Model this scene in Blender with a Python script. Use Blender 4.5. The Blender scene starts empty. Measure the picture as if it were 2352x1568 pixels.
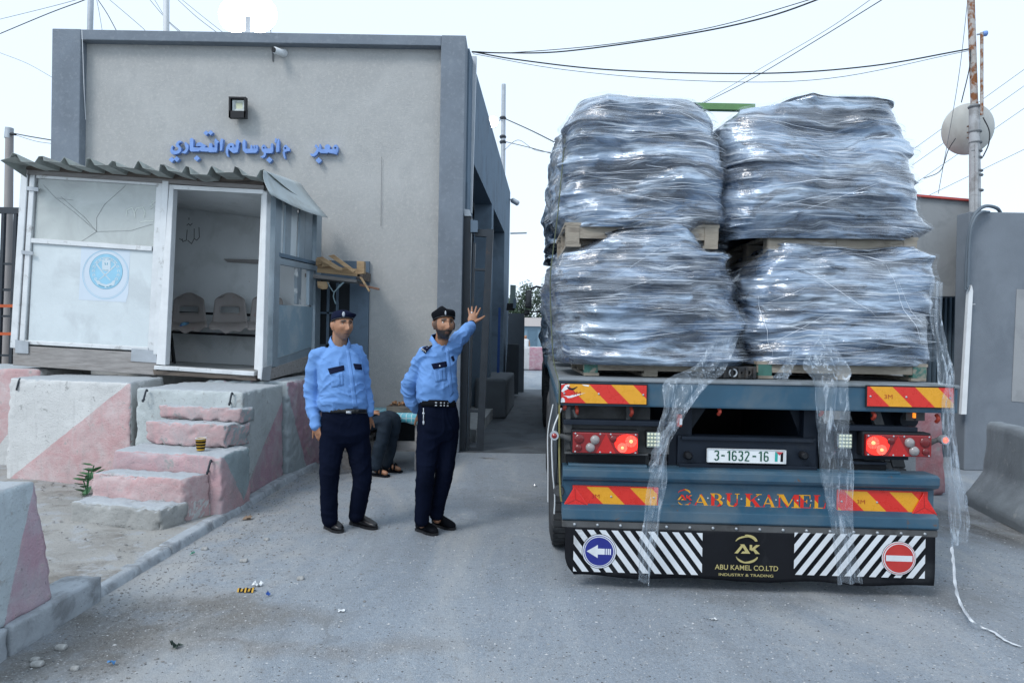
import bpy, bmesh, math, random
import numpy as np
from mathutils import Vector, Matrix
from mathutils.bvhtree import BVHTree
random.seed(7); rng = np.random.RandomState(7)
S = bpy.context.scene; COL = S.collection
R = math.radians
# ------------------------------------------------------------------ camera
EYE = Vector((0, 0, 1.6)); FOC = 1568.0; PITCH = 10/1568.0; ROLL = 0.017
_f = Vector((0, math.cos(PITCH), -math.sin(PITCH)))
_u0 = Vector((0, math.sin(PITCH), math.cos(PITCH)))
_x0 = Vector((1, 0, 0))
_r = _x0*math.cos(ROLL) + _u0*math.sin(ROLL)
_u = _u0*math.cos(ROLL) - _x0*math.sin(ROLL)
cam = bpy.data.cameras.new('camera'); camo = bpy.data.objects.new('camera', cam); COL.objects.link(camo)
cam.sensor_width = 36; cam.lens = 24; cam.clip_end = 3000; cam.clip_start = 0.05
m = Matrix((_r, _u, -_f)).transposed().to_4x4(); m.translation = EYE
camo.matrix_world = m; S.camera = camo
# ------------------------------------------------------------------ light
w = bpy.data.worlds.new('World'); S.world = w; w.use_nodes = True
nt = w.node_tree; nt.nodes.clear()
sky = nt.nodes.new('ShaderNodeTexSky'); sky.sky_type = 'NISHITA'; sky.sun_disc = False
SUN_EL, SUN_AZ = R(46), R(222)            # behind the camera, over its left shoulder
sky.sun_elevation = SUN_EL; sky.sun_rotation = SUN_AZ
sky.air_density = 1.0; sky.dust_density = 1.0; sky.ozone_density = 1.0
hs = nt.nodes.new('ShaderNodeHueSaturation'); hs.inputs['Saturation'].default_value = 0.46
bg = nt.nodes.new('ShaderNodeBackground'); bg.inputs[1].default_value = 0.15
ow = nt.nodes.new('ShaderNodeOutputWorld')
veil = nt.nodes.new('ShaderNodeMix'); veil.data_type = 'RGBA'; veil.inputs[0].default_value = .80; veil.inputs[7].default_value = (5.8, 7.0, 8.3, 1)   # thin even overcast over the clear sky
nt.links.new(sky.outputs[0], hs.inputs['Color']); nt.links.new(hs.outputs[0], veil.inputs[6]); nt.links.new(veil.outputs[2], bg.inputs[0]); nt.links.new(bg.outputs[0], ow.inputs[0])
sl = bpy.data.lights.new('sun', 'SUN'); sl.energy = 1.5; sl.angle = R(20); sl.color = (1.0, .965, .93)
so = bpy.data.objects.new('sun', sl); COL.objects.link(so)
sd = Vector((math.sin(SUN_AZ)*math.cos(SUN_EL), math.cos(SUN_AZ)*math.cos(SUN_EL), math.sin(SUN_EL)))
so.rotation_euler = (-sd).to_track_quat('-Z', 'Y').to_euler(); so.location = (-3, -6, 8)
vs = S.view_settings; vs.view_transform = 'Standard'; vs.look = 'None'; vs.gamma = 1; vs.use_curve_mapping = False
vs.exposure = 0.22; S.display_settings.display_device = 'sRGB'
S.cycles.max_bounces = 8; S.cycles.transparent_max_bounces = 16; S.cycles.diffuse_bounces = 2; S.cycles.glossy_bounces = 3
S.cycles.caustics_reflective = False; S.cycles.caustics_refractive = False
S.cycles.use_denoising = True; S.cycles.sample_clamp_indirect = 4; S.cycles.sample_clamp_direct = 12; S.cycles.blur_glossy = .5
# ------------------------------------------------------------------ photograph geometry: rays of the lens -> places
def ray(u, v): return (_f*FOC + _r*(u-1176) + _u*(784-v))
def P(u, v, Y): d = ray(u, v); return EYE + d*(Y/d.y)
def G(u, v, z=0.0): d = ray(u, v); return EYE + d*((z-EYE.z)/d.z)
class Plane:
    def __init__(s, p, n): s.p = Vector(p); s.n = Vector(n).normalized()
    def hit(s, u, v, off=0.0):
        d = ray(u, v); q = s.p + s.n*off
        return EYE + d*((q-EYE).dot(s.n)/d.dot(s.n))
# ------------------------------------------------------------------ noise (numpy)
def _h(ix, iy, iz, seed):
    h = (ix*374761393 + iy*668265263 + iz*1274126177 + seed*362437) & 0x7fffffff
    h = ((h ^ (h >> 13))*1274126177) & 0x7fffffff
    h = ((h ^ (h >> 15))*2246822519) & 0x7fffffff
    return ((h ^ (h >> 16)) & 0xffff)/32767.5 - 1.0
def vn(p, seed=0):
    p = np.asarray(p, float); i = np.floor(p).astype(np.int64); f = p-i; f = f*f*(3-2*f); o = 0
    for dx in (0, 1):
        wx = f[:, 0] if dx else 1-f[:, 0]
        for dy in (0, 1):
            wy = f[:, 1] if dy else 1-f[:, 1]
            for dz in (0, 1):
                wz = f[:, 2] if dz else 1-f[:, 2]
                o = o + wx*wy*wz*_h(i[:, 0]+dx, i[:, 1]+dy, i[:, 2]+dz, seed)
    return o
def fbm(p, octv=4, seed=0, gain=.5):
    p = np.asarray(p, float); a = 1; o = 0; t = 0
    for k in range(octv): o = o + a*vn(p*(2**k), seed+k*17); t += a; a *= gain
    return o/t
# ------------------------------------------------------------------ materials
MATS = {}
def nd(t, typ, **kw):
    n = t.nodes.new(typ)
    for k, v in kw.items():
        if k.startswith('i_'): n.inputs[k[2:].replace('_', ' ')].default_value = v
        else: setattr(n, k, v)
    return n
def mixc(t, fac, a, b):
    n = t.nodes.new('ShaderNodeMix'); n.data_type = 'RGBA'
    for s, v in ((0, fac), (6, a), (7, b)):
        if hasattr(v, 'is_output'): t.links.new(v, n.inputs[s])
        else: n.inputs[s].default_value = v if s == 0 else (*v[:3], 1)
    return n.outputs[2]
def mth(t, op, a, b=None, c=None):
    n = t.nodes.new('ShaderNodeMath'); n.operation = op
    for s, v in enumerate((a, b, c)):
        if v is None: continue
        if hasattr(v, 'is_output'): t.links.new(v, n.inputs[s])
        else: n.inputs[s].default_value = v
    return n.outputs[0]
def ramp(t, src, lo, hi):
    n = t.nodes.new('ShaderNodeMapRange'); n.inputs[1].default_value = lo; n.inputs[2].default_value = hi; n.clamp = True
    t.links.new(src, n.inputs[0]); return n.outputs[0]
def noise(t, co, scale, detail=5, dist=0.0, rough=.6):
    n = t.nodes.new('ShaderNodeTexNoise'); n.inputs['Scale'].default_value = scale; n.inputs['Detail'].default_value = detail
    n.inputs['Roughness'].default_value = rough; n.inputs['Distortion'].default_value = dist; t.links.new(co, n.inputs['Vector']); return n.outputs[0]
def mapping(t, co, sc=(1, 1, 1), rot=(0, 0, 0)):
    n = t.nodes.new('ShaderNodeMapping'); n.inputs['Scale'].default_value = sc; n.inputs['Rotation'].default_value = rot
    t.links.new(co, n.inputs[0]); return n.outputs[0]
def newmat(name):
    mt = bpy.data.materials.new(name); mt.use_nodes = True; t = mt.node_tree
    b = t.nodes['Principled BSDF']; co = t.nodes.new('ShaderNodeTexCoord').outputs['Object']; MATS[name] = mt
    return mt, t, b, co
def mat(name, col, rough=.7, var=.18, sc=6, bump=.25, bs=60, bd=.004, metal=0, spec=.4, col2=None, c2sc=3, c2lo=.5, c2hi=.62,
        stretch=None, coat=0, bstretch=None, col3=None, c3sc=14, c3lo=.6, c3hi=.68):
    if name in MATS: return MATS[name]
    mt, t, b, co = newmat(name); c0 = co
    if stretch: co = mapping(t, co, stretch)
    n = noise(t, co, sc, 6)
    f = ramp(t, n, .28, .72)
    c = mixc(t, f, [x*(1-var) for x in col], [min(1, x*(1+var)) for x in col])
    if col2: c = mixc(t, ramp(t, noise(t, co, c2sc, 7, .4), c2lo, c2hi), c, col2)
    if col3: c = mixc(t, ramp(t, noise(t, c0, c3sc, 8, .2, .7), c3lo, c3hi), c, col3)
    t.links.new(c, b.inputs['Base Color'])
    r = mth(t, 'MULTIPLY_ADD', f, .2, rough-.1); t.links.new(r, b.inputs['Roughness'])
    b.inputs['Metallic'].default_value = metal; b.inputs['Specular IOR Level'].default_value = spec
    if coat: b.inputs['Coat Weight'].default_value = coat; b.inputs['Coat Roughness'].default_value = .15
    if bump:
        bp = nd(t, 'ShaderNodeBump'); bp.inputs['Strength'].default_value = min(1, bump*2); bp.inputs['Distance'].default_value = bd
        bco = mapping(t, c0, bstretch) if bstretch else co
        t.links.new(noise(t, bco, bs, 8, 0, .65), bp.inputs['Height']); t.links.new(bp.outputs[0], b.inputs['Normal'])
    return mt
def emit(name, col, st, base=(.8, .8, .8)):
    if name in MATS: return MATS[name]
    mt, t, b, co = newmat(name); b.inputs['Base Color'].default_value = (*base, 1)
    b.inputs['Emission Color'].default_value = (*col, 1); b.inputs['Emission Strength'].default_value = st; return mt
def film_mat(name, dens=.5, col=(.75, .8, .86), stretch=(3, 3, 60), rough=.12, rot=(0, 0, 0), basea=.34):
    mt, t, b, co = newmat(name)
    b.inputs['Base Color'].default_value = (*col, 1); b.inputs['Roughness'].default_value = rough; b.inputs['Specular IOR Level'].default_value = .8
    bco = mapping(t, co, stretch, rot)
    n = noise(t, bco, 1.6, 6, .3, .65); n2 = noise(t, co, 5, 3, .5)
    a = mth(t, 'MULTIPLY', ramp(t, n, .42, .74), ramp(t, n2, .25, .6))
    a = mth(t, 'MULTIPLY_ADD', a, dens, dens*basea)
    t.links.new(a, b.inputs['Alpha'])
    bp = nd(t, 'ShaderNodeBump'); bp.inputs['Strength'].default_value = .6; bp.inputs['Distance'].default_value = .006
    t.links.new(n, bp.inputs['Height']); t.links.new(bp.outputs[0], b.inputs['Normal'])
    tr = nd(t, 'ShaderNodeBsdfTranslucent'); tr.inputs[0].default_value = (*col, 1)
    return mt
# ------------------------------------------------------------------ mesh collector
class MB:
    def __init__(s): s.v = []; s.f = []; s.m = []; s.sm = []
    def add(s, vs_, fs, mi=0, smooth=False):
        o = len(s.v); s.v.extend([tuple(p) for p in vs_])
        for f in fs: s.f.append(tuple(i+o for i in f)); s.m.append(mi); s.sm.append(smooth)
        return s
    def hexa(s, b, t, mi=0):        # b: 4 bottom pts ccw, t: 4 top pts
        return s.add(list(b)+list(t), [(3, 2, 1, 0), (4, 5, 6, 7), (0, 1, 5, 4), (1, 2, 6, 5), (2, 3, 7, 6), (3, 0, 4, 7)], mi)
    def box(s, lo, hi, mi=0):
        (x0, y0, z0), (x1, y1, z1) = lo, hi
        return s.hexa([(x0, y0, z0), (x1, y0, z0), (x1, y1, z0), (x0, y1, z0)], [(x0, y0, z1), (x1, y0, z1), (x1, y1, z1), (x0, y1, z1)], mi)
    def prism(s, poly, vec, mi=0):
        n = len(poly); vec = Vector(vec); a = [Vector(p) for p in poly]; b = [p+vec for p in a]
        return s.add(a+b, [tuple(range(n-1, -1, -1)), tuple(range(n, 2*n))]+[(i, (i+1) % n, n+(i+1) % n, n+i) for i in range(n)], mi)
    def tube(s, pts, r, n=8, mi=0, smooth=True, caps=True):
        pts = [Vector(p) for p in pts]; rs = r if isinstance(r, (list, tuple)) else [r]*len(pts)
        o = []; prev = None
        for i, p in enumerate(pts):
            d = (pts[min(i+1, len(pts)-1)]-pts[max(i-1, 0)]).normalized()
            if prev is None:
                a = d.orthogonal().normalized()
            else:
                a = (prev-d*prev.dot(d)); a = a.normalized() if a.length > 1e-6 else d.orthogonal().normalized()
            prev = a; b = d.cross(a)
            for k in range(n):
                t = 2*math.pi*k/n; o.append(p+(a*math.cos(t)+b*math.sin(t))*rs[i])
        fs = [(i*n+k, i*n+(k+1) % n, (i+1)*n+(k+1) % n, (i+1)*n+k) for i in range(len(pts)-1) for k in range(n)]
        s.add(o, fs, mi, smooth)
        if caps: s.add(o[:n], [tuple(range(n-1, -1, -1))], mi); s.add(o[-n:], [tuple(range(n))], mi)
        return s
    def lathe(s, prof, org, axis=(0, 0, 1), n=24, mi=0, smooth=True, caps=True):
        ax = Vector(axis).normalized(); a = ax.orthogonal().normalized(); b = ax.cross(a); org = Vector(org); o = []
        for r, h in prof:
            for k in range(n):
                t = 2*math.pi*k/n; o.append(org+ax*h+(a*math.cos(t)+b*math.sin(t))*r)
        L = len(prof)
        s.add(o, [(i*n+k, i*n+(k+1) % n, (i+1)*n+(k+1) % n, (i+1)*n+k) for i in range(L-1) for k in range(n)], mi, smooth)
        if caps: s.add(o[:n], [tuple(range(n-1, -1, -1))], mi); s.add(o[-n:], [tuple(range(n))], mi)
        return s
    def grid(s, rows, mi=0, smooth=True):
        nr, nc = len(rows), len(rows[0])
        return s.add([p for r in rows for p in r], [(i*nc+j, i*nc+j+1, (i+1)*nc+j+1, (i+1)*nc+j) for i in range(nr-1) for j in range(nc-1)], mi, smooth)
    def build(s, name, mats, parent=None, loc=None, world=True):
        """one mesh object; vertices are world coordinates unless world=False (then the parent's)"""
        me = bpy.data.meshes.new(name); o = bpy.data.objects.new(name, me)
        vv = s.v
        if parent is not None:
            if world: iv = root_of(parent).inverted(); vv = [iv @ Vector(p) for p in vv]
            o.parent = parent; ROOT[o.name] = root_of(parent)
        elif loc is not None:
            L = Vector(loc); vv = [Vector(p)-L for p in vv]; o.location = L; ROOT[o.name] = Matrix.Translation(L)
        else: ROOT[o.name] = Matrix()
        me.from_pydata([tuple(p) for p in vv], [], s.f)
        for mm in (mats if isinstance(mats, (list, tuple)) else [mats]): me.materials.append(mm)
        me.polygons.foreach_set('material_index', s.m); me.polygons.foreach_set('use_smooth', s.sm)
        me.validate(); me.update(); COL.objects.link(o); return o
ROOT = {}
def root_of(o): return ROOT[o.name]
def tag(o, label=None, cat=None, group=None, kind=None):
    if label: o['label'] = label
    if cat: o['category'] = cat
    if group: o['group'] = group
    if kind: o['kind'] = kind
    return o
def thing(name, label, cat, loc=(0, 0, 0), rotz=0, group=None):
    o = bpy.data.objects.new(name, None); COL.objects.link(o); o.location = loc; o.rotation_euler = (0, 0, rotz); o.empty_display_size = .2
    ROOT[o.name] = Matrix.Translation(Vector(loc)) @ Matrix.Rotation(rotz, 4, 'Z'); return tag(o, label, cat, group)
def dup(root, loc, rotz=None, label=None, group=None):
    def cp(o, par):
        c = o.copy(); COL.objects.link(c)
        if par: c.parent = par
        for ch in list(o.children): cp(ch, c)
        return c
    r = cp(root, None); r.location = loc
    if rotz is not None: r.rotation_euler = (0, 0, rotz)
    ROOT[r.name] = Matrix.Translation(Vector(loc)) @ Matrix.Rotation(r.rotation_euler.z, 4, 'Z')
    if label: r['label'] = label
    if group: r['group'] = group
    return r
def bevel(o, wd=.01, seg=2):
    bm = bmesh.new(); bm.from_mesh(o.data)
    es = [e for e in bm.edges if len(e.link_faces) == 2 and e.calc_face_angle(0) > .6]
    bmesh.ops.bevel(bm, geom=es, offset=wd, segments=seg, affect='EDGES', profile=.6, clamp_overlap=True)
    for f in bm.faces: f.smooth = False
    bm.to_mesh(o.data); bm.free(); return o
def pprism(pl, px, d0, d1, mb=None, mi=0):
    """prism on plane pl: outline given by lens rays px, from offset d0 to d1 along the plane normal"""
    mb = mb or MB(); mb.prism([pl.hit(u, v, d0) for u, v in px], pl.n*(d1-d0), mi); return mb
def bar(p, q, w_, d_, up=(0, 0, 1)):
    """box beam from p to q, w_ across, d_ deep along 'up'"""
    p, q = Vector(p), Vector(q); d = (q-p).normalized(); upv = Vector(up); sx = d.cross(upv)
    if sx.length < 1e-4: sx = d.cross(Vector((0, 1, 0)))
    sx.normalize(); n = sx.cross(d).normalized(); a, b = sx*w_/2, n*d_/2
    return [p-a-b, p+a-b, p+a+b, p-a+b], [q-a-b, q+a-b, q+a+b, q-a+b]
def addbar(mb, p, q, w_, d_, up=(0, 0, 1), mi=0):
    b, t = bar(p, q, w_, d_, up); return mb.hexa(b, t, mi)
def cubegrid(nx, ny, nz):
    idx = {}; vs_ = []; fs = []
    def g(i, j, k):
        if (i, j, k) not in idx: idx[(i, j, k)] = len(vs_); vs_.append((i/nx, j/ny, k/nz))
        return idx[(i, j, k)]
    for i in range(nx):
        for j in range(ny):
            fs.append((g(i, j, 0), g(i, j+1, 0), g(i+1, j+1, 0), g(i+1, j, 0))); fs.append((g(i, j, nz), g(i+1, j, nz), g(i+1, j+1, nz), g(i, j+1, nz)))
    for i in range(nx):
        for k in range(nz):
            fs.append((g(i, 0, k), g(i+1, 0, k), g(i+1, 0, k+1), g(i, 0, k+1))); fs.append((g(i, ny, k), g(i, ny, k+1), g(i+1, ny, k+1), g(i+1, ny, k)))
    for j in range(ny):
        for k in range(nz):
            fs.append((g(0, j, k), g(0, j, k+1), g(0, j+1, k+1), g(0, j+1, k))); fs.append((g(nx, j, k), g(nx, j+1, k), g(nx, j+1, k+1), g(nx, j, k+1)))
    return np.array(vs_), fs
def vnormals(v, fs):
    f = np.array(fs); a = v[f[:, 2]]-v[f[:, 0]]; b = v[f[:, 3]]-v[f[:, 1]]; n = np.cross(a, b); o = np.zeros_like(v)
    for k in range(4): np.add.at(o, f[:, k], n)
    return o/np.maximum(np.linalg.norm(o, axis=1, keepdims=True), 1e-9)
def rock_box(c8, seg=.03, rad=.03, amp=.012, chip=.03, seed=0, maxn=60):
    """rough cast block: eight corners (4 bottom ccw, 4 top), rounded and chipped edges"""
    c = np.array([tuple(p) for p in c8]); lx = np.linalg.norm(c[1]-c[0]); ly = np.linalg.norm(c[3]-c[0]); lz = np.linalg.norm(c[4]-c[0])
    L = np.array([lx, ly, lz]); n = [int(min(maxn, max(3, round(q/seg)))) for q in L]
    g, fs = cubegrid(*n); q = g*L
    inn = np.clip(q, rad, L-rad); d = q-inn; ln = np.linalg.norm(d, axis=1); k = (np.abs(d) > 1e-9).sum(1) > 1
    q2 = q.copy(); q2[k] = inn[k]+d[k]/ln[k][:, None]*rad
    edge = np.zeros(len(q)); ds = np.sort(np.minimum(q, L-q), axis=1); edge = np.clip(1-ds[:, 1]/.06, 0, 1)
    t = q2/L; x, y, z = t[:, :1], t[:, 1:2], t[:, 2:3]
    p = (1-z)*((1-x)*(1-y)*c[0]+x*(1-y)*c[1]+x*y*c[2]+(1-x)*y*c[3])+z*((1-x)*(1-y)*c[4]+x*(1-y)*c[5]+x*y*c[6]+(1-x)*y*c[7])
    nn = vnormals(p, fs)
    disp = fbm(p*7, 4, seed)*amp*.9 + fbm(p*28, 3, seed+5)*amp*.5
    pit = np.clip(fbm(p*18, 2, seed+31)-.35, 0, 1)*amp*2.2
    ch = np.clip(fbm(p*13, 3, seed+9)+.06, 0, .5)*edge**1.2*chip*1.9
    p = p+nn*(disp-pit-ch)[:, None]
    mb = MB(); mb.add(p, fs, 0, True); return mb
def fontmesh(txt, size, bold=0.0, name='lettering', ext=0.0, shear=0):
    cu = bpy.data.curves.new(name, 'FONT'); cu.body = txt; cu.size = size; cu.align_x = 'CENTER'; cu.align_y = 'CENTER'; cu.offset = bold; cu.extrude = ext; cu.shear = shear
    o = bpy.data.objects.new(name, cu); COL.objects.link(o); dg = bpy.context.evaluated_depsgraph_get()
    me = bpy.data.meshes.new_from_object(o.evaluated_get(dg)); bpy.data.objects.remove(o); bpy.data.curves.remove(cu); return me
def add_me(mb, me, mx, mi=0, fit=None):
    vs_ = [Vector(v.co) for v in me.vertices]
    if fit:
        xs = [v.x for v in vs_]; ys = [v.y for v in vs_]; sx = fit[0]/(max(xs)-min(xs)); sy = fit[1]/(max(ys)-min(ys)); cx = (max(xs)+min(xs))/2; cy = (max(ys)+min(ys))/2
        vs_ = [Vector(((v.x-cx)*sx, (v.y-cy)*sy, v.z)) for v in vs_]
    mb.add([mx @ v for v in vs_], [tuple(p.vertices) for p in me.polygons], mi); return mb
def clip(poly, a, b, c):      # keep a*x+b*y<=c
    o = []
    for i in range(len(poly)):
        p, q = poly[i], poly[(i+1) % len(poly)]; fp, fq = a*p[0]+b*p[1]-c, a*q[0]+b*q[1]-c
        if fp <= 0: o.append(p)
        if fp*fq < 0: t = fp/(fp-fq); o.append((p[0]+(q[0]-p[0])*t, p[1]+(q[1]-p[1])*t))
    return o
def stroke(pts, w_):
    """outline of a thick polyline (2-D) with square ends"""
    pts = [Vector((*p, 0)) for p in pts]; l = []; r = []
    for i, p in enumerate(pts):
        d0 = (p-pts[i-1]).normalized() if i else None; d1 = (pts[i+1]-p).normalized() if i < len(pts)-1 else None
        d = ((d0 or d1)+(d1 or d0)).normalized(); n = Vector((-d.y, d.x, 0)); k = 1/max(.55, n.dot(Vector((-(d1 or d0).y, (d1 or d0).x, 0))))
        ww = w_[i] if isinstance(w_, (list, tuple)) else w_
        l.append(p+n*ww/2*k); r.append(p-n*ww/2*k)
    return l, r
def add_stroke(mb, pts, w_, fmap, vec, mi=0):
    """extruded thick polyline; fmap maps 2-D to 3-D"""
    l, r = stroke(pts, w_); n = len(pts); vec = Vector(vec)
    A = [Vector(fmap(q.x, q.y)) for q in l]; B = [Vector(fmap(q.x, q.y)) for q in r]
    vs_ = A+B+[q+vec for q in A]+[q+vec for q in B]; fs = []
    for i in range(n-1):
        fs += [(i, i+1, n+i+1, n+i), (2*n+i, 3*n+i, 3*n+i+1, 2*n+i+1), (i, 2*n+i, 2*n+i+1, i+1), (n+i, n+i+1, 3*n+i+1, 3*n+i)]
    fs += [(0, n, 3*n, 2*n), (n-1, 3*n-1, 4*n-1, 2*n-1)]
    mb.add(vs_, fs, mi); return mb
def cable(name, pts, r, mt, label, cat='cable', sag=0, group=None, n=14):
    q = []
    P_ = [Vector(p) for p in pts]
    for i in range(len(P_)-1):
        for k in range(n):
            t = k/n; p = P_[i].lerp(P_[i+1], t); p.z -= sag*4*t*(1-t); q.append(p)
    q.append(P_[-1]); o = MB().tube(q, r, 6).build(name, mt, loc=P_[0]); return tag(o, label, cat, group)
def curve(pts, n=8):
    """Catmull-Rom through the points"""
    p = [Vector(x) for x in pts]; p = [p[0]*2-p[1]]+p+[p[-1]*2-p[-2]]; o = []
    for i in range(1, len(p)-2):
        for k in range(n):
            t = k/n; a, b, c, d = p[i-1:i+3]
            o.append(.5*((2*b)+(c-a)*t+(2*a-5*b+4*c-d)*t*t+(3*b-3*c+d-a)*t**3))
    o.append(p[-2]); return o
# ================================================================== materials
BEIGE = mat('beige_stucco', (.425, .428, .42), .9, .10, 1.4, .5, 70, .008, col2=(.385, .39, .387), c2sc=5, c2lo=.5, c2hi=.75, spec=.2, col3=(.50, .495, .475), c3sc=22, c3lo=.5, c3hi=.7)
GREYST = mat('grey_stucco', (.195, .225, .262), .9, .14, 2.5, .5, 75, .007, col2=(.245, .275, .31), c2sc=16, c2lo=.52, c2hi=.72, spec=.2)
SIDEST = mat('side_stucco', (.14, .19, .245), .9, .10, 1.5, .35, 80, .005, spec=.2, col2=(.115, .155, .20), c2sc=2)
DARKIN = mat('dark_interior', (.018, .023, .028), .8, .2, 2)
STEEL = mat('dark_steel', (.022, .03, .04), .5, .3, 8, .2, 90, .002, col2=(.06, .045, .04), c2sc=4, c2lo=.62, c2hi=.7, spec=.5)
CONC = mat('bare_concrete', (.33, .34, .34), .92, .2, 5, .6, 45, .006, col2=(.22, .225, .225), c2sc=4, c2lo=.5, c2hi=.68, spec=.2)
CONC2 = mat('pale_concrete', (.42, .43, .43), .92, .18, 4, .5, 50, .006, col2=(.30, .30, .29), c2sc=3, spec=.2)
RWALL = mat('grey_blue_wall', (.19, .215, .245), .92, .14, 1.2, .35, 60, .005, col2=(.15, .172, .20), c2sc=1.6, c2lo=.45, c2hi=.7, col3=(.27, .29, .31), c3sc=40, c3lo=.66, c3hi=.7, spec=.2)
RBLD = mat('grey_render', (.27, .285, .295), .92, .08, 1.5, .3, 60, .004, spec=.2, col2=(.235, .25, .26), c2sc=3)
GALV = mat('galvanised', (.42, .45, .48), .45, .15, 6, .1, 60, metal=.5)
ALU = mat('aluminium', (.68, .70, .71), .42, .12, 5, .15, 70, .002, metal=.35, col2=(.40, .40, .39), c2sc=9, c2lo=.6, c2hi=.72)
ALUB = mat('bluish_aluminium', (.29, .355, .405), .45, .16, 4, .15, 60, .002, metal=.3, col2=(.34, .41, .46), c2sc=6, c2lo=.55, c2hi=.75)
BLACKP = mat('black_plastic', (.011, .012, .015), .5, .2, 8, .15, 50, spec=.3)
WOODG = mat('grey_wood', (.30, .285, .275), .85, .25, 3, .5, 20, .004, stretch=(1.2, 8, 10), col2=(.19, .165, .15), c2sc=2.5, c2lo=.55, c2hi=.75)
WOODB = mat('brown_wood', (.15, .125, .105), .85, .3, 3, .5, 20, .004, stretch=(1.2, 8, 10), col2=(.07, .06, .055), c2sc=2)
WOODY = mat('yellow_wood', (.42, .29, .165), .75, .2, 3, .3, 14, .003, stretch=(1.5, 9, 9), col2=(.30, .19, .10), c2sc=2)
CABLE = mat('cable_black', (.02, .022, .025), .6, .1, 5, 0)
CABLEG = mat('cable_grey', (.14, .15, .16), .6, .1, 5, 0)
SIGNB = mat('sign_blue', (.19, .33, .68), .5, .08, 8, .05, col2=(.15, .27, .58), c2sc=9)
WHITEP = mat('white_paint', (.72, .74, .75), .5, .08, 6, .05)
RUST = mat('rusty_pole', (.42, .40, .38), .7, .2, 5, .3, col2=(.22, .085, .03), c2sc=9, c2lo=.46, c2hi=.56)
POLEC = mat('pole_concrete', (.40, .41, .42), .85, .15, 5, .3, col2=(.28, .28, .28), c2sc=6)

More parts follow.
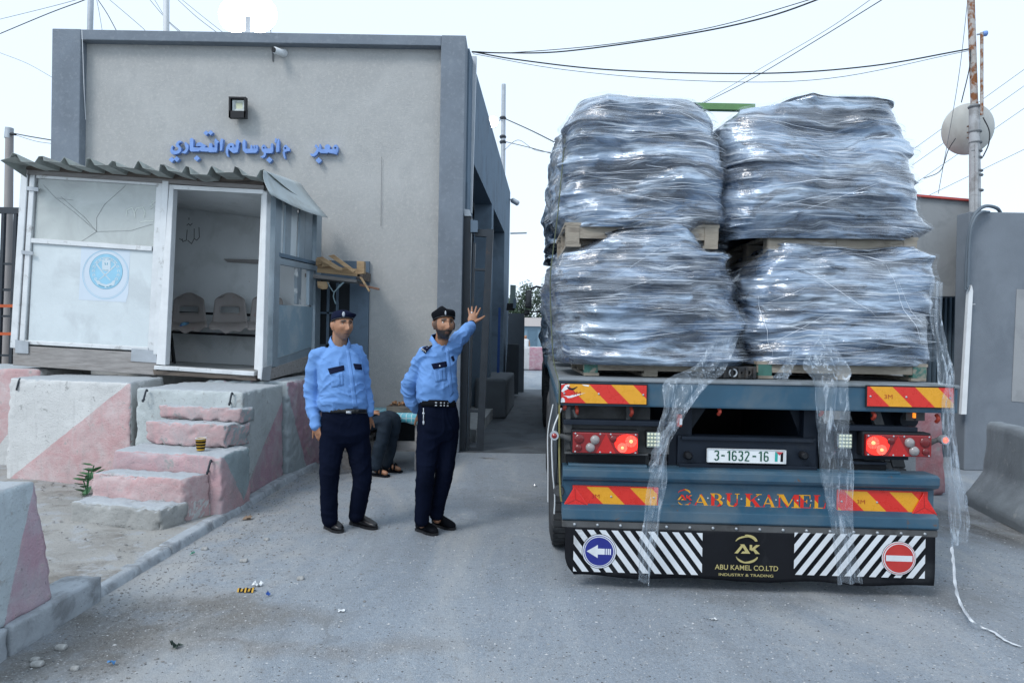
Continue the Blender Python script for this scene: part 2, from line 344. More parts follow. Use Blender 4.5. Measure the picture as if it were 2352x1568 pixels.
def ground_mat():
    mt, t, b, co = newmat('asphalt_dusty')
    geo = co
    dis = nd(t, 'ShaderNodeTexNoise', i_Scale=1.3, i_Detail=6); t.links.new(co, dis.inputs['Vector'])
    vm = nd(t, 'ShaderNodeVectorMath', operation='SCALE'); vm.inputs['Scale'].default_value = .9
    vs2 = nd(t, 'ShaderNodeVectorMath', operation='SUBTRACT'); vs2.inputs[1].default_value = (.5, .5, .5)
    t.links.new(dis.outputs['Color'], vs2.inputs[0]); t.links.new(vs2.outputs[0], vm.inputs[0])
    va = nd(t, 'ShaderNodeVectorMath', operation='ADD'); t.links.new(co, va.inputs[0]); t.links.new(vm.outputs[0], va.inputs[1]); wco = va.outputs[0]
    n1 = noise(t, co, .55, 7, .6); n2 = noise(t, co, 3.5, 7, .3, .65); n3 = noise(t, co, 260, 2, 0, .7); n4 = noise(t, co, 38, 6, 0, .75)
    c = mixc(t, ramp(t, n1, .3, .7), (.215, .25, .29), (.275, .315, .36))
    c = mixc(t, mth(t, 'MULTIPLY', ramp(t, n2, .5, .75), .5), c, (.225, .24, .255))
    st = noise(t, mapping(t, co, (2.2, .12, 1)), 1.5, 5)                       # wheel-worn bands along the road
    c = mixc(t, mth(t, 'MULTIPLY', ramp(t, st, .45, .7), .45), c, (.36, .39, .415))
    # sand and dust by the kerb
    sx = nd(t, 'ShaderNodeSeparateXYZ'); t.links.new(wco, sx.inputs[0])
    sand = mth(t, 'MULTIPLY', ramp(t, sx.outputs[0], -1.0, -2.3), ramp(t, n2, .35, .6))
    c = mixc(t, mth(t, 'MULTIPLY', sand, .75), c, (.335, .325, .31))
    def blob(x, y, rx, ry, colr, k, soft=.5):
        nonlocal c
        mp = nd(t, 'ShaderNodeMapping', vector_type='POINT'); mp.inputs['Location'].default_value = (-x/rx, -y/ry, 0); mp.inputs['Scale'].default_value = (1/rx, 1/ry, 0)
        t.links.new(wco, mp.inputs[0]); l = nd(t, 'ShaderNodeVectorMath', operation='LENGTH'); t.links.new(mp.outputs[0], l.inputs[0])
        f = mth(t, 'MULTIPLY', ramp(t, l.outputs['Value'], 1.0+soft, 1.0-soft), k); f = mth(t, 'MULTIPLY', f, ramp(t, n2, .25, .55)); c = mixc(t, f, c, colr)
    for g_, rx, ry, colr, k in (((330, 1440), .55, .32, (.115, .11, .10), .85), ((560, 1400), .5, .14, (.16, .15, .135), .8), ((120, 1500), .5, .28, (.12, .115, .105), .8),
                          ((2290, 1215), .55, .55, (.085, .082, .078), .95), ((2130, 1370), .55, .28, (.12, .12, .12), .6), ((1800, 1365), 1.1, .16, (.13, .135, .14), .5),  # last strip lies below the trailer tail: its shadow painted on the road
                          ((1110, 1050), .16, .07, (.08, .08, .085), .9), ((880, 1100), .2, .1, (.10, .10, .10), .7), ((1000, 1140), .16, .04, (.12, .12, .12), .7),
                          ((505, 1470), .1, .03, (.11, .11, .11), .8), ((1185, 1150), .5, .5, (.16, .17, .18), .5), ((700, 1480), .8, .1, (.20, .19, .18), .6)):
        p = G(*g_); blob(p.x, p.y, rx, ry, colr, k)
    vo = nd(t, 'ShaderNodeTexVoronoi', i_Scale=150.0); t.links.new(co, vo.inputs['Vector'])
    vc = nd(t, 'ShaderNodeSeparateColor'); t.links.new(vo.outputs['Color'], vc.inputs[0])
    c = mixc(t, mth(t, 'MULTIPLY', ramp(t, vc.outputs[0], .80, .97), .32), c, (.46, .47, .48))
    c = mixc(t, mth(t, 'MULTIPLY', ramp(t, vc.outputs[1], .80, .95), .4), c, (.13, .135, .14))
    c = mixc(t, mth(t, 'MULTIPLY', ramp(t, n4, .55, .68), .65), c, (.135, .14, .145)); c = mixc(t, mth(t, 'MULTIPLY', ramp(t, n4, .43, .33), .5), c, (.42, .43, .44))
    cr = nd(t, 'ShaderNodeTexVoronoi', feature='DISTANCE_TO_EDGE', i_Scale=.55); t.links.new(wco, cr.inputs['Vector'])
    c = mixc(t, mth(t, 'MULTIPLY', mth(t, 'MULTIPLY', ramp(t, cr.outputs['Distance'], .009, .002), ramp(t, n1, .50, .60)), .35), c, (.12, .12, .12))
    spk = noise(t, co, 9, 8, .2, .8); c = mixc(t, mth(t, 'MULTIPLY', ramp(t, spk, .56, .66), .6), c, (.16, .168, .175)); c = mixc(t, mth(t, 'MULTIPLY', ramp(t, spk, .43, .34), .5), c, (.43, .435, .44)); gr = noise(t, co, 85, 4, 0, .7); c = mixc(t, mth(t, 'MULTIPLY', ramp(t, gr, .58, .68), .6), c, (.13, .135, .14)); c = mixc(t, mth(t, 'MULTIPLY', ramp(t, gr, .41, .33), .5), c, (.46, .465, .47)); dst = noise(t, mapping(t, co, (1, .35, 1)), 1.1, 7, .9, .65); c = mixc(t, mth(t, 'MULTIPLY', ramp(t, dst, .50, .66), .55), c, (.40, .40, .39)); c = mixc(t, mth(t, 'MULTIPLY', ramp(t, dst, .46, .34), .4), c, (.20, .212, .222))
    t.links.new(c, b.inputs['Base Color']); b.inputs['Roughness'].default_value = .88; b.inputs['Specular IOR Level'].default_value = .3
    h = mth(t, 'ADD', mth(t, 'MULTIPLY', n4, .6), mth(t, 'MULTIPLY', vo.outputs['Distance'], -.8)); h = mth(t, 'ADD', h, mth(t, 'MULTIPLY', n3, .25)); h = mth(t, 'ADD', h, mth(t, 'MULTIPLY', n2, 1.6))
    bp = nd(t, 'ShaderNodeBump'); bp.inputs['Strength'].default_value = .6; bp.inputs['Distance'].default_value = .006
    t.links.new(h, bp.inputs['Height']); t.links.new(bp.outputs[0], b.inputs['Normal']); return mt
ASPH = ground_mat()
SAND = mat('pavement_dust', (.325, .32, .305), .95, .18, 1.2, .7, 30, .012, col2=(.20, .187, .17), c2sc=2.2, c2lo=.52, c2hi=.66, col3=(.35, .36, .37), c3sc=5, c3lo=.52, c3hi=.6, spec=.1)
KERBM = mat('kerb_concrete', (.35, .38, .41), .92, .22, 5, .7, 60, .006, col2=(.23, .245, .26), c2sc=6, col3=(.15, .15, .15), c3sc=30, c3lo=.63, c3hi=.68, spec=.2)

def painted(name, groups, base=(.64, .65, .645), pink=(.60, .39, .395), org=(0, 0, 0), wear=.5):
    """weathered paint on cast concrete: each group is a list of (nx,ny,nz,d) half-spaces in place, all of which hold where pink was painted; tops bare"""
    mt, t, b, co = newmat(name)
    n2 = noise(t, co, 7, 8, .3, .7); n5 = noise(t, co, 1.7, 6, .4); nf = noise(t, co, 55, 6, 0, .7)
    white = mixc(t, ramp(t, n5, .35, .7), base, [q*.82 for q in base])
    pk = mixc(t, ramp(t, n5, .3, .7), pink, [q*.8 for q in pink]); pk = mixc(t, mth(t, 'MULTIPLY', ramp(t, n2, .52, .66), .55), pk, (.62, .45, .44))
    tot = None
    gn = nd(t, 'ShaderNodeNewGeometry').outputs['True Normal']
    jit = mth(t, 'MULTIPLY_ADD', n2, .03, -.015)
    for hs_ in groups:
        g = None
        for (x, y, z, d, *isn) in hs_:
            dp = nd(t, 'ShaderNodeVectorMath', operation='DOT_PRODUCT'); t.links.new(gn if isn else co, dp.inputs[0]); dp.inputs[1].default_value = (x, y, z)
            dd = d if isn else d-(x*org[0]+y*org[1]+z*org[2])
            v = mth(t, 'ADD', dp.outputs['Value'], jit); v = ramp(t, v, dd-.003, dd+.003)
            g = v if g is None else mth(t, 'MULTIPLY', g, v)
        tot = g if tot is None else mth(t, 'MAXIMUM', tot, g)
    if tot is not None: tot = mth(t, 'MULTIPLY', tot, mth(t, 'MULTIPLY_ADD', ramp(t, noise(t, co, 4, 7, .6, .7), .66, .40), .5, .5))
    c = mixc(t, tot, white, pk) if tot is not None else white
    sp = nd(t, 'ShaderNodeSeparateXYZ'); t.links.new(gn, sp.inputs[0])
    c = mixc(t, ramp(t, sp.outputs[2], .55, .8), c, (.42, .45, .475))
    c = mixc(t, mth(t, 'MULTIPLY', ramp(t, n2, .60, .64), .85), c, (.33, .335, .33))            # chipped off
    c = mixc(t, mth(t, 'MULTIPLY', ramp(t, noise(t, mapping(t, co, (6, 6, .7)), 3, 5), .55, .75), wear*.6), c, (.30, .305, .30))   # rain streaks
    c = mixc(t, mth(t, 'MULTIPLY', ramp(t, nf, .63, .68), .8), c, (.12, .12, .12))
    t.links.new(c, b.inputs['Base Color']); b.inputs['Roughness'].default_value = .85; b.inputs['Specular IOR Level'].default_value = .25
    h = mth(t, 'ADD', nf, mth(t, 'MULTIPLY', n2, 1.2))
    bp = nd(t, 'ShaderNodeBump'); bp.inputs['Strength'].default_value = .8; bp.inputs['Distance'].default_value = .012
    t.links.new(h, bp.inputs['Height']); t.links.new(bp.outputs[0], b.inputs['Normal']); return mt
# ================================================================== ground
g = MB(); g.add([(-500, -60, 0), (500, -60, 0), (500, 900, 0), (-500, 900, 0)], [(0, 1, 2, 3)])
tag(g.build('road', ASPH), kind='structure')
# kerb line runs away beside the blocks
KA, KB = Vector((-2.43, 2.9, 0)), Vector((-2.31, 8.2, 0)); kd = (KB-KA).normalized(); kn = Vector((-kd.y, kd.x, 0))
rows = []
for i in range(60):
    y = 2.0+i*.13; row = []
    for j in range(40):
        x = -6.6+j*.104; c_ = KA.x+(y-KA.y)*(KB.x-KA.x)/(KB.y-KA.y)-.10
        x = min(x, c_) if j < 39 else c_
        row.append([x, y, 0])
    rows.append(row)
pa = np.array(rows).reshape(-1, 3); pa[:, 2] = .058+fbm(pa*1.1, 4, 3)*.03+fbm(pa*6, 3, 8)*.012-np.clip((pa[:, 1]-4)*.0, 0, 1)
e = np.clip((KA.x-.1-pa[:, 0])/.25, 0, 1); pa[:, 2] = .052*(1-e)+pa[:, 2]*e
tag(MB().grid(pa.reshape(60, 40, 3).tolist()).build('pavement', SAND), kind='structure')
kr = thing('kerb', None, None, (KA.x, KA.y, 0)); kr['kind'] = 'structure'
def kerbstone(y0, y1, h0, h1, w_=.13, seed=0, lean=0.0):
    a = KA+kd*(y0-KA.y); b_ = KA+kd*(y1-KA.y); o = kn*w_
    c8 = [a, b_, b_+o, a+o]; c8 = [Vector((p.x, p.y, -.06)) for p in c8]
    t8 = [a+kn*lean, b_+kn*lean, b_+o, a+o]; t8 = [Vector((p.x, p.y, h)) for p, h in zip(t8, (h0, h1, h1, h0))]
    rock_box([c8[3], c8[0], c8[1], c8[2], t8[3], t8[0], t8[1], t8[2]], .02, .012, .003, .007, seed).build('kerb_stone', KERBM, kr)
kerbstone(2.2, 3.31, .15, .15, .22, 1); kerbstone(3.325, 4.04, .15, .145, .22, 2)
for k, (a_, b_) in enumerate(((4.05, 4.9), (4.91, 5.55), (5.56, 6.1), (6.11, 6.65), (6.66, 7.2), (7.21, 7.75), (7.76, 8.3), (8.31, 8.95))):
    kerbstone(a_, b_, .05+.006*(k % 3), .05+.006*((k+1) % 3), .15, 10+k, .05)
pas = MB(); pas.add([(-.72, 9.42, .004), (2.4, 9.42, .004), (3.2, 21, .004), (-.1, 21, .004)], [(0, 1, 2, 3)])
tag(pas.build('passage_floor', mat('damp_shaded_concrete', (.085, .10, .115), .75, .2, 1.6, .4, 40, .006, col2=(.05, .056, .063), c2sc=2.2, c2lo=.45, c2hi=.68, col3=(.13, .14, .15), c3sc=9, c3lo=.60, c3hi=.68)), kind='structure')  # darker damp paving, its colour deepened for the passage's shade as well
# ================================================================== concrete blocks
def block(name, label, c8, planes, seed, org=None, amp=.007, chip=.028, base=(.64, .65, .645), pink=(.60, .39, .395), cat='concrete block', group='painted concrete blocks along the kerb', seg=.022, loops=()):
    org = org or Vector(c8[0]); me = painted(name+'_paint_%d' % seed, planes, base, pink, org)
    o = rock_box(c8, seg, .018, amp, chip, seed).build(name, me, loc=org); tag(o, label, cat, group)
    for q in loops:
        p = Vector(q[0]); up = Vector(q[1]); sd_ = Vector(q[2])
        l = curve([p-sd_*.045, p-sd_*.055+up*.035+Vector((0, -.03, -.03)), p+Vector((0, -.05, -.05)), p+sd_*.055+up*.03+Vector((0, -.03, -.03)), p+sd_*.045], 5)
        MB().tube(l, .009, 8).build('lifting_loop', STEEL, o)
    return o
def hp(pl, u1, v1, u2, v2, inside, thr=None):
    """half-space through two points of a face, holding the lens ray 'inside'"""
    a, b_ = pl.hit(u1, v1), pl.hit(u2, v2); n = (b_-a).cross(pl.n).normalized(); q = pl.hit(*inside)
    if (q-a).dot(n) < 0: n = -n
    return (n.x, n.y, n.z, n.dot(a))
NF = (0, -1, 0, .45, 1); NR = (1, 0, 0, .45, 1)
def c8(fl, fr, br, bl, z0, z1, tap=.03):
    b4 = [Vector((*p, z0)) for p in (fl, fr, br, bl)]; cx = sum((p for p in b4), Vector())/4
    return b4+[Vector((p.x+(cx.x-p.x)*tap, p.y+(cx.y-p.y)*tap, z1)) for p in b4]
# near block at the frame edge, its long face towards the road
B1 = [Vector((-3.1, 1.6, .14)), Vector((-2.44, 1.6, .14)), Vector((-2.455, 3.70, .14)), Vector((-3.1, 3.70, .14)), Vector((-3.05, 1.6, .80)), Vector((-2.56, 1.6, .80)), Vector((-2.545, 3.66, .79)), Vector((-3.05, 3.66, .79))]
p1 = Plane((-2.5, 3, .4), (1, 0, 0))
block('concrete_block', 'cropped white and pink concrete block standing on the kerb nearest the camera', B1, [[hp(p1, 0, 1400, 95, 1118, (90, 1250)), NR]], 1, base=(.50, .56, .59), pink=(.52, .35, .41), chip=.010)
# big block with the pink triangle
B2 = c8((-5.22, 7.05), (-3.70, 6.66), (-3.85, 7.62), (-5.2, 8.0), 0, 1.09)
p2 = Plane((-4.4, 6.85, .5), (-.25, -1, 0))
block('concrete_block', 'white concrete block with one large pink triangle below the booth window', B2, [[hp(p2, 30, 1092, 290, 884, (280, 1000)), NF]], 2, loops=[((-5.08, 7.06, 1.03), (0, 0, 1), (.3, -.1, .9)),])
B3 = c8((-7.2, 7.75), (-5.32, 7.72), (-5.3, 8.7), (-7.1, 8.7), 0, 1.15)
p3 = Plane((-5.9, 7.73, .5), (0, -1, 0))
block('concrete_block', 'pink concrete block beside the fence, partly behind the triangle block', B3, [[hp(p3, 0, 1018, 28, 985, (5, 900)), NF]], 3)
B4 = c8((-3.66, 6.62), (-2.49, 6.36), (-2.47, 7.45), (-3.6, 7.6), .0, 1.045)
p4 = Plane((-2.48, 6.9, .5), (1, .03, 0)); p4f = Plane((-3, 6.45, .5), (-.2, -1, 0))
block('concrete_block', 'pale concrete block under the booth doorway, behind the steps', B4, [[hp(p4, 597, 1052, 652, 905, (648, 1040)), NR]], 4, loops=[((-2.62, 6.40, .98), (0, 0, 1), (.2, 0, .9)), ((-3.52, 6.58, .98), (0, 0, 1), (.3, 0, .9))], base=(.50, .545, .55), pink=(.46, .30, .355))
B5 = c8((-3.50, 5.98), (-2.43, 5.77), (-2.40, 6.34), (-3.45, 6.5), -.02, .55)
p5 = Plane((-2.41, 6.0, .3), (1, -.03, 0))
block('concrete_block', 'low pink concrete block with a grey triangle, carrying the upper steps', B5, [[NF], [hp(p5, 527, 1058, 561, 1150, (528, 1120)), NR], [hp(p5, 600, 1028, 561, 1150, (596, 1100)), NR]], 5, loops=[((-2.55, 5.8, .46), (.1, 0, 1), (.25, 0, .9))], amp=.013, base=(.33, .40, .42), pink=(.56, .37, .39))
B6 = c8((-3.4, 7.52), (-2.44, 7.5), (-2.30, 8.75), (-3.3, 8.8), 0, 1.07)
p6 = Plane((-2.38, 8.0, .5), (1, -.1, 0))
block('concrete_block', 'rough grey and pink concrete block right behind the standing policeman', B6, [[hp(p6, 662, 880, 700, 1050, (720, 950)), NR]], 6, base=(.40, .455, .48), pink=(.44, .28, .34), amp=.016)
# steps
def step(label, c, planes, seed, amp=.010, chip=.035, **kw): return block('concrete_step', label, c, planes, seed, amp=amp, chip=chip, cat='step', group='concrete steps up to the booth', seg=.018, **kw)
step('lowest bare grey concrete step, broken along its lower edge', c8((-3.55, 5.50), (-2.72, 5.31), (-2.60, 5.56), (-3.50, 5.75), .0, .215), [], 21, amp=.013, chip=.05, base=(.38, .385, .375))
step('pink concrete step standing on the lowest grey step', c8((-3.52, 5.72), (-2.66, 5.55), (-2.53, 5.80), (-3.45, 5.95), .02, .405), [[NF], [NR, (0, 0, 1, .2)]], 22, amp=.013)
step('thick crumbling pink step holding the paper cup', c8((-3.40, 6.34), (-2.57, 6.16), (-2.44, 6.42), (-3.3, 6.58), .55, .765, .0), [[NF]], 23, amp=.016, chip=.05, base=(.36, .40, .41))
step('thin pink step just below the booth doorway block', c8((-3.36, 6.50), (-2.50, 6.31), (-2.43, 6.48), (-3.3, 6.66), .762, .90, .0), [[NF]], 24, base=(.36, .40, .41))
# ================================================================== gatehouse
XF0, XF1, YF, ZT = -6.36, -.70, 9.36, 5.71
FAC = Plane((0, YF, 0), (0, -1, 0)); FACP = Plane((0, YF+.14, 0), (0, -1, 0))
bld = thing('gatehouse', 'grey and beige two storey gatehouse with a raised blue sign on its front', 'building', (-3.5, YF, 0))
pxl = P(185, 90, YF).x; pxr = P(1010, 300, YF).x; zb = P(600, 98, YF).z
MB().box((pxl-.02, YF+.14, 0), (pxr+.02, YF+.3, zb+.02)).build('front_panel', BEIGE, bld)
bevel(MB().box((XF0, YF, 0), (pxl, YF+.35, ZT)).build('pilaster', GREYST, bld), .012)
bevel(MB().box((pxr, YF, 0), (XF1, YF+.40, ZT)).build('pilaster', GREYST, bld), .012)
bevel(MB().box((pxl+.001, YF+.003, zb), (pxr-.001, YF+.35, ZT-.005)).build('lintel', GREYST, bld), .01)
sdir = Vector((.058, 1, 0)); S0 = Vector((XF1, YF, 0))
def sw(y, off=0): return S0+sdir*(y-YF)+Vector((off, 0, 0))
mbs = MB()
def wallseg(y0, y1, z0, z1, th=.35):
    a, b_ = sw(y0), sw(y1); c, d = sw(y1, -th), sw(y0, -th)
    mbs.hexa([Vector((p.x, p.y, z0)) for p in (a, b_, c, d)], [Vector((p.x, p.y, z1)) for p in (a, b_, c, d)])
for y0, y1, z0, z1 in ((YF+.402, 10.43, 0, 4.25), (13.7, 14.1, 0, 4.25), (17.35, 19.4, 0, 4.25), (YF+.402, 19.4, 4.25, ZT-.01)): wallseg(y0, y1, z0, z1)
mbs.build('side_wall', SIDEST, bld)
q = MB()      # roof slab, rear and far walls, dim inside
q.box((XF0+.01, YF+.36, 0), (XF0+.3, 19.0, ZT-.02)); q.box((XF0+.3, 18.7, 0), (-.6, 19.0, ZT-.02)); q.build('rear_wall', GREYST, bld)
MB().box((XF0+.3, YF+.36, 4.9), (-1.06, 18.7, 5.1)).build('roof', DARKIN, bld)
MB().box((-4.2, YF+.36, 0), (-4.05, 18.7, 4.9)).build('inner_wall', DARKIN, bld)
pf = MB(); a, b_ = sw(10.3, .12), sw(19.2, .12)
pf.hexa([(-4.0, 10.3, 0), (a.x, 10.3, 0), (b_.x, 19.2, 0), (-4.0, 19.2, 0)], [(-4.0, 10.3, .2), (a.x, 10.3, .2), (b_.x, 19.2, .2), (-4.0, 19.2, .2)])
pf.build('raised_floor', CONC, bld)
TEAL = mat('teal_panel', (.13, .21, .22), .5, .1, 3, .05)
MB().box((-1.75, 12.6, .2), (-1.0, 12.66, 3.2)).build('inner_door', TEAL, bld)
for k in range(7):
    o = MB().box((-1.7, 11.7+.0, .45+k*.21), (-.75, 11.74, .475+k*.21)).build('slat', GALV, bld)
# window in the front with its frame and bars
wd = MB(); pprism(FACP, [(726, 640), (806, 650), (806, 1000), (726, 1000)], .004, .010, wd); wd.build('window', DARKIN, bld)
wf = MB(); pprism(FACP, [(806, 600), (850, 601), (845, 905), (803, 905)], .002, .05, wf); pprism(FACP, [(720, 598), (806, 600), (806, 640), (720, 640)], .002, .05, wf); wfo = wf.build('window_frame', SIDEST, bld)
for px in (((752, 650), (758, 650), (752, 1000), (746, 1000)), ((773, 650), (779, 650), (776, 880), (770, 880)), ((726, 716), (778, 717), (778, 721), (726, 720)), ((726, 790), (803, 792), (803, 797), (726, 796)), ((726, 870), (803, 872), (803, 876), (726, 875))):
    pprism(FACP, px, .015, .035).build('window_bar', SIDEST, bld)
# drain channel on the side wall
dp_ = MB(); a = P(1089, 135, 10.2); b_ = P(1078, 490, 10.2); a.z += .02
dp_.hexa([b_+Vector(k) for k in ((-.05, -.04, 0), (.04, -.04, 0), (.04, .05, 0), (-.05, .05, 0))], [a+Vector(k) for k in ((-.05, -.04, 0), (.04, -.04, 0), (.04, .05, 0), (-.05, .05, 0))])
tag(dp_.build('drain_pipe', GALV, loc=b_), 'pale vertical drain channel down the gatehouse side wall', 'drain pipe')
# blue raised sign
sg = thing('wall_sign', 'raised blue Arabic lettering across the beige gatehouse front', 'sign', FACP.hit(585, 345))
def smap(x, y): p = FACP.hit(376.9+x*.18163, 295.3+y*.18163, .02); return p
LDV = Vector((0, -.06, 0))
def letter(poly, hole=None):
    poly = [tuple(map(float, q)) for q in poly]
    if hole:                                # counter of the letter, joined to the outline by a slit
        cx, cy, hr = hole; ar = sum(p[0]*q[1]-q[0]*p[1] for p, q in zip(poly, poly[1:]+poly[:1]))
        hp_ = [(cx+hr*math.cos(k*math.pi/3), cy+hr*math.sin(k*math.pi/3)) for k in range(6)]
        if ar > 0: hp_ = hp_[::-1]
        i, j = min(((i, j) for i in range(len(poly)) for j in range(6)), key=lambda t_: (poly[t_[0]][0]-hp_[t_[1]][0])**2+(poly[t_[0]][1]-hp_[t_[1]][1])**2)
        poly = poly[:i+1]+hp_[j:]+hp_[:j+1]+poly[i:]
    MB().prism([smap(x, y) for x, y in poly], LDV).build('letter', SIGNB, sg)
def dot(x, y, r_):
    mb = MB(); mb.prism([smap(x+a*r_, y+b*r_) for a, b in ((0, -1), (1, 0), (0, 1), (-1, 0))], LDV); mb.build('letter_dot', SIGNB, sg)
letter([(190,185),(215,170),(240,172),(250,195),(225,192),(205,215),(222,238),(245,262),(240,300),(215,328),(160,345),(120,335),(102,300),(118,250),(128,228),(142,240),(130,265),(140,290),(175,300),(205,285),(208,262),(180,245),(172,218)])
letter([(290,184),(312,200),(335,235),(333,275),(312,315),(290,332),(262,326),(240,318),(262,308),(290,290),(300,262),(282,215)])
letter([(350,150),(376,135),(396,152),(394,255),(470,258),(500,240),(462,238),(430,240),(430,212),(452,195),(485,190),(520,210),(555,228),(540,255),(590,258),(596,205),(620,198),(634,218),(632,255),(662,255),(660,165),(672,140),(700,172),(720,190),(700,200),(694,290),(682,312),(590,314),(580,300),(570,308),(490,304),(475,290),(465,304),(362,306),(350,290)])
letter([(742,142),(772,150),(768,170),(755,290),(728,300),(728,190)])
letter([(928,180),(948,150),(985,192),(968,200),(962,260),(950,315),(925,322),(890,325),(860,300),(835,275),(830,330),(840,375),(820,365),(800,315),(805,260),(830,215),(860,200),(888,200),(905,215),(910,250),(925,250)], (868, 246, 14))
letter([(1010,190),(1032,152),(1050,170),(1050,272),(1110,272),(1112,232),(1128,222),(1138,240),(1138,270),(1150,270),(1150,232),(1165,222),(1175,240),(1175,268),(1182,268),(1180,232),(1195,220),(1208,240),(1203,295),(1180,322),(1045,325),(1015,290)])
letter([(1252,245),(1268,222),(1285,218),(1305,240),(1308,268),(1365,270),(1368,215),(1385,196),(1400,215),(1398,300),(1385,326),(1305,326),(1308,345),(1290,378),(1262,388),(1232,372),(1262,360),(1280,345),(1278,320),(1255,300),(1252,270)], (1279, 260, 13))
letter([(1462,140),(1476,165),(1474,305),(1440,318),(1432,300),(1440,200)]); letter([(1425,135),(1450,150),(1436,200),(1415,192)])
letter([(1520,275),(1535,235),(1558,218),(1585,248),(1608,265),(1603,300),(1575,302),(1545,316),(1545,345),(1552,385),(1546,402),(1530,375),(1515,315),(1530,298)], (1550, 264, 14))
letter([(1935,212),(1918,245),(1945,262),(1935,300),(1905,335),(1858,333),(1880,362),(1912,368),(1945,345),(1972,305),(1990,325),(2075,328),(2085,318),(2130,328),(2195,342),(2213,300),(2217,250),(2197,220),(2170,222),(2150,250),(2145,276),(2110,276),(2108,264),(2120,246),(2108,228),(2090,216),(2065,220),(2044,240),(2048,276),(2002,276),(2002,235),(1986,206),(1974,240),(1974,270)], (2178, 262, 14))
for d_ in ((553, 74, 32), (612, 70, 32), (122, 408, 36), (186, 402, 36), (438, 392, 38), (1350, 412, 40), (1970, 418, 40)): dot(*d_)
# security camera, floodlights
sc = thing('security_camera', 'small white security camera with a loose cable high on the beige wall', 'camera', FACP.hit(648, 123))
p = FACP.hit(652, 123); MB().lathe([(.055, 0), (.055, .03), (.03, .05)], p, (0, -1, 0), 16).build('mount', WHITEP, sc)
p = FACP.hit(643, 122, .06); MB().lathe([(.04, -.02), (.045, .0), (.045, .14), (.03, .15)], p+Vector((.03, 0, 0)), (-.45, -.9, -.1), 16).build('housing', WHITEP, sc)
MB().lathe([(.035, 0), (.035, .012)], p+Vector((.03, 0, 0))+Vector((-.45, -.9, -.1)).normalized()*.148, (-.45, -.9, -.1), 16).build('lens', BLACKP, sc)
MB().tube(curve([FACP.hit(645, 122, .03), FACP.hit(632, 118, .02), FACP.hit(626, 130, .02), FACP.hit(627, 138, .01), FACP.hit(621, 60, .02), FACP.hit(622, 70, .16)], 6), .006, 6).build('lead', CABLEG, sc)
fl = thing('floodlight', 'unlit square black floodlight mounted above the blue lettering', 'floodlight', FACP.hit(550, 250))
LENS = mat('lamp_reflector', (.62, .66, .66), .25, .1, 10, .05, metal=.3)
fr_ = MB()
for px in (((530, 226), (569, 227), (569, 231), (530, 230)), ((530, 230), (534, 230), (534, 274), (530, 274)), ((565, 231), (569, 231), (569, 274), (565, 274)), ((530, 258), (569, 259), (568, 274), (530, 274))): pprism(FACP, px, .10, .17, fr_)
pprism(FACP, [(533, 228), (567, 229), (567, 272), (533, 272)], .06, .11, fr_); fr_.build('casing', BLACKP, fl)
ln = MB(); o4 = [FACP.hit(*q_, .155) for q_ in ((534, 230), (565, 231), (565, 258), (534, 258))]; i4 = [FACP.hit(*q_, .115) for q_ in ((542, 237), (557, 237), (557, 250), (542, 250))]
ln.add(o4+i4, [(0, 1, 5, 4), (1, 2, 6, 5), (2, 3, 7, 6), (3, 0, 4, 7)]).build('reflector', LENS, fl)
MB().add(i4, [(0, 1, 2, 3)]).build('led_panel', mat('led_phosphor', (.62, .64, .46), .5, .05, 5, 0), fl)
MB().tube([FACP.hit(553, 262, 0), FACP.hit(553, 262, .08)], .02, 8).build('bracket', BLACKP, fl)
LITW = emit('lit_lamp', (1, 1, .97), 14)
rf = thing('floodlight', 'glaring lit floodlight pair standing on the gatehouse parapet', 'floodlight', P(570, 84, YF+.25))
pl = Plane((0, YF+.25, 0), (0, -1, 0))
for u_ in (544, 598):
    c_ = pl.hit(u_, 36); mb = MB(); mb.lathe([(.08, -.16), (.20, -.08), (.235, .0), (.24, .03)], c_, (0, -1, -.08), 36); mb.build('casing', GALV, rf)
    MB().lathe([(.245, .031), (.20, .045), (.1, .055), (0, .058)], c_, (0, -1, -.08), 36).build('lit_lens', LITW, rf)
pprism(pl, [(566, 40), (578, 40), (578, 86), (566, 86)], .02, .06).build('stand', GALV, rf)
sl_ = thing('floodlight', 'lit round floodlight on an arm at the gatehouse side parapet', 'floodlight', P(1135, 283, 15.5))
a = P(1132, 281, 15.5); MB().lathe([(.02, -.14), (.10, -.08), (.135, .0), (.13, .02)], a, (-.1, -1, -.15), 18).build('casing', GALV, sl_)
MB().lathe([(.12, 0), (.12, .01)], a+Vector((-.002, -.024, -.004)), (-.1, -1, -.15), 18).build('lit_lens', LITW, sl_)
MB().tube([a+Vector((0, .1, 0)), P(1150, 275, 16), P(1154, 278, 16.2)], .015, 6).build('arm', GALV, sl_)
cf = thing('security_camera', 'grey camera pointing down from the far gatehouse corner', 'camera', P(1180, 462, 19.0))
MB().tube([P(1172, 458, 19.2), P(1177, 460, 19.0)], .02, 6).build('arm', GALV, cf)
MB().lathe([(.05, 0), (.075, .03), (.075, .22), (.05, .24)], P(1175, 459, 19.0), (.8, -.3, -.5), 12).build('housing', GALV, cf)
ar = MB().tube([P(1172, 536, 19.2), P(1210, 535, 19.2)], .022, 8).build('steel_bracket', GALV, loc=P(1172, 536, 19.2)); tag(ar, 'thin steel bar sticking out of the far gatehouse corner', 'bracket')
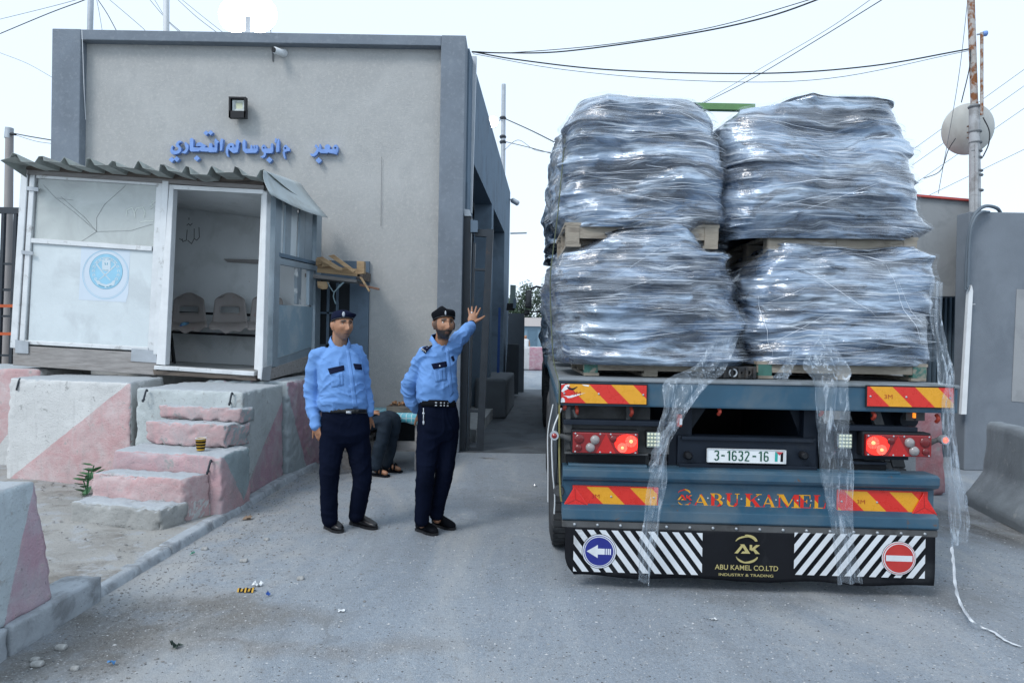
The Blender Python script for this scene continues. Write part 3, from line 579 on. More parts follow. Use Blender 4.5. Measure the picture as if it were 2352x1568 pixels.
# ================================================================== gate at the gatehouse corner
GP = Plane((0, 9.52, 0), (0, -1, 0))
gt = thing('steel_gate', 'dark steel gate leaf folded back against the gatehouse corner', 'gate', G(1085, 1038))
pprism(GP, [(1066, 500), (1085, 502), (1071, 1036), (1052, 1036)], -.16, .02).build('gate_post', STEEL, gt)
for px in (((1119, 528), (1134, 529), (1110, 1037), (1094, 1036)), ((1088, 560), (1093, 560), (1078, 1028), (1073, 1028))): pprism(GP, px, -.10, .0).build('stile', STEEL, gt)
for v, h in ((528, 16), (617, 5), (939, 6), (1024, 10)):
    x0 = 1090-(v-560)*.032; x1 = 1120-(v-528)*.049; pprism(GP, [(x0, v), (x1, v+1), (x1, v+h+1), (x0, v+h)], -.08, -.002).build('rail', STEEL, gt)
pprism(GP, [(1082, 508), (1098, 510), (1098, 536), (1082, 536)], -.06, .06).build('hinge_box', SIDEST, gt)
pprism(GP, [(1066, 484), (1080, 486), (1084, 500), (1068, 500)], -.1, .04).build('post_cap', GALV, gt)
# ================================================================== right hand side: walls, barrier, pole
rb = thing('side_building', 'plain grey rendered building with a red roof edge beyond the load', 'building', P(2190, 800, 9.4) - Vector((0, 0, P(2190, 800, 9.4).z)))
RB = Plane((0, 9.3, 0), (0, -1, 0))
pprism(RB, [(2050, 446), (2239, 462), (2216, 680), (2050, 680)], 0, -3).build('wall', RBLD, rb)
pprism(RB, [(2050, 441), (2243, 458), (2243, 463), (2050, 446)], .05, -3.05).build('roof_edge', mat('red_trim', (.42, .07, .06), .6, .2, 6), rb)
pq_ = RB.hit(2050, 700).x; MB().box((pq_, 9.302, 0), (pq_+.16, 12.29, RB.hit(2050, 681).z)).build('pier', RBLD, rb)
RG = Plane((0, 9.75, 0), (0, -1, 0)); CORR = mat('blue_steel_sheet', (.085, .125, .165), .5, .15, 3, .1)
cg = MB(); x0 = RG.hit(2040, 700).x; x1 = RG.hit(2216, 700).x; n_ = 16; zz = (0.0, RG.hit(2200, 672).z)
pts = []
for k in range(n_):
    xa = x0+(x1-x0)*k/n_; w_ = (x1-x0)/n_
    pts += [(xa, 0), (xa+w_*.3, 0), (xa+w_*.42, -.05), (xa+w_*.85, -.05)]
pts.append((x1, 0))
cg.grid([[(x, 9.75+y, zz[0]) for x, y in pts], [(x, 9.75+y, zz[1]) for x, y in pts]], smooth=False); gsh = cg.build('corrugated_gate', CORR, loc=(x0, 9.75, 0)); tag(gsh, 'dark blue corrugated steel gate under the grey rendered building', 'gate')
RW = Plane((0, 8.7, 0), (0, -1, 0)); rx0 = RW.hit(2222, 700).x; rzt = RW.hit(2290, 487).z
bw = MB().box((rx0, 8.7, 0), (9.5, 8.95, rzt)).build('boundary_wall', RWALL, loc=(rx0, 8.7, 0)); bevel(bw, .015); tag(bw, 'tall blue grey concrete wall with a paler square patch, beside the pole', 'wall')
pprism(RW, [(2335, 664), (2440, 667), (2430, 930), (2323, 921)], .002, .006).build('paint_patch', mat('pale_patch', (.31, .32, .33), .9, .06, 2, .2, 60, col2=(.27, .28, .29)), bw)
# jersey barrier
def jersey(name, label, a, b_, mats, h=.84, seed=0, flip=1, wb=.55, wt=.16):
    a, b_ = Vector(a), Vector(b_); d = (b_-a).normalized(); n = Vector((d.y, -d.x, 0))*flip; L = (b_-a).length
    prof = [(0, 0), (0, .10), (.05, .16), (.17, .34), (wb/2-wt/2+.0, h-.03), (wb/2-wt/2+.03, h), (wb/2+wt/2-.03, h), (wb/2+wt/2, h-.03), (wb-.17, .34), (wb-.05, .16), (wb, .10), (wb, 0)]
    pp = [];
    for i in range(len(prof)-1):
        m_ = max(1, int(math.hypot(prof[i+1][0]-prof[i][0], prof[i+1][1]-prof[i][1])/.05))
        for k in range(m_): t = k/m_; pp.append((prof[i][0]+(prof[i+1][0]-prof[i][0])*t, prof[i][1]+(prof[i+1][1]-prof[i][1])*t))
    pp.append(prof[-1]); ns = int(L/.05)
    v = np.array([[tuple(a+d*(L*i/ns)+n*x+Vector((0, 0, z))) for x, z in pp] for i in range(ns+1)]); sh = v.shape; f = v.reshape(-1, 3)
    f = f+np.array([fbm(f*5, 4, seed+k)*.011 for k in range(3)]).T; f[:, 2] = np.maximum(f[:, 2], 0)
    mb = MB(); mb.grid(f.reshape(sh).tolist()); k_ = len(pp)
    mb.add(f[:k_], [tuple(range(k_))]); mb.add(f[-k_:], [tuple(range(k_-1, -1, -1))])
    o = mb.build(name, mats, loc=a); return tag(o, label, 'barrier')
JB = mat('barrier_concrete', (.24, .268, .29), .92, .2, 3, .5, 50, .006, col2=(.17, .19, .21), c2sc=2.5, c2lo=.45, c2hi=.7, col3=(.36, .37, .37), c3sc=9, c3lo=.6, c3hi=.7, stretch=(1, 1, .5), spec=.25)
ja = G(2214, 1156); jb = G(2352, 1228); jd = (jb-ja).normalized()
jersey('jersey_barrier', 'plain grey jersey barrier along the boundary wall', ja, ja+jd*3.4, JB, .84, 5, flip=-1)
pk = painted('red_block_paint', [[(1, 0, 0, 4.3), ], [NR]], (.33, .355, .38), (.44, .20, .22), (4.0, 7.3, 0))
PB = c8((3.62, 7.25), (4.62, 7.2), (4.72, 7.75), (3.7, 7.8), 0, .93, .1)
tag(rock_box(PB, .03, .05, .012, .04, 77).build('concrete_block', pk, loc=(4.0, 7.3, 0)), 'red stained concrete block between the truck tail and the grey barrier', 'concrete block')
# pole with dish
pr = thing('utility_pole', 'pale pole with a rusty upper half carrying the satellite dish', 'pole', (P(2252, 470, 9.15).x, 9.15, 0))
a = P(2229, -30, 9.15); m_ = P(2238, 240, 9.15); b_ = P(2251, 700, 9.15); b_.z = 0
MB().tube([m_, a], .045, 12).build('upper_tube', RUST, pr); MB().tube([b_, m_+(b_-m_)*.002], [.085, .062], 14).build('shaft', POLEC, pr)
MB().tube([P(2243, 640, 9.08), P(2243, 330, 9.08)], .022, 8).build('brace_tube', POLEC, pr)
for v in (248, 305, 330, 350, 365, 395, 405, 440): MB().lathe([(.075, 0), (.08, .012), (.075, .024)], P(2238+(v-240)*.0285, v, 9.15), (0, 0, 1), 14).build('wire_tie', CABLEG, pr)
a2 = P(2255, 75, 9.05); b2 = P(2255, 265, 9.05); MB().tube([a2, b2], .02, 8).build('side_tube', RUST, pr); MB().tube([P(2244, 80, 9.07), P(2258, 77, 9.05)], .012, 6).build('arm', GALV, pr)
MB().lathe([(.028, 0), (.036, .02), (.036, .05), (.02, .06)], P(2257, 78, 9.05), (1, 0, .1), 12).build('insulator', SIGNB, pr)
ds = thing('satellite_dish', 'round off white satellite dish seen from behind on the pole', 'dish', P(2233, 295, 9.4))
c_ = P(2233, 295, 9.42); rr = 58/1568*9.42; ax = Vector((.10, 1, .2)).normalized()
MB().lathe([(.02, -.0), (rr*.5, .02), (rr*.8, .06), (rr*.98, .10), (rr, .105), (rr, .115), (rr*.97, .11), (rr*.5, .035), (.02, .01)], c_, ax, 48).build('reflector', mat('dish_white', (.50, .50, .47), .5, .07, 3, .03, col2=(.42, .41, .38), c2sc=2), ds)
mb = MB()
for dv in (-14, 0, 12): addbar(mb, P(2222, 305+dv, 9.36), P(2240, 303+dv, 9.24), .02, .02)
addbar(mb, P(2228, 286, 9.34), P(2228, 322, 9.34), .03, .02); mb.build('mount', mat('rust_dark', (.16, .10, .07), .8, .3, 8), ds)
MB().tube(curve([P(2258, 270, 9.02), P(2272, 300, 9.0), P(2271, 330, 9.0), P(2258, 360, 9.05)], 6), .008, 6).build('lead', CABLE, ds)
# cables bundle and trunking at the wall edge
tag(MB().tube(curve([P(2300, 492, 8.9), P(2289, 478, 8.72), P(2262, 474, 8.64), P(2240, 492, 8.62), P(2227, 530, 8.62), P(2221, 590, 8.62), P(2219, 665, 8.62)], 8), .022, 8).build('cable_bundle', mat('cable_bluegrey', (.12, .15, .18), .5, .1, 5, 0), loc=P(2222, 600, 8.62)), 'bundle of grey cables bending over the top of the boundary wall', 'cable')
tag(MB().tube(curve([P(2272, 487, 8.66), P(2254, 487, 8.60), P(2238, 505, 8.58), P(2228, 545, 8.58), P(2223, 660, 8.58)], 8), .016, 8).build('cable_bundle', MATS['cable_bluegrey'], loc=P(2222, 600, 8.58)), 'thinner cable beside the bundle on the boundary wall', 'cable')
TP = Plane((0, 8.66, 0), (0, -1, 0)); tr = pprism(TP, [(2219, 672), (2226, 655), (2229, 668), (2214, 950), (2202, 950)], 0, .05).build('cable_trunking', WHITEP, loc=TP.hit(2210, 950)); tag(tr, 'white cable trunking leaning beside the corrugated gate', 'trunking')
pp_ = MB().tube([P(2229, 700, 8.68), P(2240, 699, 8.64)], .012, 6).build('pipe_stub', GALV, loc=P(2229, 700, 8.68)); tag(pp_, 'short pipe stub sticking out of the boundary wall', 'pipe')
# ================================================================== far gap between gatehouse and truck
fw = thing('concrete_slab_wall', 'tall dark grey concrete slab standing past the gatehouse', 'wall', G(1190, 905))
pl = Plane((0, 19.9, 0), (0, -1, 0)); pprism(pl, [(1168, 719), (1205, 720), (1203, 906), (1160, 906)], 0, -.25).build('slab', mat('slab_grey', (.13, .145, .16), .9, .12, 2, .2), fw)
pl = Plane((0, 18.0, 0), (0, -1, 0)); tag(pprism(pl, [(1166, 790), (1192, 791), (1190, 905), (1158, 905)], 0, -.5).build('utility_cabinet', mat('dark_cabinet', (.045, .055, .065), .6, .15, 3), loc=G(1175, 900)), 'dark box cabinet in front of the tall slab', 'cabinet')
bx = rock_box(c8((-.72, 13.35), (-.10, 13.3), (.08, 16.0), (-.6, 16.0), 0, .78), .06, .02, .01, .02, 41).build('concrete_bench', mat('dark_concrete', (.12, .135, .15), .9, .15, 3, .3), loc=(-.4, 14, 0)); tag(bx, 'long low dark concrete ledge beside the shaded passage', 'ledge')
eb = thing('meter_box', 'greenish metal meter box with a black bracket on the far pier', 'box', P(1178, 700, 17.3))
pl = Plane((0, 17.2, 0), (0, -1, 0)); pprism(pl, [(1172, 654), (1185, 655), (1184, 703), (1171, 703)], 0, -.35).build('box_body', mat('greenish_box', (.17, .23, .22), .6, .1, 3), eb)
pprism(pl, [(1165, 697), (1182, 698), (1181, 713), (1163, 713)], .05, .3).build('bracket', BLACKP, eb); pprism(pl, [(1179, 686), (1186, 687), (1185, 708), (1178, 708)], .3, .4).build('lamp_head', SIDEST, eb)
pl = Plane((0, 15.6, 0), (0, -1, 0)); tag(pprism(pl, [(1145, 706), (1150, 707), (1147, 860), (1141, 860)], 0, -.07).build('blue_post', mat('blue_paint', (.03, .09, .32), .5, .2, 6, .05, stretch=(1, 1, 2)), loc=pl.hit(1145, 860)), 'thin bright blue steel post inside the gateway', 'post')
# daylight side far off
tag(rock_box(c8((-.2+.42, 33), (1.9, 33), (1.9, 34), (.22, 34), 0, 1.15), .12, .05, .02, .04, 90).build('concrete_block', painted('far_block_paint', [[(1, 0, 0, .85), (1, 0, 0, .0)]], (.55, .55, .56), (.42, .2, .26), (.2, 33, 0)), loc=(.2, 33, 0)), 'distant white and pink block seen through the gap beside the truck', 'concrete block')
fb = thing('far_building', 'long low pale building with a blue wall far beyond the gap', 'building', (3, 80, 0))
MB().box((-6, 80, 0), (20, 88, 2.9)).build('wall', mat('far_blue', (.20, .30, .38), .8, .1, .3, 0), fb); MB().box((-6.5, 79.6, 2.9), (20.5, 88.4, 3.9)).build('roof_band', mat('far_roof', (.55, .50, .48), .8, .08, .3, 0), fb)
for k in range(4): MB().box((.2+k*1.6, 79.9, .5), (1.3+k*1.6, 79.98, 2.5)).build('window', mat('far_window', (.10, .17, .23), .3, .1, 1, 0), fb)
def leaf_tree(x, y, h, rad, label, seed, dark=(.045, .075, .045)):
    r_ = np.random.RandomState(seed); t = thing('tree', label, 'tree', (x, y, 0), group='distant trees beyond the far building')
    MB().tube([(x, y, 0), (x+.1, y, h*.35), (x, y+.1, h*.6)], [.22, .16, .08], 8).build('trunk', mat('bark', (.10, .08, .06), .9), t)
    mb = MB()
    for k in range(5):
        a = r_.rand()*6.28; mb.tube([(x, y, h*(.35+.06*k)), (x+math.cos(a)*rad*.7, y+math.sin(a)*rad*.7, h*(.55+.08*k))], [.07, .02], 5)
    mb.build('limb', MATS['bark'], t)
    cl = r_.normal(size=(46, 3))*np.array([rad*.5, rad*.5, h*.19])+np.array([x, y, h*.66]); V_ = []; F_ = []
    for c in cl:
        q = c+r_.normal(size=(60, 3))*np.array([.42, .42, .34])
        for p in q:
            a = r_.normal(size=3); a /= np.linalg.norm(a); b = np.cross(a, r_.normal(size=3)); b /= np.linalg.norm(b); s_ = .12+.1*r_.rand(); k = len(V_)
            V_ += [p-a*s_, p+b*s_*.5, p+a*s_, p-b*s_*.5]; F_.append((k, k+1, k+2, k+3))
    MB().add(V_, F_).build('crown', mat('leaf_far', dark, .7, .35, .8, 0), t)
leaf_tree(.6, 92, 7.6, 2.6, 'dark green rounded tree nearest the gatehouse in the gap', 5); leaf_tree(3.4, 95, 8.2, 3.0, 'taller dark green tree next to the truck mirror', 6); leaf_tree(-3, 97, 7, 2.6, 'dark tree mostly covered by the tall slab', 8)
# ================================================================== left: fence, pole, far shed
fn = thing('steel_fence', 'black steel bar fence with two orange rails beside the booth', 'fence', G(30, 1000)*1.0)
FP = Plane((0, 9.6, 0), (0, -1, 0)); fn.location = FP.hit(28, 840); ROOT[fn.name] = Matrix.Translation(fn.location)
pprism(FP, [(-60, 474), (60, 477), (60, 491), (-60, 488)], 0, -.06).build('top_rail', STEEL, fn)
for x in (-48, -22, 3, 31): pprism(FP, [(x, 490), (x+7, 490), (x-5, 838), (x-12, 838)], -.005, -.05).build('bar', STEEL, fn)
for v, h, mt_ in ((602, 5, STEEL), (661, 6, STEEL), (722, 5, STEEL), (812, 5, STEEL)): pprism(FP, [(-60, v), (50, v+2), (50, v+2+h), (-60, v+h)], -.012, -.045).build('cross_rail', mt_, fn)
ORG = mat('orange_paint', (.50, .10, .03), .5, .12, 5, .05)
for v in (699, 763): o = pprism(FP, [(-60, v), (42, v), (40, v+7), (-60, v+6)], .03, -.003).build('cross_rail', ORG, fn); o['label'] = 'orange painted rail'
lp = thing('utility_pole', 'weathered concrete pole behind the black fence', 'pole', (P(20, 830, 12).x, 12, 0))
b_ = P(14, 900, 12); b_.z = 0; MB().tube([b_, P(22, 296, 12)], [.085, .062], 12).build('shaft', mat('pole_brown', (.33, .31, .30), .9, .15, 4, .3, stretch=(1, 1, .3)), lp)
MB().tube([P(20, 318, 12), P(22, 294, 12)], [.07, .066], 12).build('cap', GALV, lp); MB().tube([P(24, 308, 11.95), P(36, 309, 11.9)], .02, 6).build('insulator', BLACKP, lp)
fs_ = thing('far_shed', 'pale shed with a blue band far behind the fence', 'building', P(10, 830, 30)-Vector((0, 0, P(10, 830, 30).z)))
pl = Plane((0, 30, 0), (0, -1, 0))
for px, mt_, nm in (([(-90, 572), (48, 575), (48, 592), (-90, 590)], mat('shed_roof', (.42, .50, .56), .6, .1, 1, 0), 'roof'), ([(-90, 590), (48, 592), (48, 640), (-90, 640)], mat('shed_dark', (.05, .07, .10), .7, .1, 1, 0), 'awning'), ([(-90, 640), (48, 640), (48, 648), (-90, 648)], mat('shed_blue', (.05, .22, .48), .5, .1, 1, 0), 'blue_band'), ([(-90, 648), (48, 648), (48, 840), (-90, 840)], mat('shed_wall', (.33, .38, .42), .8, .1, 1, 0), 'wall')):
    pprism(pl, px, 0, -2-.1*len(nm)).build(nm, mt_, fs_)
for x in (-40, 0, 34): pprism(pl, [(x, 648), (x+6, 648), (x+5, 800), (x-1, 800)], .2, .05).build('post', MATS['shed_blue'], fs_)
cf_ = thing('corrugated_fence', 'low weathered corrugated sheet fence behind the black bars', 'fence', P(10, 830, 16)-Vector((0, 0, P(10, 830, 16).z)))
pl = Plane((0, 16, 0), (0, -1, 0))
for k in range(14): x = -70+k*8.5; pprism(pl, [(x, 741), (x+5, 741), (x+4.5, 835), (x-.5, 835)], 0, -.04).build('slat', mat('sheet_grey', (.33, .33, .33), .8, .2, 3, .1), cf_)
pprism(pl, [(-75, 760), (50, 760), (50, 766), (-75, 766)], -.045, -.08).build('rail', MATS['sheet_grey'], cf_)
v_ = np.array([[(-8.2+j*.16, 9.9+i*.16, 0) for j in range(26)] for i in range(16)]).reshape(-1, 3)
hh = np.exp(-(((v_[:, 0]+6.6)/1.0)**2+((v_[:, 1]-11.0)/.8)**2)); v_[:, 2] = hh*1.25+fbm(v_*3, 3, 4)*.06*hh-.02
tag(MB().grid(v_.reshape(16, 26, 3).tolist()).build('sand_heap', mat('orange_sand', (.33, .22, .14), .95, .15, 5, .4)), kind='stuff')
# ================================================================== poles on the roof, far pole, wires
for u0, u1, v1, lab, rr_ in ((210, 205, 74, 'grey steel pole on the gatehouse roof near its corner', .042), (382, 384, 76, 'white square pole on the gatehouse roof', .045)):
    a = P(u0, -60, 10.4); b_ = P(u1, v1, 10.4); b_.z = 5.08; o = MB().tube([b_, a], rr_, 10 if u0 < 300 else 4).build('roof_pole', GALV if u0 < 300 else WHITEP, loc=b_); tag(o, lab, 'pole', 'poles on the gatehouse roof')
fp = thing('utility_pole', 'slim grey far pole with tangled wires beyond the gatehouse', 'pole', (P(1155, 700, 24).x, 24, 0))
b_ = P(1153, 800, 24); b_.z = 0; MB().tube([b_, P(1157, 194, 24)], [.10, .075], 10).build('shaft', GALV, fp)
for v in (275, 318, 330): MB().lathe([(.10, 0), (.13, .05), (.10, .1)], P(1155, v, 24), (0, 0, 1), 10).build('wire_clamp', STEEL, fp)
W = []
def wire(lab, pts, r=.012, sag=0, mt_=CABLE, smooth=True):
    q = curve([P(*p) for p in pts], 8) if smooth else [P(*p) for p in pts]
    tag(MB().tube(q, r*.72, 6).build('overhead_wire', mt_, loc=q[0]), lab, 'wire', 'overhead wires')
wire('thick black wire rising from the gatehouse corner to the top edge', [(1084, 119, 9.9), (1160, 122, 9.4), (1300, 118, 9), (1560, 82, 8.2), (1760, 40, 7.6), (1930, -20, 7.2)], .012)
wire('second black wire twisting with the thick one above the load', [(1084, 121, 9.9), (1180, 121, 9.4), (1400, 102, 8.8), (1640, 62, 8.1), (1900, -12, 7.2)], .007)
wire('sagging black wire from the gatehouse corner to the dish pole', [(1084, 119, 9.9), (1200, 139, 9.9), (1420, 162, 9.8), (1750, 169, 9.6), (2000, 152, 9.4), (2226, 113, 9.2)], .013)
wire('thin grey wire hanging below the sagging black wire', [(1086, 124, 9.9), (1300, 161, 9.8), (1600, 186, 9.6), (1900, 181, 9.4), (2224, 117, 9.2)], .006, mt_=CABLEG)
wire('thin wire running up over the stacked load to the top edge', [(1600, 245, 14), (1720, 185, 12), (1880, 90, 10), (2050, -15, 8.5)], .009)
wire('paired faint wire beside the one over the stacked load', [(1610, 238, 14), (1760, 150, 12), (1900, 68, 10), (2020, -15, 8.5)], .006, mt_=CABLEG)
for k, (a, b_) in enumerate((((2095, 345), (2380, 140)), ((2095, 380), (2380, 178)), ((2090, 430), (2380, 230)), ((2090, 470), (2380, 330)))):
    wire(['highest thin wire behind the satellite dish', 'thin wire crossing behind the dish rim', 'thin wire passing behind the dish centre', 'lowest thin wire behind the dish pole'][k], [(*a, 20), (*b_, 18)], .010, mt_=CABLEG, smooth=False)
wire('slanting guy wire beside the dish pole', [(2225, -20, 9.4), (2200, 190, 9.4), (2155, 445, 9.4)], .006, mt_=CABLEG)
wire('black lead looping down beside the pole above the dish', [(2226, 113, 9.2), (2229, 120, 9.1), (2226, 160, 9.1), (2208, 236, 9.25)], .010)
wire('loose wire with a black end hanging behind the load', [(2195, 318, 9.3), (2178, 345, 9.3), (2160, 392, 9.3), (2122, 410, 9.3)], .008)
for k, (pts, r_) in enumerate((([(-10, 47, 14), (120, 15, 12), (230, -15, 11)], .007), ([(-10, 82, 12), (110, 32, 11), (190, 2, 10), (240, -20, 10)], .011), ([(-10, 118, 16), (60, 145, 15), (120, 178, 13.5)], .007), ([(28, 306, 12), (70, 314, 11.5), (118, 322, 11)], .012), ([(28, 308, 12), (80, 324, 11.5), (118, 330, 11)], .006),
                      ([(218, -10, 10.6), (245, 30, 10.5), (268, 72, 10.4)], .009), ([(220, -10, 10.5), (228, 30, 10.5), (235, 72, 10.4)], .005), ([(240, -10, 11), (320, 58, 10.6), (336, 74, 10.5)], .007), ([(340, -5, 11), (380, 42, 10.7), (418, 76, 10.5)], .007), ([(352, -5, 11.3), (385, 48, 10.9), (414, 76, 10.5)], .006), ([(400, -8, 11), (450, 38, 10.7), (502, 78, 10.5)], .007), ([(412, -5, 11.2), (465, 38, 10.9), (516, 78, 10.5)], .006))):
    wire(['faint wire in the sky corner above the booth', 'thick dark wire crossing the sky corner above the booth', 'single wire meeting the gatehouse edge halfway up', 'black wire from the concrete pole to the gatehouse', 'thin wire under the one from the concrete pole', 'dark wire slanting down from the grey roof pole', 'nearly upright thin wire by the grey roof pole', 'long wire slanting between the two roof poles', 'wire crossing the white roof pole', 'thinner wire crossing behind the white roof pole', 'wire slanting down between white pole and floodlights', 'thin twin wire next to the lit floodlights'][k], pts, r_, mt_=CABLE if k in (1, 3, 5) else CABLEG)
for k, (pts, r_) in enumerate((([(1158, 272, 24), (1220, 300, 22), (1290, 335, 20)], .026), ([(1158, 325, 24), (1220, 340, 22), (1285, 358, 20)], .018), ([(1158, 345, 24), (1190, 322, 23), (1230, 345, 22), (1290, 352, 20)], .012))):
    wire(['thick wire from the far pole to the load', 'lower wire from the far pole to the load', 'looping thin wire at the far pole'][k], pts, r_)
wire('pale cord hanging down the beige wall near its corner', [(188, 70, 9.3), (190, 110, 9.32), (193, 200, 9.4), (197, 275, 9.46)], .006, mt_=WHITEP)
wire('thin vertical wire on the beige wall below the sign gap', [(877, 360, 9.48), (876, 420, 9.48), (875, 520, 9.48)], .004, mt_=CABLEG)
# ================================================================== guard booth
bL, bR = P(40, 600, 7.78), P(612, 600, 7.50); bd = Vector((bR.x-bL.x, bR.y-bL.y, 0)).normalized(); BN = Vector((bd.y, -bd.x, 0))
BP = Plane((bL.x, bL.y, 0), BN)                              # front
BSP = Plane(BP.hit(614, 600), (1, -.045, .0))                # side towards the passage
bt = thing('guard_booth', 'worn white aluminium guard booth with an open doorway and corrugated roof', 'booth', BP.hit(330, 858)-BN*.6)
PANEL = mat('white_sheet', (.62, .68, .70), .5, .07, 2, .35, 3.5, .012, col2=(.55, .60, .62), c2sc=2.2, col3=(.30, .30, .28), c3sc=24, c3lo=.70, c3hi=.74)
INW = mat('booth_inner_wall', (.72, .75, .76), .8, .07, 1.2, .25, 6, .006, col2=(.62, .65, .65), c2sc=2, col3=(.40, .37, .33), c3sc=12, c3lo=.68, c3hi=.73)
def bp(name, px, d0, d1, mt_, pl=BP, bv=0):
    o = pprism(pl, px, d0, d1).build(name, mt_, bt)
    if bv: bevel(o, bv, 1)
    return o
# posts, rails, panels of the front
bp('corner_post', [(62, 402), (78, 404), (53, 800), (37, 798)], -.06, .03, ALU, bv=.006); bp('corner_post', [(79, 404), (91, 405), (66, 803), (54, 802)], -.05, .02, ALU, bv=.005)
bp('corner_plate', [(36, 780), (66, 784), (66, 812), (36, 810)], .031, .038, GALV); bp('corner_plate', [(62, 428), (89, 431), (89, 440), (62, 437)], .031, .038, GALV); bp('corner_plate', [(50, 575), (76, 578), (76, 586), (50, 583)], .031, .038, GALV)
bp('mullion', [(367, 420), (381, 421), (360, 812), (346, 810)], -.05, .012, ALU, bv=.004); bp('mullion', [(382, 418), (397, 419), (377, 815), (361, 813)], -.05, .03, ALU, bv=.005)
bp('rail', [(92, 404), (368, 420), (368, 428), (91, 411)], -.04, .012, ALU); bp('rail', [(79, 548), (356, 567), (355, 578), (78, 559)], -.04, .016, ALU, bv=.004); bp('rail', [(66, 781), (348, 797), (348, 806), (66, 790)], -.04, .02, ALU, bv=.004)
GLS, t, b, co = newmat('dirty_glass')
b.inputs['Base Color'].default_value = (.72, .77, .75, 1); b.inputs['Roughness'].default_value = .12; b.inputs['Specular IOR Level'].default_value = .8
t.links.new(ramp(t, noise(t, co, 2.2, 6, .8), .2, .85), b.inputs['Alpha'])
al = mth(t, 'MULTIPLY_ADD', noise(t, co, 2.0, 7, .8), .6, .24); t.links.new(al, b.inputs['Alpha'])
gl = bp('window_pane', [(89, 409), (368, 427), (356, 569), (79, 550)], -.022, -.016, GLS)
ck = MB()
for l in ([(222, 532), (170, 487), (128, 455), (100, 425)], [(222, 532), (222, 500), (240, 470), (290, 425)], [(222, 532), (182, 558)], [(222, 532), (300, 530), (350, 515)], [(222, 532), (195, 500), (140, 452)], [(130, 455), (168, 460)]):
    ck.tube([BP.hit(u, v, -.0145) for u, v in l], .0014, 4)
ck.build('glass_crack', mat('crack_dark', (.06, .06, .06), .5, .1, 5, 0), gl)
gf = MB(); chalk = mat('chalk_scribble', (.62, .66, .62), .9, .1, 5, 0)
for l in ([(290, 495), (292, 482), (303, 477), (309, 488), (310, 500)], [(309, 488), (314, 478), (328, 476), (333, 488), (330, 500)], [(344, 480), (352, 474), (346, 470), (356, 462), (348, 462)], [(322, 510), (335, 508), (352, 508)]):
    add_stroke(gf, [tuple(map(float, q)) for q in l], 2.4, lambda u, v: BP.hit(u, v, -.0145), BN*.001)
gf.build('scribble', chalk, gl)
pn = bp('sheet_panel', [(78, 558), (356, 577), (347, 799), (67, 783)], -.022, -.010, PANEL)
bp('kick_board', [(37, 793), (365, 811), (363, 861), (36, 838)], -.02, .022, WOODG, bv=.004); bp('corner_plate', [(303, 800), (360, 805), (360, 833), (301, 829)], .023, .029, GALV)
bp('head_beam', [(62, 377), (612, 414), (612, 428), (62, 392)], -.03, .05, WOODB); bp('head_beam', [(64, 393), (612, 429), (612, 439), (64, 403)], -.04, .028, WOODG)
# emblem paper
PAPER = mat('paper', (.60, .68, .76), .8, .04, 2, .1); EMB = mat('emblem_blue', (.30, .56, .72), .8, .12, 5, .05); EMBP = mat('emblem_pale', (.58, .68, .74), .8, .06, 6, .05); EMBD = mat('emblem_dark', (.12, .36, .48), .8, .1, 6, 0)
pp = bp('paper_notice', [(187, 567), (299, 575), (295, 672), (289, 694), (181, 688)], -.0095, -.0085, PAPER)
def E(x, y, o=0): return BP.hit(157+x*.1002, 565.4+y*.1002, -.008+o)
def disc(mb, cx, cy, rx, ry, o, n=40, r0=0.0):
    if r0: l = [E(cx+rx*math.cos(k*2*math.pi/n), cy+ry*math.sin(k*2*math.pi/n), o) for k in range(n)]; i_ = [E(cx+(rx-r0)*math.cos(k*2*math.pi/n), cy+(ry-r0)*math.sin(k*2*math.pi/n), o) for k in range(n)]; mb.add(l+i_, [(k, (k+1) % n, n+(k+1) % n, n+k) for k in range(n)])
    else: mb.add([E(cx+rx*math.cos(k*2*math.pi/n), cy+ry*math.sin(k*2*math.pi/n), o) for k in range(n)], [tuple(range(n))])
mb = MB(); disc(mb, 855, 652, 532, 565, .0005, 48, 9); disc(mb, 855, 645, 505, 540, .0005, 48, 5); mb.build('emblem_ring', EMB, pp)
mb = MB(); disc(mb, 862, 580, 380, 402, .001, 48); mb.build('emblem_disc', EMB, pp)
mb = MB(); disc(mb, 862, 580, 382, 404, .0014, 48, 8); mb.build('emblem_edge', EMBD, pp)
mb = MB()
for s_ in (-1, 1):                                           # wreath
    for k in range(11):
        a = math.pi*(.30+.125*k*.98)*1.0; a = math.radians(128+18.5*k) if s_ < 0 else math.radians(52-18.5*k)
        cx, cy = 862+290*math.cos(a), 580+(-1 if 0 else 1)*300*math.sin(a); tx, ty = -math.sin(a)*s_, math.cos(a)*s_
        nx_, ny_ = math.cos(a), math.sin(a)
        for q in (-1, 1): mb.add([E(cx-tx*42, cy-ty*42, .002), E(cx+nx_*34*q-tx*0, cy+ny_*34*q, .002), E(cx+tx*46+nx_*22*q, cy+ty*46+ny_*22*q, .002)], [(0, 1, 2)])
for a, b_ in (((650, 420), (960, 780)), ((1085, 425), (700, 770))): add_stroke(mb, [a, ((a[0]+b_[0])/2, (a[1]+b_[1])/2+18), b_], [30, 26, 16], lambda x, y: E(x, y, .0022), BN*.0003)
mb.add([E(*q, .003) for q in ((775, 320), (845, 330), (840, 285), (870, 268), (905, 285), (895, 330), (965, 318), (968, 480), (955, 550), (870, 575), (785, 550), (770, 480))], [tuple(range(12))])
mb.add([E(*q, .0024) for q in ((600, 740), (760, 850), (870, 880), (980, 840), (1085, 760), (1050, 890), (870, 960), (670, 880))], [tuple(range(8))])
mb.build('emblem_motif', EMBP, pp)
mb = MB()
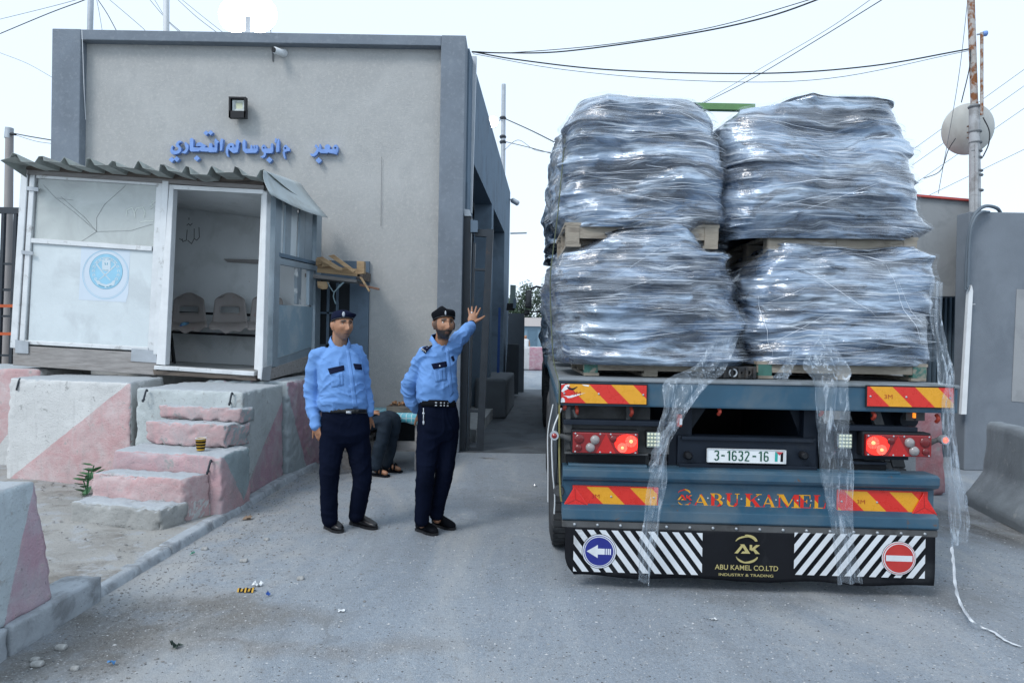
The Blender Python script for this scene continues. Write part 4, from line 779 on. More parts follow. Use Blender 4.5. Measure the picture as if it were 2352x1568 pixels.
for l, w_ in (([(838, 375), (850, 430)], 18), ([(900, 378), (885, 432)], 18), ([(800, 540), (860, 552), (920, 540)], 6), ([(690, 880), (760, 915), (830, 930)], 20), ([(862, 932), (920, 930)], 18), ([(935, 920), (990, 895)], 18)): add_stroke(mb, l, w_, lambda x, y: E(x, y, .0034), BN*.0003)
mb.build('emblem_lettering', EMBD, pp)
# doorway
bp('door_jamb', [(399, 428), (409, 429), (390, 838), (369, 836)], -.05, .035, WHITEP, bv=.004); bp('door_head', [(400, 428), (612, 440), (612, 449), (409, 438)], -.05, .033, ALU)
bp('door_jamb', [(605, 449), (611, 449), (598, 850), (588, 848)], -.03, .02, WHITEP, bv=.004); bp('door_jamb', [(613, 441), (623, 446), (612, 870), (601, 868)], -.05, .05, WHITEP, bv=.005)
bp('threshold', [(370, 838), (597, 852), (596, 862), (369, 847)], -.08, .05, ALU, bv=.005); bp('sill_board', [(370, 848), (600, 862), (603, 872), (372, 858)], -.12, .03, WOODB)
# side wall: posts, rails, panels
DS = lambda name, px, d0, d1, mt_: bp(name, px, d0, d1, mt_, BSP)
DS('side_post', [(619, 447), (634, 449), (622, 842), (610, 842)], -.06, .015, ALUB); DS('side_post', [(716, 488), (728, 490), (722, 838), (710, 836)], -.06, .01, ALUB)
DS('side_rail', [(630, 592), (716, 610), (716, 622), (629, 606)], -.05, .012, ALUB); DS('side_rail', [(629, 580), (716, 601), (716, 608), (629, 589)], -.05, .02, mat('steel_blue', (.10, .16, .22), .5, .2, 6, .1))
for k, (u0, u1, m__) in enumerate(((632, 646, PANEL), (649, 662, ALUB), (664, 678, PANEL), (682, 694, ALUB), (697, 713, ALUB))):
    f = (u0-630)/86; f1 = (u1-630)/86; DS('upper_panel', [(u0+4, 452+38*f), (u1+4, 452+38*f1), (u1, 581+20*f1), (u0, 581+20*f)], -.035-.008*(k % 2), -.024+.006*(k % 2), m__)
DS('side_post', [(676, 614), (686, 616), (684, 699), (675, 698)], -.04, .0, mat('peeling_post', (.20, .24, .27), .6, .3, 3, .3, 40, col2=(.55, .57, .57), c2sc=7)); DS('side_post', [(704, 620), (714, 622), (712, 702), (703, 700)], -.04, .0, ALUB)
SIDEP = mat('blue_side_sheet', (.25, .345, .41), .5, .12, 2.5, .3, 5, .01, col2=(.36, .43, .47), c2sc=3, col3=(.36, .30, .2), c3sc=9, c3lo=.69, c3hi=.72)
DS('side_sheet', [(631, 699), (716, 705), (712, 796), (622, 826)], -.012, .006, SIDEP)
DS('side_board', [(622, 827), (712, 797), (711, 814), (620, 846)], -.02, .0, ALUB); DS('side_board', [(610, 848), (711, 815), (708, 846), (605, 873)], -.02, .018, WOODG); DS('side_board', [(601, 844), (622, 838), (618, 874), (598, 872)], .019, .03, GALV)
# inside
bk = BN*-1.5
def shift(p): return p+bk
q0, q1 = BP.hit(45, 838), BP.hit(606, 868); t0, t1 = BP.hit(68, 396), BP.hit(614, 436)
sdv = Vector((-BSP.n.y, BSP.n.x, 0)); sdv *= 1 if sdv.y > 0 else -1
def onback(u, v): s = BSP.hit(u, v, -.065); return s+sdv*((BP.p+bk-s).dot(BN)/sdv.dot(BN))
q1b, t1b = onback(606, 868), onback(614, 440); t1b.z = 3.08; q1b.z = q1.z
back = MB(); bq = [q0+bk, q1b, t1b, t0+bk]; back.prism(bq, -BN*.04); back.build('back_wall', INW, bt)
MB().prism([q0+BN*-.03, q0+bk, t0+bk, t0+BN*-.03], Vector((.03, 0, 0))).build('end_wall', INW, bt)
MB().prism([q0+BN*-.03, q1+BN*-.03, q1b, q0+bk], Vector((0, 0, .04))).build('booth_floor', CONC2, bt)
MB().prism([t0+BN*-.03, t1+BN*-.03, t1b, t0+bk], Vector((0, 0, -.03))).build('ceiling', INW, bt)
BW = Plane(bq[0]+BN*.001, BN)
sc_ = MB(); 
for l in ([(431, 552), (440, 560), (446, 548), (446, 525)], [(418, 548), (420, 555), (428, 552), (430, 528)], [(446, 548), (452, 552), (458, 545), (457, 522)], [(429, 518), (433, 514), (437, 518), (442, 513)], [(434, 505), (434, 500)], [(412, 548), (420, 553)]):
    add_stroke(sc_, [tuple(map(float, q)) for q in l], 1.5, lambda u, v: BW.hit(u, v, .002), BN*.001)
sc_.build('scribble', mat('pencil', (.12, .12, .12), .9, .1, 5, 0), bt)
hb = MB(); hb.prism([BW.hit(*q, .0) for q in ((516, 595), (596, 597), (596, 606), (524, 602))], BN*.03); hb.build('batten', WOODG, bt)
mb = MB(); mb.tube([BW.hit(412, 467, .02), BW.hit(604, 473, .02)], .008, 5); mb.tube([BW.hit(412, 472, .01), BW.hit(604, 480, .01)], .005, 5); mb.build('conduit', BLACKP, bt)
# roof of corrugated sheet
RF = mat('roof_sheet', (.33, .36, .34), .55, .15, 2.5, .2, 30, .003, col2=(.24, .25, .235), c2sc=4); RF2 = mat('roof_sheet_pale', (.50, .55, .555), .5, .10, 2, .2, 8, .006, col2=(.42, .45, .44), c2sc=3)
fY = 7.22
fr0, fr1 = P(2, 371, fY+.12), P(606, 397, fY-.03)
crest = [(34, 354), (92, 357), (148, 361), (204, 364), (260, 368), (317, 372), (373, 375), (429, 381), (485, 379), (544, 384), (600, 390)]
prof = [P(0, 368, fY+.2)]
for k, (u, v) in enumerate(crest):
    yy = fY+.1-.15*k/10; jit = (0, 0, 0, 2, -1, 0, 1, 4, 5, -1, 0)[k]
    prof += [P(u-10, v+14+jit, yy), P(u-3.5, v+jit*.5, yy), P(u+4, v+.5+jit*.5, yy), P(u+11, v+14+jit, yy)] if k < 10 else [P(u-10, v+15, yy), P(u-3, v, yy), P(u+4, v, yy)]
prof[1] = P(20, 362, fY+.14)
rb_ = []
for i in range(9):
    t = i/8; rb_.append([p+Vector((.02*t*math.sin(j*1.7), 1.95*t+ (.02*math.sin(j*2.1) if i == 0 else 0), -.03*t+.012*math.sin(j*.9+i))) for j, p in enumerate(prof)])
ro = MB().grid(rb_, smooth=False).build('roof_sheet', RF, bt)
md = ro.modifiers.new('thick', 'SOLIDIFY'); md.thickness = .004
tip = [P(0, 369, fY+.2), P(20, 362, fY+.14), P(50, 374, fY+.1), P(62, 402, 7.75), P(62, 408, 7.7), P(30, 392, fY+.3)]
# overhang panel seen from below at the far end of the front
ov = MB(); ov.add([P(1, 369, fY+.2), P(60, 408, 7.74), P(62, 380, 7.72), P(36, 360, fY+.14)], [(0, 1, 2, 3)]); ovo = ov.build('roof_flap', RF, bt); ovo.modifiers.new('thick', 'SOLIDIFY').thickness = .004
fl_ = []
for i in range(7):
    t = i/6; a = P(606, 391, 7.17).lerp(P(690, 420, 9.05), t); b_ = P(621, 446, 7.20).lerp(P(754, 500, 9.05), t); sg_ = .035*math.sin(t*3.1)
    row = []
    for j in range(8):
        s_ = j/7; p = a.lerp(b_, s_); bul = math.sin(s_*math.pi)*.035; p += Vector((-bul*.9, 0, bul*.6-sg_*s_)); row.append(p)
    fl_.append(row)
flo = MB().grid(fl_).build('roof_flap', RF2, bt); flo.modifiers.new('thick', 'SOLIDIFY').thickness = .004
mb = MB()
for a, b_ in (((668, 432), (692, 447)), ((684, 440), (704, 456)), ((672, 430), (680, 440))): addbar(mb, P(*a, 8.9), P(*b_, 9.0), .05, .03)
tag(mb.build('roof_debris', mat('debris', (.14, .15, .15), .8, .3, 8), loc=P(680, 440, 8.9)), 'broken grey block lying on the booth roof edge', 'debris')
# seats in the booth
st_ = thing('bench_seat', 'row of dusty brown plastic shell seats on a black frame inside the booth', 'seats', BW.hit(490, 840, .35))
SEAT = mat('seat_plastic', (.30, .275, .265), .6, .12, 3, .2, 20, .003, col2=(.30, .27, .255), c2sc=3, col3=(.27, .13, .11), c3sc=4, c3lo=.62, c3hi=.7)
SPn = Plane(BW.p+BN*.18, BN)
def shell(cu, cut=0):
    # back: rounded panel with a slot; seat pan: curling lip
    k = .0; W = 42
    nb = 17; rows = []
    bo = []
    for i in range(15):
        t = .014+.986*(i/14)**1.8; v = 671+t*72; wd = (34+7*t)*(1-(1-min(1, t/.22))**4)**.5+.1; row = []
        for j in range(15):
            s_ = -1+2*j/14; p = SPn.hit(cu+s_*wd, v+1.5*abs(s_)**3*6*(1-t), .0+.05*abs(s_)**2.5+.10*t*t); row.append(p)
        rows.append(row)
    mb = MB(); nr = 15
    mb.add([p for r in rows for p in r], [(i*15+j, i*15+j+1, (i+1)*15+j+1, (i+1)*15+j) for i in range(14) for j in range(14) if not (9 <= i <= 10 and 3 <= j <= 10)], 0, True)
    o = mb.build('seat_back', SEAT, st_); o.modifiers.new('t', 'SOLIDIFY').thickness = .006
    rows = []
    for i in range(9):
        t = i/8; row = []
        for j in range(15):
            s_ = -1+2*j/14; wd = 41+5*t; p = SPn.hit(cu+s_*wd-3*t, 743+12*t-2*abs(s_)**2*3, .10+.30*t); p.z -= .035*max(0, t-.7)/.3*(1+.5*math.sin(j*1.3))+.012*math.cos(s_*3)*t; row.append(p)
        rows.append(row)
    o = MB().grid(rows).build('seat_pan', SEAT, st_); o.modifiers.new('t', 'SOLIDIFY').thickness = .006
shell(434); shell(528); shell(614)
mb = MB(); mb.tube([SPn.hit(392, 762, .2), SPn.hit(604, 772, .2)], .016, 8); mb.tube([SPn.hit(392, 717, -.02), SPn.hit(604, 724, -.02)], .016, 8); mb.tube([SPn.hit(393, 765, .2), SPn.hit(402, 838, .26)], .016, 8); mb.tube([SPn.hit(393, 765, .05), SPn.hit(397, 832, .02)], .014, 8); mb.build('seat_frame', BLACKP, st_)
bo = SPn.hit(421, 748, .2); BLUEB, t, b, co = newmat('bottle_plastic'); b.inputs['Base Color'].default_value = (.16, .40, .62, 1); b.inputs['Roughness'].default_value = .1; b.inputs['Alpha'].default_value = .75
wb = thing('water_bottle', 'blue plastic water bottle lying on a shell seat in the booth', 'bottle', bo)
ax = BN+Vector((.1, 0, -.15)); MB().lathe([(.0, -.16), (.04, -.15), (.044, -.02), (.042, .01), (.02, .05), (.016, .06)], bo, ax, 18).build('bottle_body', BLUEB, wb); MB().lathe([(.018, .058), (.018, .082), (.0, .083)], bo, ax, 14).build('bottle_cap', mat('cap_blue', (.03, .10, .38), .4, .1, 5, 0), wb)
# ================================================================== planks over the window, table
sh = thing('wall_shelf', 'rough plank shelf jutting out over the dark window, piled with boards', 'shelf', P(785, 655, 9.1))
HP = Plane((0, 9.0, 0), (0, -1, 0))
def plank(px, d0, d1, mt_, par=None, nm='shelf_board'): o = pprism(HP, px, d0, d1).build(nm, mt_, par or sh); bevel(o, .004, 1); return o
plank([(720, 634), (728, 634), (835, 648), (835, 654), (720, 642)], -.4, .0, WOODG); plank([(840, 626), (852, 629), (851, 649), (836, 647)], -.42, .05, WOODB); plank([(827, 652), (872, 662), (872, 667), (827, 657)], -.02, .02, mat('red_wood', (.22, .12, .08), .8, .2, 5))
plank([(729, 646), (757, 648), (752, 664), (742, 665), (731, 661)], -.01, .02, WOODY); plank([(731, 608), (820, 618), (829, 619), (828, 636), (729, 626)], .02, .05, WOODY); plank([(823, 601), (840, 602), (840, 630), (823, 632)], -.04, .055, WOODY)
for k, (px, dd, lab) in enumerate((([(755, 588), (768, 585), (818, 622), (812, 627)], .11, 'upper slanting yellow board on the pile over the window'), ([(727, 592), (742, 590), (789, 618), (786, 623), (776, 622)], .15, 'lower slanting yellow board on the pile over the window'), ([(728, 596), (745, 593), (748, 606), (729, 612)], .0, 'short end of a yellow board in the pile beside the booth'), ([(826, 636), (832, 637), (851, 668), (848, 671)], .07, 'thin yellow strip hanging off the shelf end'), ([(742, 600), (762, 598), (756, 612), (740, 614)], .055, 'small yellow offcut under the slanting boards'))):
    o = pprism(HP, px, dd, dd+.03+.04*(k == 2)).build('plank', WOODY, loc=HP.hit(*px[0], dd)); bevel(o, .003, 1); tag(o, lab, 'plank', 'loose boards on the shelf')
tag(MB().tube(curve([HP.hit(*q, .03) for q in ((752, 648), (760, 662), (768, 670), (780, 655), (790, 648))], 6)+curve([HP.hit(*q, .04) for q in ((768, 670), (766, 682), (771, 698))], 6), .008, 6).build('rag', mat('rag_blue', (.22, .30, .33), .9, .1, 5), loc=HP.hit(768, 670, .03)), 'knotted grey rag strip hanging under the plank shelf', 'rag')
tb = thing('table', 'rough wooden table with open legs behind the two policemen', 'table', G(915, 1072))
ty0, ty1 = 8.05, 8.75; tz = P(900, 952, 8.05).z; xa, xb = P(800, 955, 8.3).x, P(968, 955, 8.1).x
MB().box((xa, ty0, tz-.05), (xb, ty1, tz)).build('table_top', WOODG, tb)
for x in (xa+.03, xb-.07):
    for y in (ty0+.02, ty1-.09): MB().box((x, y, 0), (x+.06, y+.07, tz-.05)).build('leg', WOODG, tb)
MB().box((xa, ty0+.005, .23), (xb-.02, ty0+.025, .35)).build('stretcher', WOODG, tb); MB().box((xa+.02, ty1-.1, .15), (xb-.05, ty1-.08, tz-.05)).build('back_panel', DARKIN, tb)
TC, t, b, co = newmat('turquoise_check')
sp = nd(t, 'ShaderNodeSeparateXYZ'); t.links.new(co, sp.inputs[0])
fx = mth(t, 'FRACT', mth(t, 'MULTIPLY', sp.outputs[0], 16)); fz = mth(t, 'FRACT', mth(t, 'MULTIPLY', mth(t, 'ADD', sp.outputs[1], sp.outputs[2]), 18))
k_ = mth(t, 'MAXIMUM', mth(t, 'GREATER_THAN', fx, .86), mth(t, 'GREATER_THAN', fz, .84)); c = mixc(t, ramp(t, noise(t, co, 7, 4), .4, .6), (.04, .28, .38), (.10, .40, .48)); c = mixc(t, k_, c, (.45, .55, .57)); t.links.new(c, b.inputs['Base Color']); b.inputs['Roughness'].default_value = .35
cl = MB(); rows = []
for z, y in ((tz+.006, ty1+.02), (tz+.006, (ty0+ty1)/2), (tz+.006, ty0-.012), (tz-.03, ty0-.02), (tz-.085, ty0-.022)): rows.append([(xa+(xb-xa+.03)*j/24, y-(.012*math.sin(j*1.9) if z < tz-.04 else 0), z+(.012*math.sin(j*.8)-.012*j/24 if z < tz-.04 else 0)) for j in range(25)])
clo = cl.grid(rows).build('tablecloth', TC, loc=(xa, ty0, tz)); clo.modifiers.new('t', 'SOLIDIFY').thickness = .003; tag(clo, 'turquoise checked oilcloth hanging over the table edge', 'tablecloth')
tr_ = thing('wooden_tray', 'small wooden tray of brown snacks on the turquoise cloth', 'tray', (P(930, 940, 8.35).x, 8.35, tz+.006))
xc = P(930, 940, 8.35).x
for q in (((-.20, -.15, .0), (.20, .15, .015)), ((-.20, -.15, .015), (.20, -.135, .075)), ((-.20, .135, .015), (.20, .15, .075)), ((-.20, -.135, .015), (-.185, .135, .075)), ((.185, -.135, .015), (.20, .135, .075))): MB().box((xc+q[0][0], 8.35+q[0][1], tz+.008+q[0][2]), (xc+q[1][0], 8.35+q[1][1], tz+.008+q[1][2])).build('tray_side', WOODB, tr_)
mb = MB()
for k in range(60):
    c_ = Vector((xc+rng.uniform(-.16, .16), 8.35+rng.uniform(-.11, .11), tz+.09+rng.uniform(0, .03))); mb.lathe([(.0, -.012), (.016, 0), (.0, .012)], c_, rng.normal(size=3), 6)
tag(mb.build('snacks', mat('snack_brown', (.30, .16, .08), .5, .4, 30, .2), loc=(xc, 8.35, tz+.08)), kind='stuff')
# ================================================================== lorry trailer seen from behind
YT = 4.33; TC0 = P(1737, 900, YT); YAW = -.040
BLUE = mat('truck_blue', (.025, .082, .135), .42, .14, 3, .2, 12, .002, col2=(.085, .12, .145), c2sc=3, c2lo=.45, c2hi=.70, col3=(.12, .065, .035), c3sc=9, c3lo=.63, c3hi=.68, spec=.5)
NAVY = mat('truck_navy', (.009, .015, .026), .55, .2, 4, .1, 40, .002, col2=(.03, .035, .042), c2sc=3, c2lo=.55, c2hi=.8, spec=.25)
FRAMEG = mat('truck_grime', (.085, .088, .09), .8, .25, 5, .3, 40, .003, col2=(.05, .05, .05), c2sc=4)
DECK = mat('deck_plate', (.21, .235, .255), .75, .15, 3, .3, 30, .003, col2=(.14, .16, .17), c2sc=4, col3=(.12, .09, .07), c3sc=9, c3lo=.66, c3hi=.72)
RUBB = mat('mud_rubber', (.007, .008, .011), .7, .3, 4, .2, 20, .003, col2=(.035, .038, .042), c2sc=3, c2lo=.55, c2hi=.8, spec=.2)
TYRE = mat('tyre_rubber', (.035, .037, .04), .8, .2, 8, .2, 60, .002, col2=(.075, .077, .08), c2sc=5)
REDR = mat('reflector_red', (.62, .022, .012), .3, .06, 30, .05, 200, .001, spec=.6); YELR = mat('reflector_yellow', (.72, .33, .012), .3, .06, 30, .05, 200, .001, spec=.6)
tk = thing('lorry_trailer', 'blue flatbed trailer tail with red and yellow boards and a number plate', 'trailer', (TC0.x, YT, 0), YAW)
TM = root_of(tk); TMI = TM.inverted()
def TL(u, v, yl=0.0):
    o = TMI @ EYE; d = (TMI.to_3x3() @ ray(u, v)); t = (yl-o.y)/d.y; p = o+d*t; return p
def tz(v, yl=0.0): return TL(1737, v, yl).z
def tx(u, v=1100, yl=0.0): return TL(u, v, yl).x
def TB(name, lo, hi, mt_, bv=0, par=None):
    o = MB().box(lo, hi).build(name, mt_, par or tk, world=False)
    if bv: bevel(o, bv, 2)
    return o
def flat(mb, poly, y, mi=0, th=.0015):   # thin printed sheet on a face looking backwards, local x,z outline
    mb.prism([(x, y, z) for x, z in poly][::-1], (0, -th, 0), mi) if False else mb.add([(x, y, z) for x, z in poly], [tuple(range(len(poly)))], mi); return mb
W2 = 1.25
zt, zb_ = tz(879), tz(940)
TB('tail_beam', (-W2, 0, zb_), (W2, .12, zt-.012), BLUE, .012)
TB('deck_edge', (-W2-.005, -.012, zt-.012), (W2+.005, .25, zt+.01), DECK, .008)
LEN = 6.2
TB('deck', (-W2, .25, zt-.10), (W2, LEN, zt+.006), DECK, .006)
for k in range(9): TB('deck_seam', (-W2-.002, .9+k*.62, zt+.0065), (W2+.002, .93+k*.62, zt+.013), DECK)
TB('side_rave', (-W2-.01, .12, zb_), (-W2+.10, LEN, zt-.10), BLUE, .01); TB('side_rave', (W2-.10, .12, zb_), (W2+.01, LEN, zt-.10), BLUE, .01)
# hazard boards: real strips of red and yellow foil
def hazard(u0, v0, u1, v1, y, first, period, phase, tri=None, mark=None, frame=True, peel=False):
    a, b_ = TL(u0, v0, y), TL(u1, v1, y); x0, x1, z1, z0 = a.x, b_.x, a.z, b_.z; H = z1-z0
    bo = TB('reflector_board', (x0-.008, y-.006, z0-.008), (x1+.008, y+.002, z1+.008), BLACKP if frame else REDR)
    yf = y-.0075
    s = x0+phase-H-period*2; k = 0
    while s < x1:
        poly = [(s, z1), (s+period, z1), (s+period+H, z0), (s+H, z0)]
        for a_ in ((-1, 0, -x0), (1, 0, x1)): poly = clip(poly, *a_) if len(poly) > 2 else poly
        if len(poly) > 2:
            flat(MB(), poly, yf).build('reflector_stripe', (REDR, YELR)[k % 2], bo, world=False)
        s += period; k += 1
    if mark is not None:
        m_ = Matrix.Translation((x0+mark, yf-.001, (z0+z1)/2)) @ Matrix.Rotation(math.pi/2, 4, 'X'); mb = MB(); add_me(mb, fontmesh('3M', 1, 0), m_, fit=(.05, .026)); mb.build('maker_mark', mat('mark_red', (.35, .02, .01), .4, .05, 9, 0), bo, world=False)
    mb = MB()
    for xr in (x0+.02, x0+.24, x1-.02): mb.lathe([(.007, 0), (.006, .004), (.0, .005)], (xr, yf, (z0+z1)/2), (0, -1, 0), 8)
    mb.build('rivet', GALV, bo, world=False)
    if peel:
        mb = MB(); w_ = x1-x0
        for poly in ([(0, .62), (.05, .95), (.10, .98), (.085, .75), (.05, .66), (.02, .55)], [(.02, .38), (.10, .36), (.14, .43), (.24, .50), (.29, .56), (.2, .40), (.12, .27), (.08, .25), (.06, .33)], [(.24, .99), (.33, .96), (.32, .88), (.27, .92)], [(0, .0), (.05, .03), (.04, .22), (.015, .28), (0, .2)], [(0, .95), (.05, 1.0), (0, 1.0)]):
            flat(mb, [(x0+x*w_, z0+z*H) for x, z in poly], yf-.001)
        mb.build('torn_foil', WHITEP, bo, world=False)
        mb = MB(); add_stroke(mb, [(x0+.07*w_, z0+.86*H), (x0+.10*w_, z0+.74*H), (x0+.14*w_, z0+.73*H), (x0+.19*w_, z0+.86*H)], [.006, .012, .012, .004], lambda x, z: Vector((x, yf-.0015, z)), (0, -.0005, 0)); mb.build('scuff', BLACKP, bo, world=False)
    if tri:
        xa, xb_, up = tri; za = z0-.004; zc = z1+.004; xm = (xa+xb_)/2+up
        poly = [(xa, za), (xb_, za), (xm, zc)]; c = (sum(p[0] for p in poly)/3, sum(p[1] for p in poly)/3)
        mb = MB(); mb.prism([(x, yf-.002, z) for x, z in poly], (0, -.008, 0)); tr_ = mb.build('reflector_triangle', mat('triangle_red', (.66, .018, .012), .25, .05, 40, .1, 300, .001, spec=.7), bo, world=False); bevel(tr_, .006, 2)
        mb = MB()
        for p in poly: mb.tube([(c[0], yf-.0105, c[1]), (c[0]+(p[0]-c[0])*.9, yf-.0105, c[1]+(p[1]-c[1])*.9)], .0016, 4)
        mb.build('triangle_rib', mat('rib_red', (.30, .01, .01), .4, .05, 8, 0), bo, world=False)
    return bo
per = tx(1393)-tx(1343); per = .139
hazard(1289, 881, 1484, 928, -.014, 0, per, .02, mark=.10, peel=True)
hazard(1991, 887, 2188, 936, -.014, 0, per, .0, mark=.13)
# bumper: extruded profile
yb = -.03
zz = {v: tz(v, yb) for v in (1083, 1104, 1112, 1119, 1168, 1180, 1202, 1207)}
prof = [(.14, zz[1083]), (-.005, zz[1083]), (-.035, zz[1083]-.012), (-.035, zz[1104]), (-.02, zz[1112]), (.03, zz[1119]-.0), (.03, zz[1168]), (-.03, zz[1180]+.0), (-.035, zz[1202]), (-.02, zz[1207]), (.14, zz[1207])]
bx0, bx1 = TL(1292, 1140, -.03).x, TL(2158, 1140, -.03).x
mb = MB(); mb.prism([(bx0, y, z) for y, z in prof], (bx1-bx0, 0, 0)); bmp = mb.build('bumper', BLUE, tk, world=False); bevel(bmp, .006, 2)
hz1 = hazard(1318, 1116, 1508, 1163, .026, 0, per, .06, tri=(TL(1293, 1165, .026).x, TL(1353, 1165, .026).x, -.012), mark=.14, frame=False)
hz2 = hazard(1925, 1126, 2126, 1179, .026, 0, per, .03, tri=(TL(2090, 1180, .026).x, TL(2150, 1180, .026).x, -.006), mark=.14, frame=False)
# ABU KAMEL lettering cut from hazard foil: serif letters built stroke by stroke
HAZ, t, b, co = newmat('letter_foil')
sp = nd(t, 'ShaderNodeSeparateXYZ'); t.links.new(co, sp.inputs[0]); q_ = mth(t, 'GREATER_THAN', mth(t, 'FRACT', mth(t, 'MULTIPLY', mth(t, 'ADD', sp.outputs[0], sp.outputs[2]), 7.1)), .5)
t.links.new(mixc(t, q_, (.66, .022, .012), (.74, .34, .012)), b.inputs['Base Color']); b.inputs['Roughness'].default_value = .3
def rc(x0, z0, x1, z1): return [(x0, z0), (x1, z0), (x1, z1), (x0, z1)]
def ring(cx, cz, rx, rz, a0, a1, w0, w1=None, n=12):
    o = []; i_ = []
    for k in range(n+1):
        a = math.radians(a0+(a1-a0)*k/n); s_ = math.sin(math.pi*k/n); ww = w0+((w1 if w1 is not None else w0)-w0)*s_
        o.append((cx+rx*math.cos(a), cz+rz*math.sin(a))); i_.append((cx+(rx-ww)*math.cos(a), cz+(rz-ww*.8)*math.sin(a)))
    return [[o[k], o[k+1], i_[k+1], i_[k]] for k in range(n)]
GL = {   # thick and thin strokes with slab serifs, unit height
 'A': [[(.02, 0), (.12, 0), (.54, 1), (.47, 1)], [(.38, .98), (.54, 1), (1.0, 0), (.74, 0)], rc(.22, .28, .72, .35), rc(-.06, 0, .22, .06), rc(.62, 0, 1.08, .06)],
 'B': [rc(.08, 0, .34, 1), rc(0, .94, .5, 1), rc(0, 0, .5, .06), rc(.3, .49, .55, .55)]+ring(.5, .745, .38, .255, 90, -90, .06, .24)+ring(.5, .275, .46, .275, 90, -90, .06, .27),
 'U': [rc(.10, .3, .36, 1), rc(0, .94, .48, 1), rc(.84, .3, .92, 1), rc(.70, .94, 1.06, 1)]+ring(.51, .3, .41, .30, 180, 360, .25, .14),
 'K': [rc(.08, 0, .34, 1), rc(0, .94, .46, 1), rc(0, 0, .46, .06), [(.34, .38), (.34, .48), (.84, .97), (.92, .97)], [(.42, .52), (.58, .62), (1.0, 0), (.70, 0)], rc(.68, .94, 1.04, 1), rc(.6, 0, 1.08, .06)],
 'M': [rc(.08, 0, .15, 1), rc(-.02, 0, .26, .06), rc(-.02, .94, .3, 1), [(.08, 1), (.32, 1), (.6, .22), (.50, 0)], [(.50, 0), (.58, .12), (.92, 1), (.84, 1)], rc(.84, 0, 1.08, 1), rc(.72, 0, 1.18, .06), rc(.84, .94, 1.18, 1)],
 'E': [rc(.08, 0, .36, 1), rc(0, .94, .9, 1), rc(0, 0, .92, .06), [(.82, .94), (.9, .94), (.9, .68), (.86, .68)], [(.84, .06), (.92, .06), (.95, .34), (.90, .34)], rc(.36, .48, .62, .54), rc(.58, .36, .64, .66)],
 'L': [rc(.08, 0, .36, 1), rc(0, .94, .5, 1), rc(0, 0, .9, .06), [(.80, .06), (.9, .06), (.95, .42), (.90, .42)]]}
for ch, x0, x1, y0, y1 in (('A', 462, 636, 18, 165), ('B', 662, 818, 8, 168), ('U', 852, 1010, 8, 178), ('K', 1088, 1282, 12, 180), ('A', 1306, 1456, 22, 186), ('M', 1486, 1728, 20, 188), ('E', 1758, 1904, 26, 194), ('L', 1934, 2088, 30, 196)):
    a = TL(1507.7+x0*.18697, 1130.8+y0*.18697-.0, .027); b_ = TL(1507.7+x1*.18697, 1130.8+y1*.18697, .027); mb = MB()
    for k, poly in enumerate(GL[ch]): flat(mb, [(a.x+(b_.x-a.x)*x, b_.z+(a.z-b_.z)*z) for x, z in poly], .0285-.0003*k)
    mb.build('letter', HAZ, bmp, world=False)
def LG(mb, cx, cz, s_, y, top=True):   # round monogram, unit about 1 wide
    k = 0
    for polys in (ring(0, .28, .46, .30, 20, 165, .11, .02) if 0 else [], ):
        pass
    for poly in ring(.02, .30, .42, .30, 5, 105, .10, .14, 12)+ring(-.06, .24, .42, .30, 62, 165, .03, .09, 10)+ring(-.02, -.30, .42, .30, 185, 285, .03, .10, 12)+ring(.02, -.27, .46, .33, 245, 350, .05, .12, 12): flat(mb, [(cx+x*s_, cz+z*s_) for x, z in poly], y-.0003*(k % 3)); k += 1
    for poly in ([(-.52, -.17), (-.38, -.17), (-.17, .10), (-.22, .21)], [(-.30, .21), (-.12, .21), (.13, -.17), (-.02, -.17), (-.18, .09)], [(-.26, -.17), (-.0, -.17), (.06, -.08), (-.18, -.08)], [(.10, .20), (.20, .20), (.20, -.02), (.10, -.02)], [(.52, .20), (.36, .20), (.13, -.0), (.20, -.06)], [(.22, -.0), (.30, .06), (.52, -.17), (.34, -.17)]): flat(mb, [(cx+x*s_, cz+z*s_) for x, z in poly], y-.0012-.0002*k); k += 1
mb = MB(); c_ = TL(1572, 1143, .027); LG(mb, c_.x, c_.z+.004, .090, .0285); mb.build('monogram', HAZ, bmp, world=False)
mb = MB()
for u in (634, 825, 1046, 1258, 1472, 1735, 1902): p = TL(1507.7+u*.18697, 1130.8+(70+(u-634)*.026)*.18697, .027); mb.lathe([(.007, 0), (.005, .004), (0, .005)], (p.x, .0285, p.z), (0, -1, 0), 8)
mb.build('rivet', GALV, bmp, world=False)
# rubber flap with print
yf = -.01; fz0, fz1 = tz(1333, yf), tz(1216, yf); fx0, fx1 = TL(1297, 1270, yf).x, TL(2146, 1270, yf).x
TB('flap_rail', (bx0, -.02, zz[1207]-.045), (bx1, .04, zz[1207]-.002), FRAMEG, .006)
mb = MB()
for k in range(16): mb.lathe([(.010, 0), (.009, .007), (0, .009)], (bx0+.08+k*(bx1-bx0-.16)/15, -.02, zz[1207]-.024), (0, -1, 0), 6)
mb.build('rail_bolt', GALV, tk, world=False)['kind'] = 'stuff'
rows = []
for i in range(13):
    t = i/12; z = fz1+(fz0-fz1)*t; ins = .06*max(0, (t-.55)/.45)**2.2; rows.append([(fx0+ins+(fx1-fx0-ins*1.1)*j/60, yf+.0+.06*t*t*0+.006*math.sin(j*.5)*t, z+.008*math.sin(j*.33+1)*t*(t > .9)) for j in range(61)])
fl = MB().grid(rows[::-1]).build('mud_flap', RUBB, tk, world=False); fl.modifiers.new('t', 'SOLIDIFY').thickness = .008; fl.modifiers['t'].offset = 1
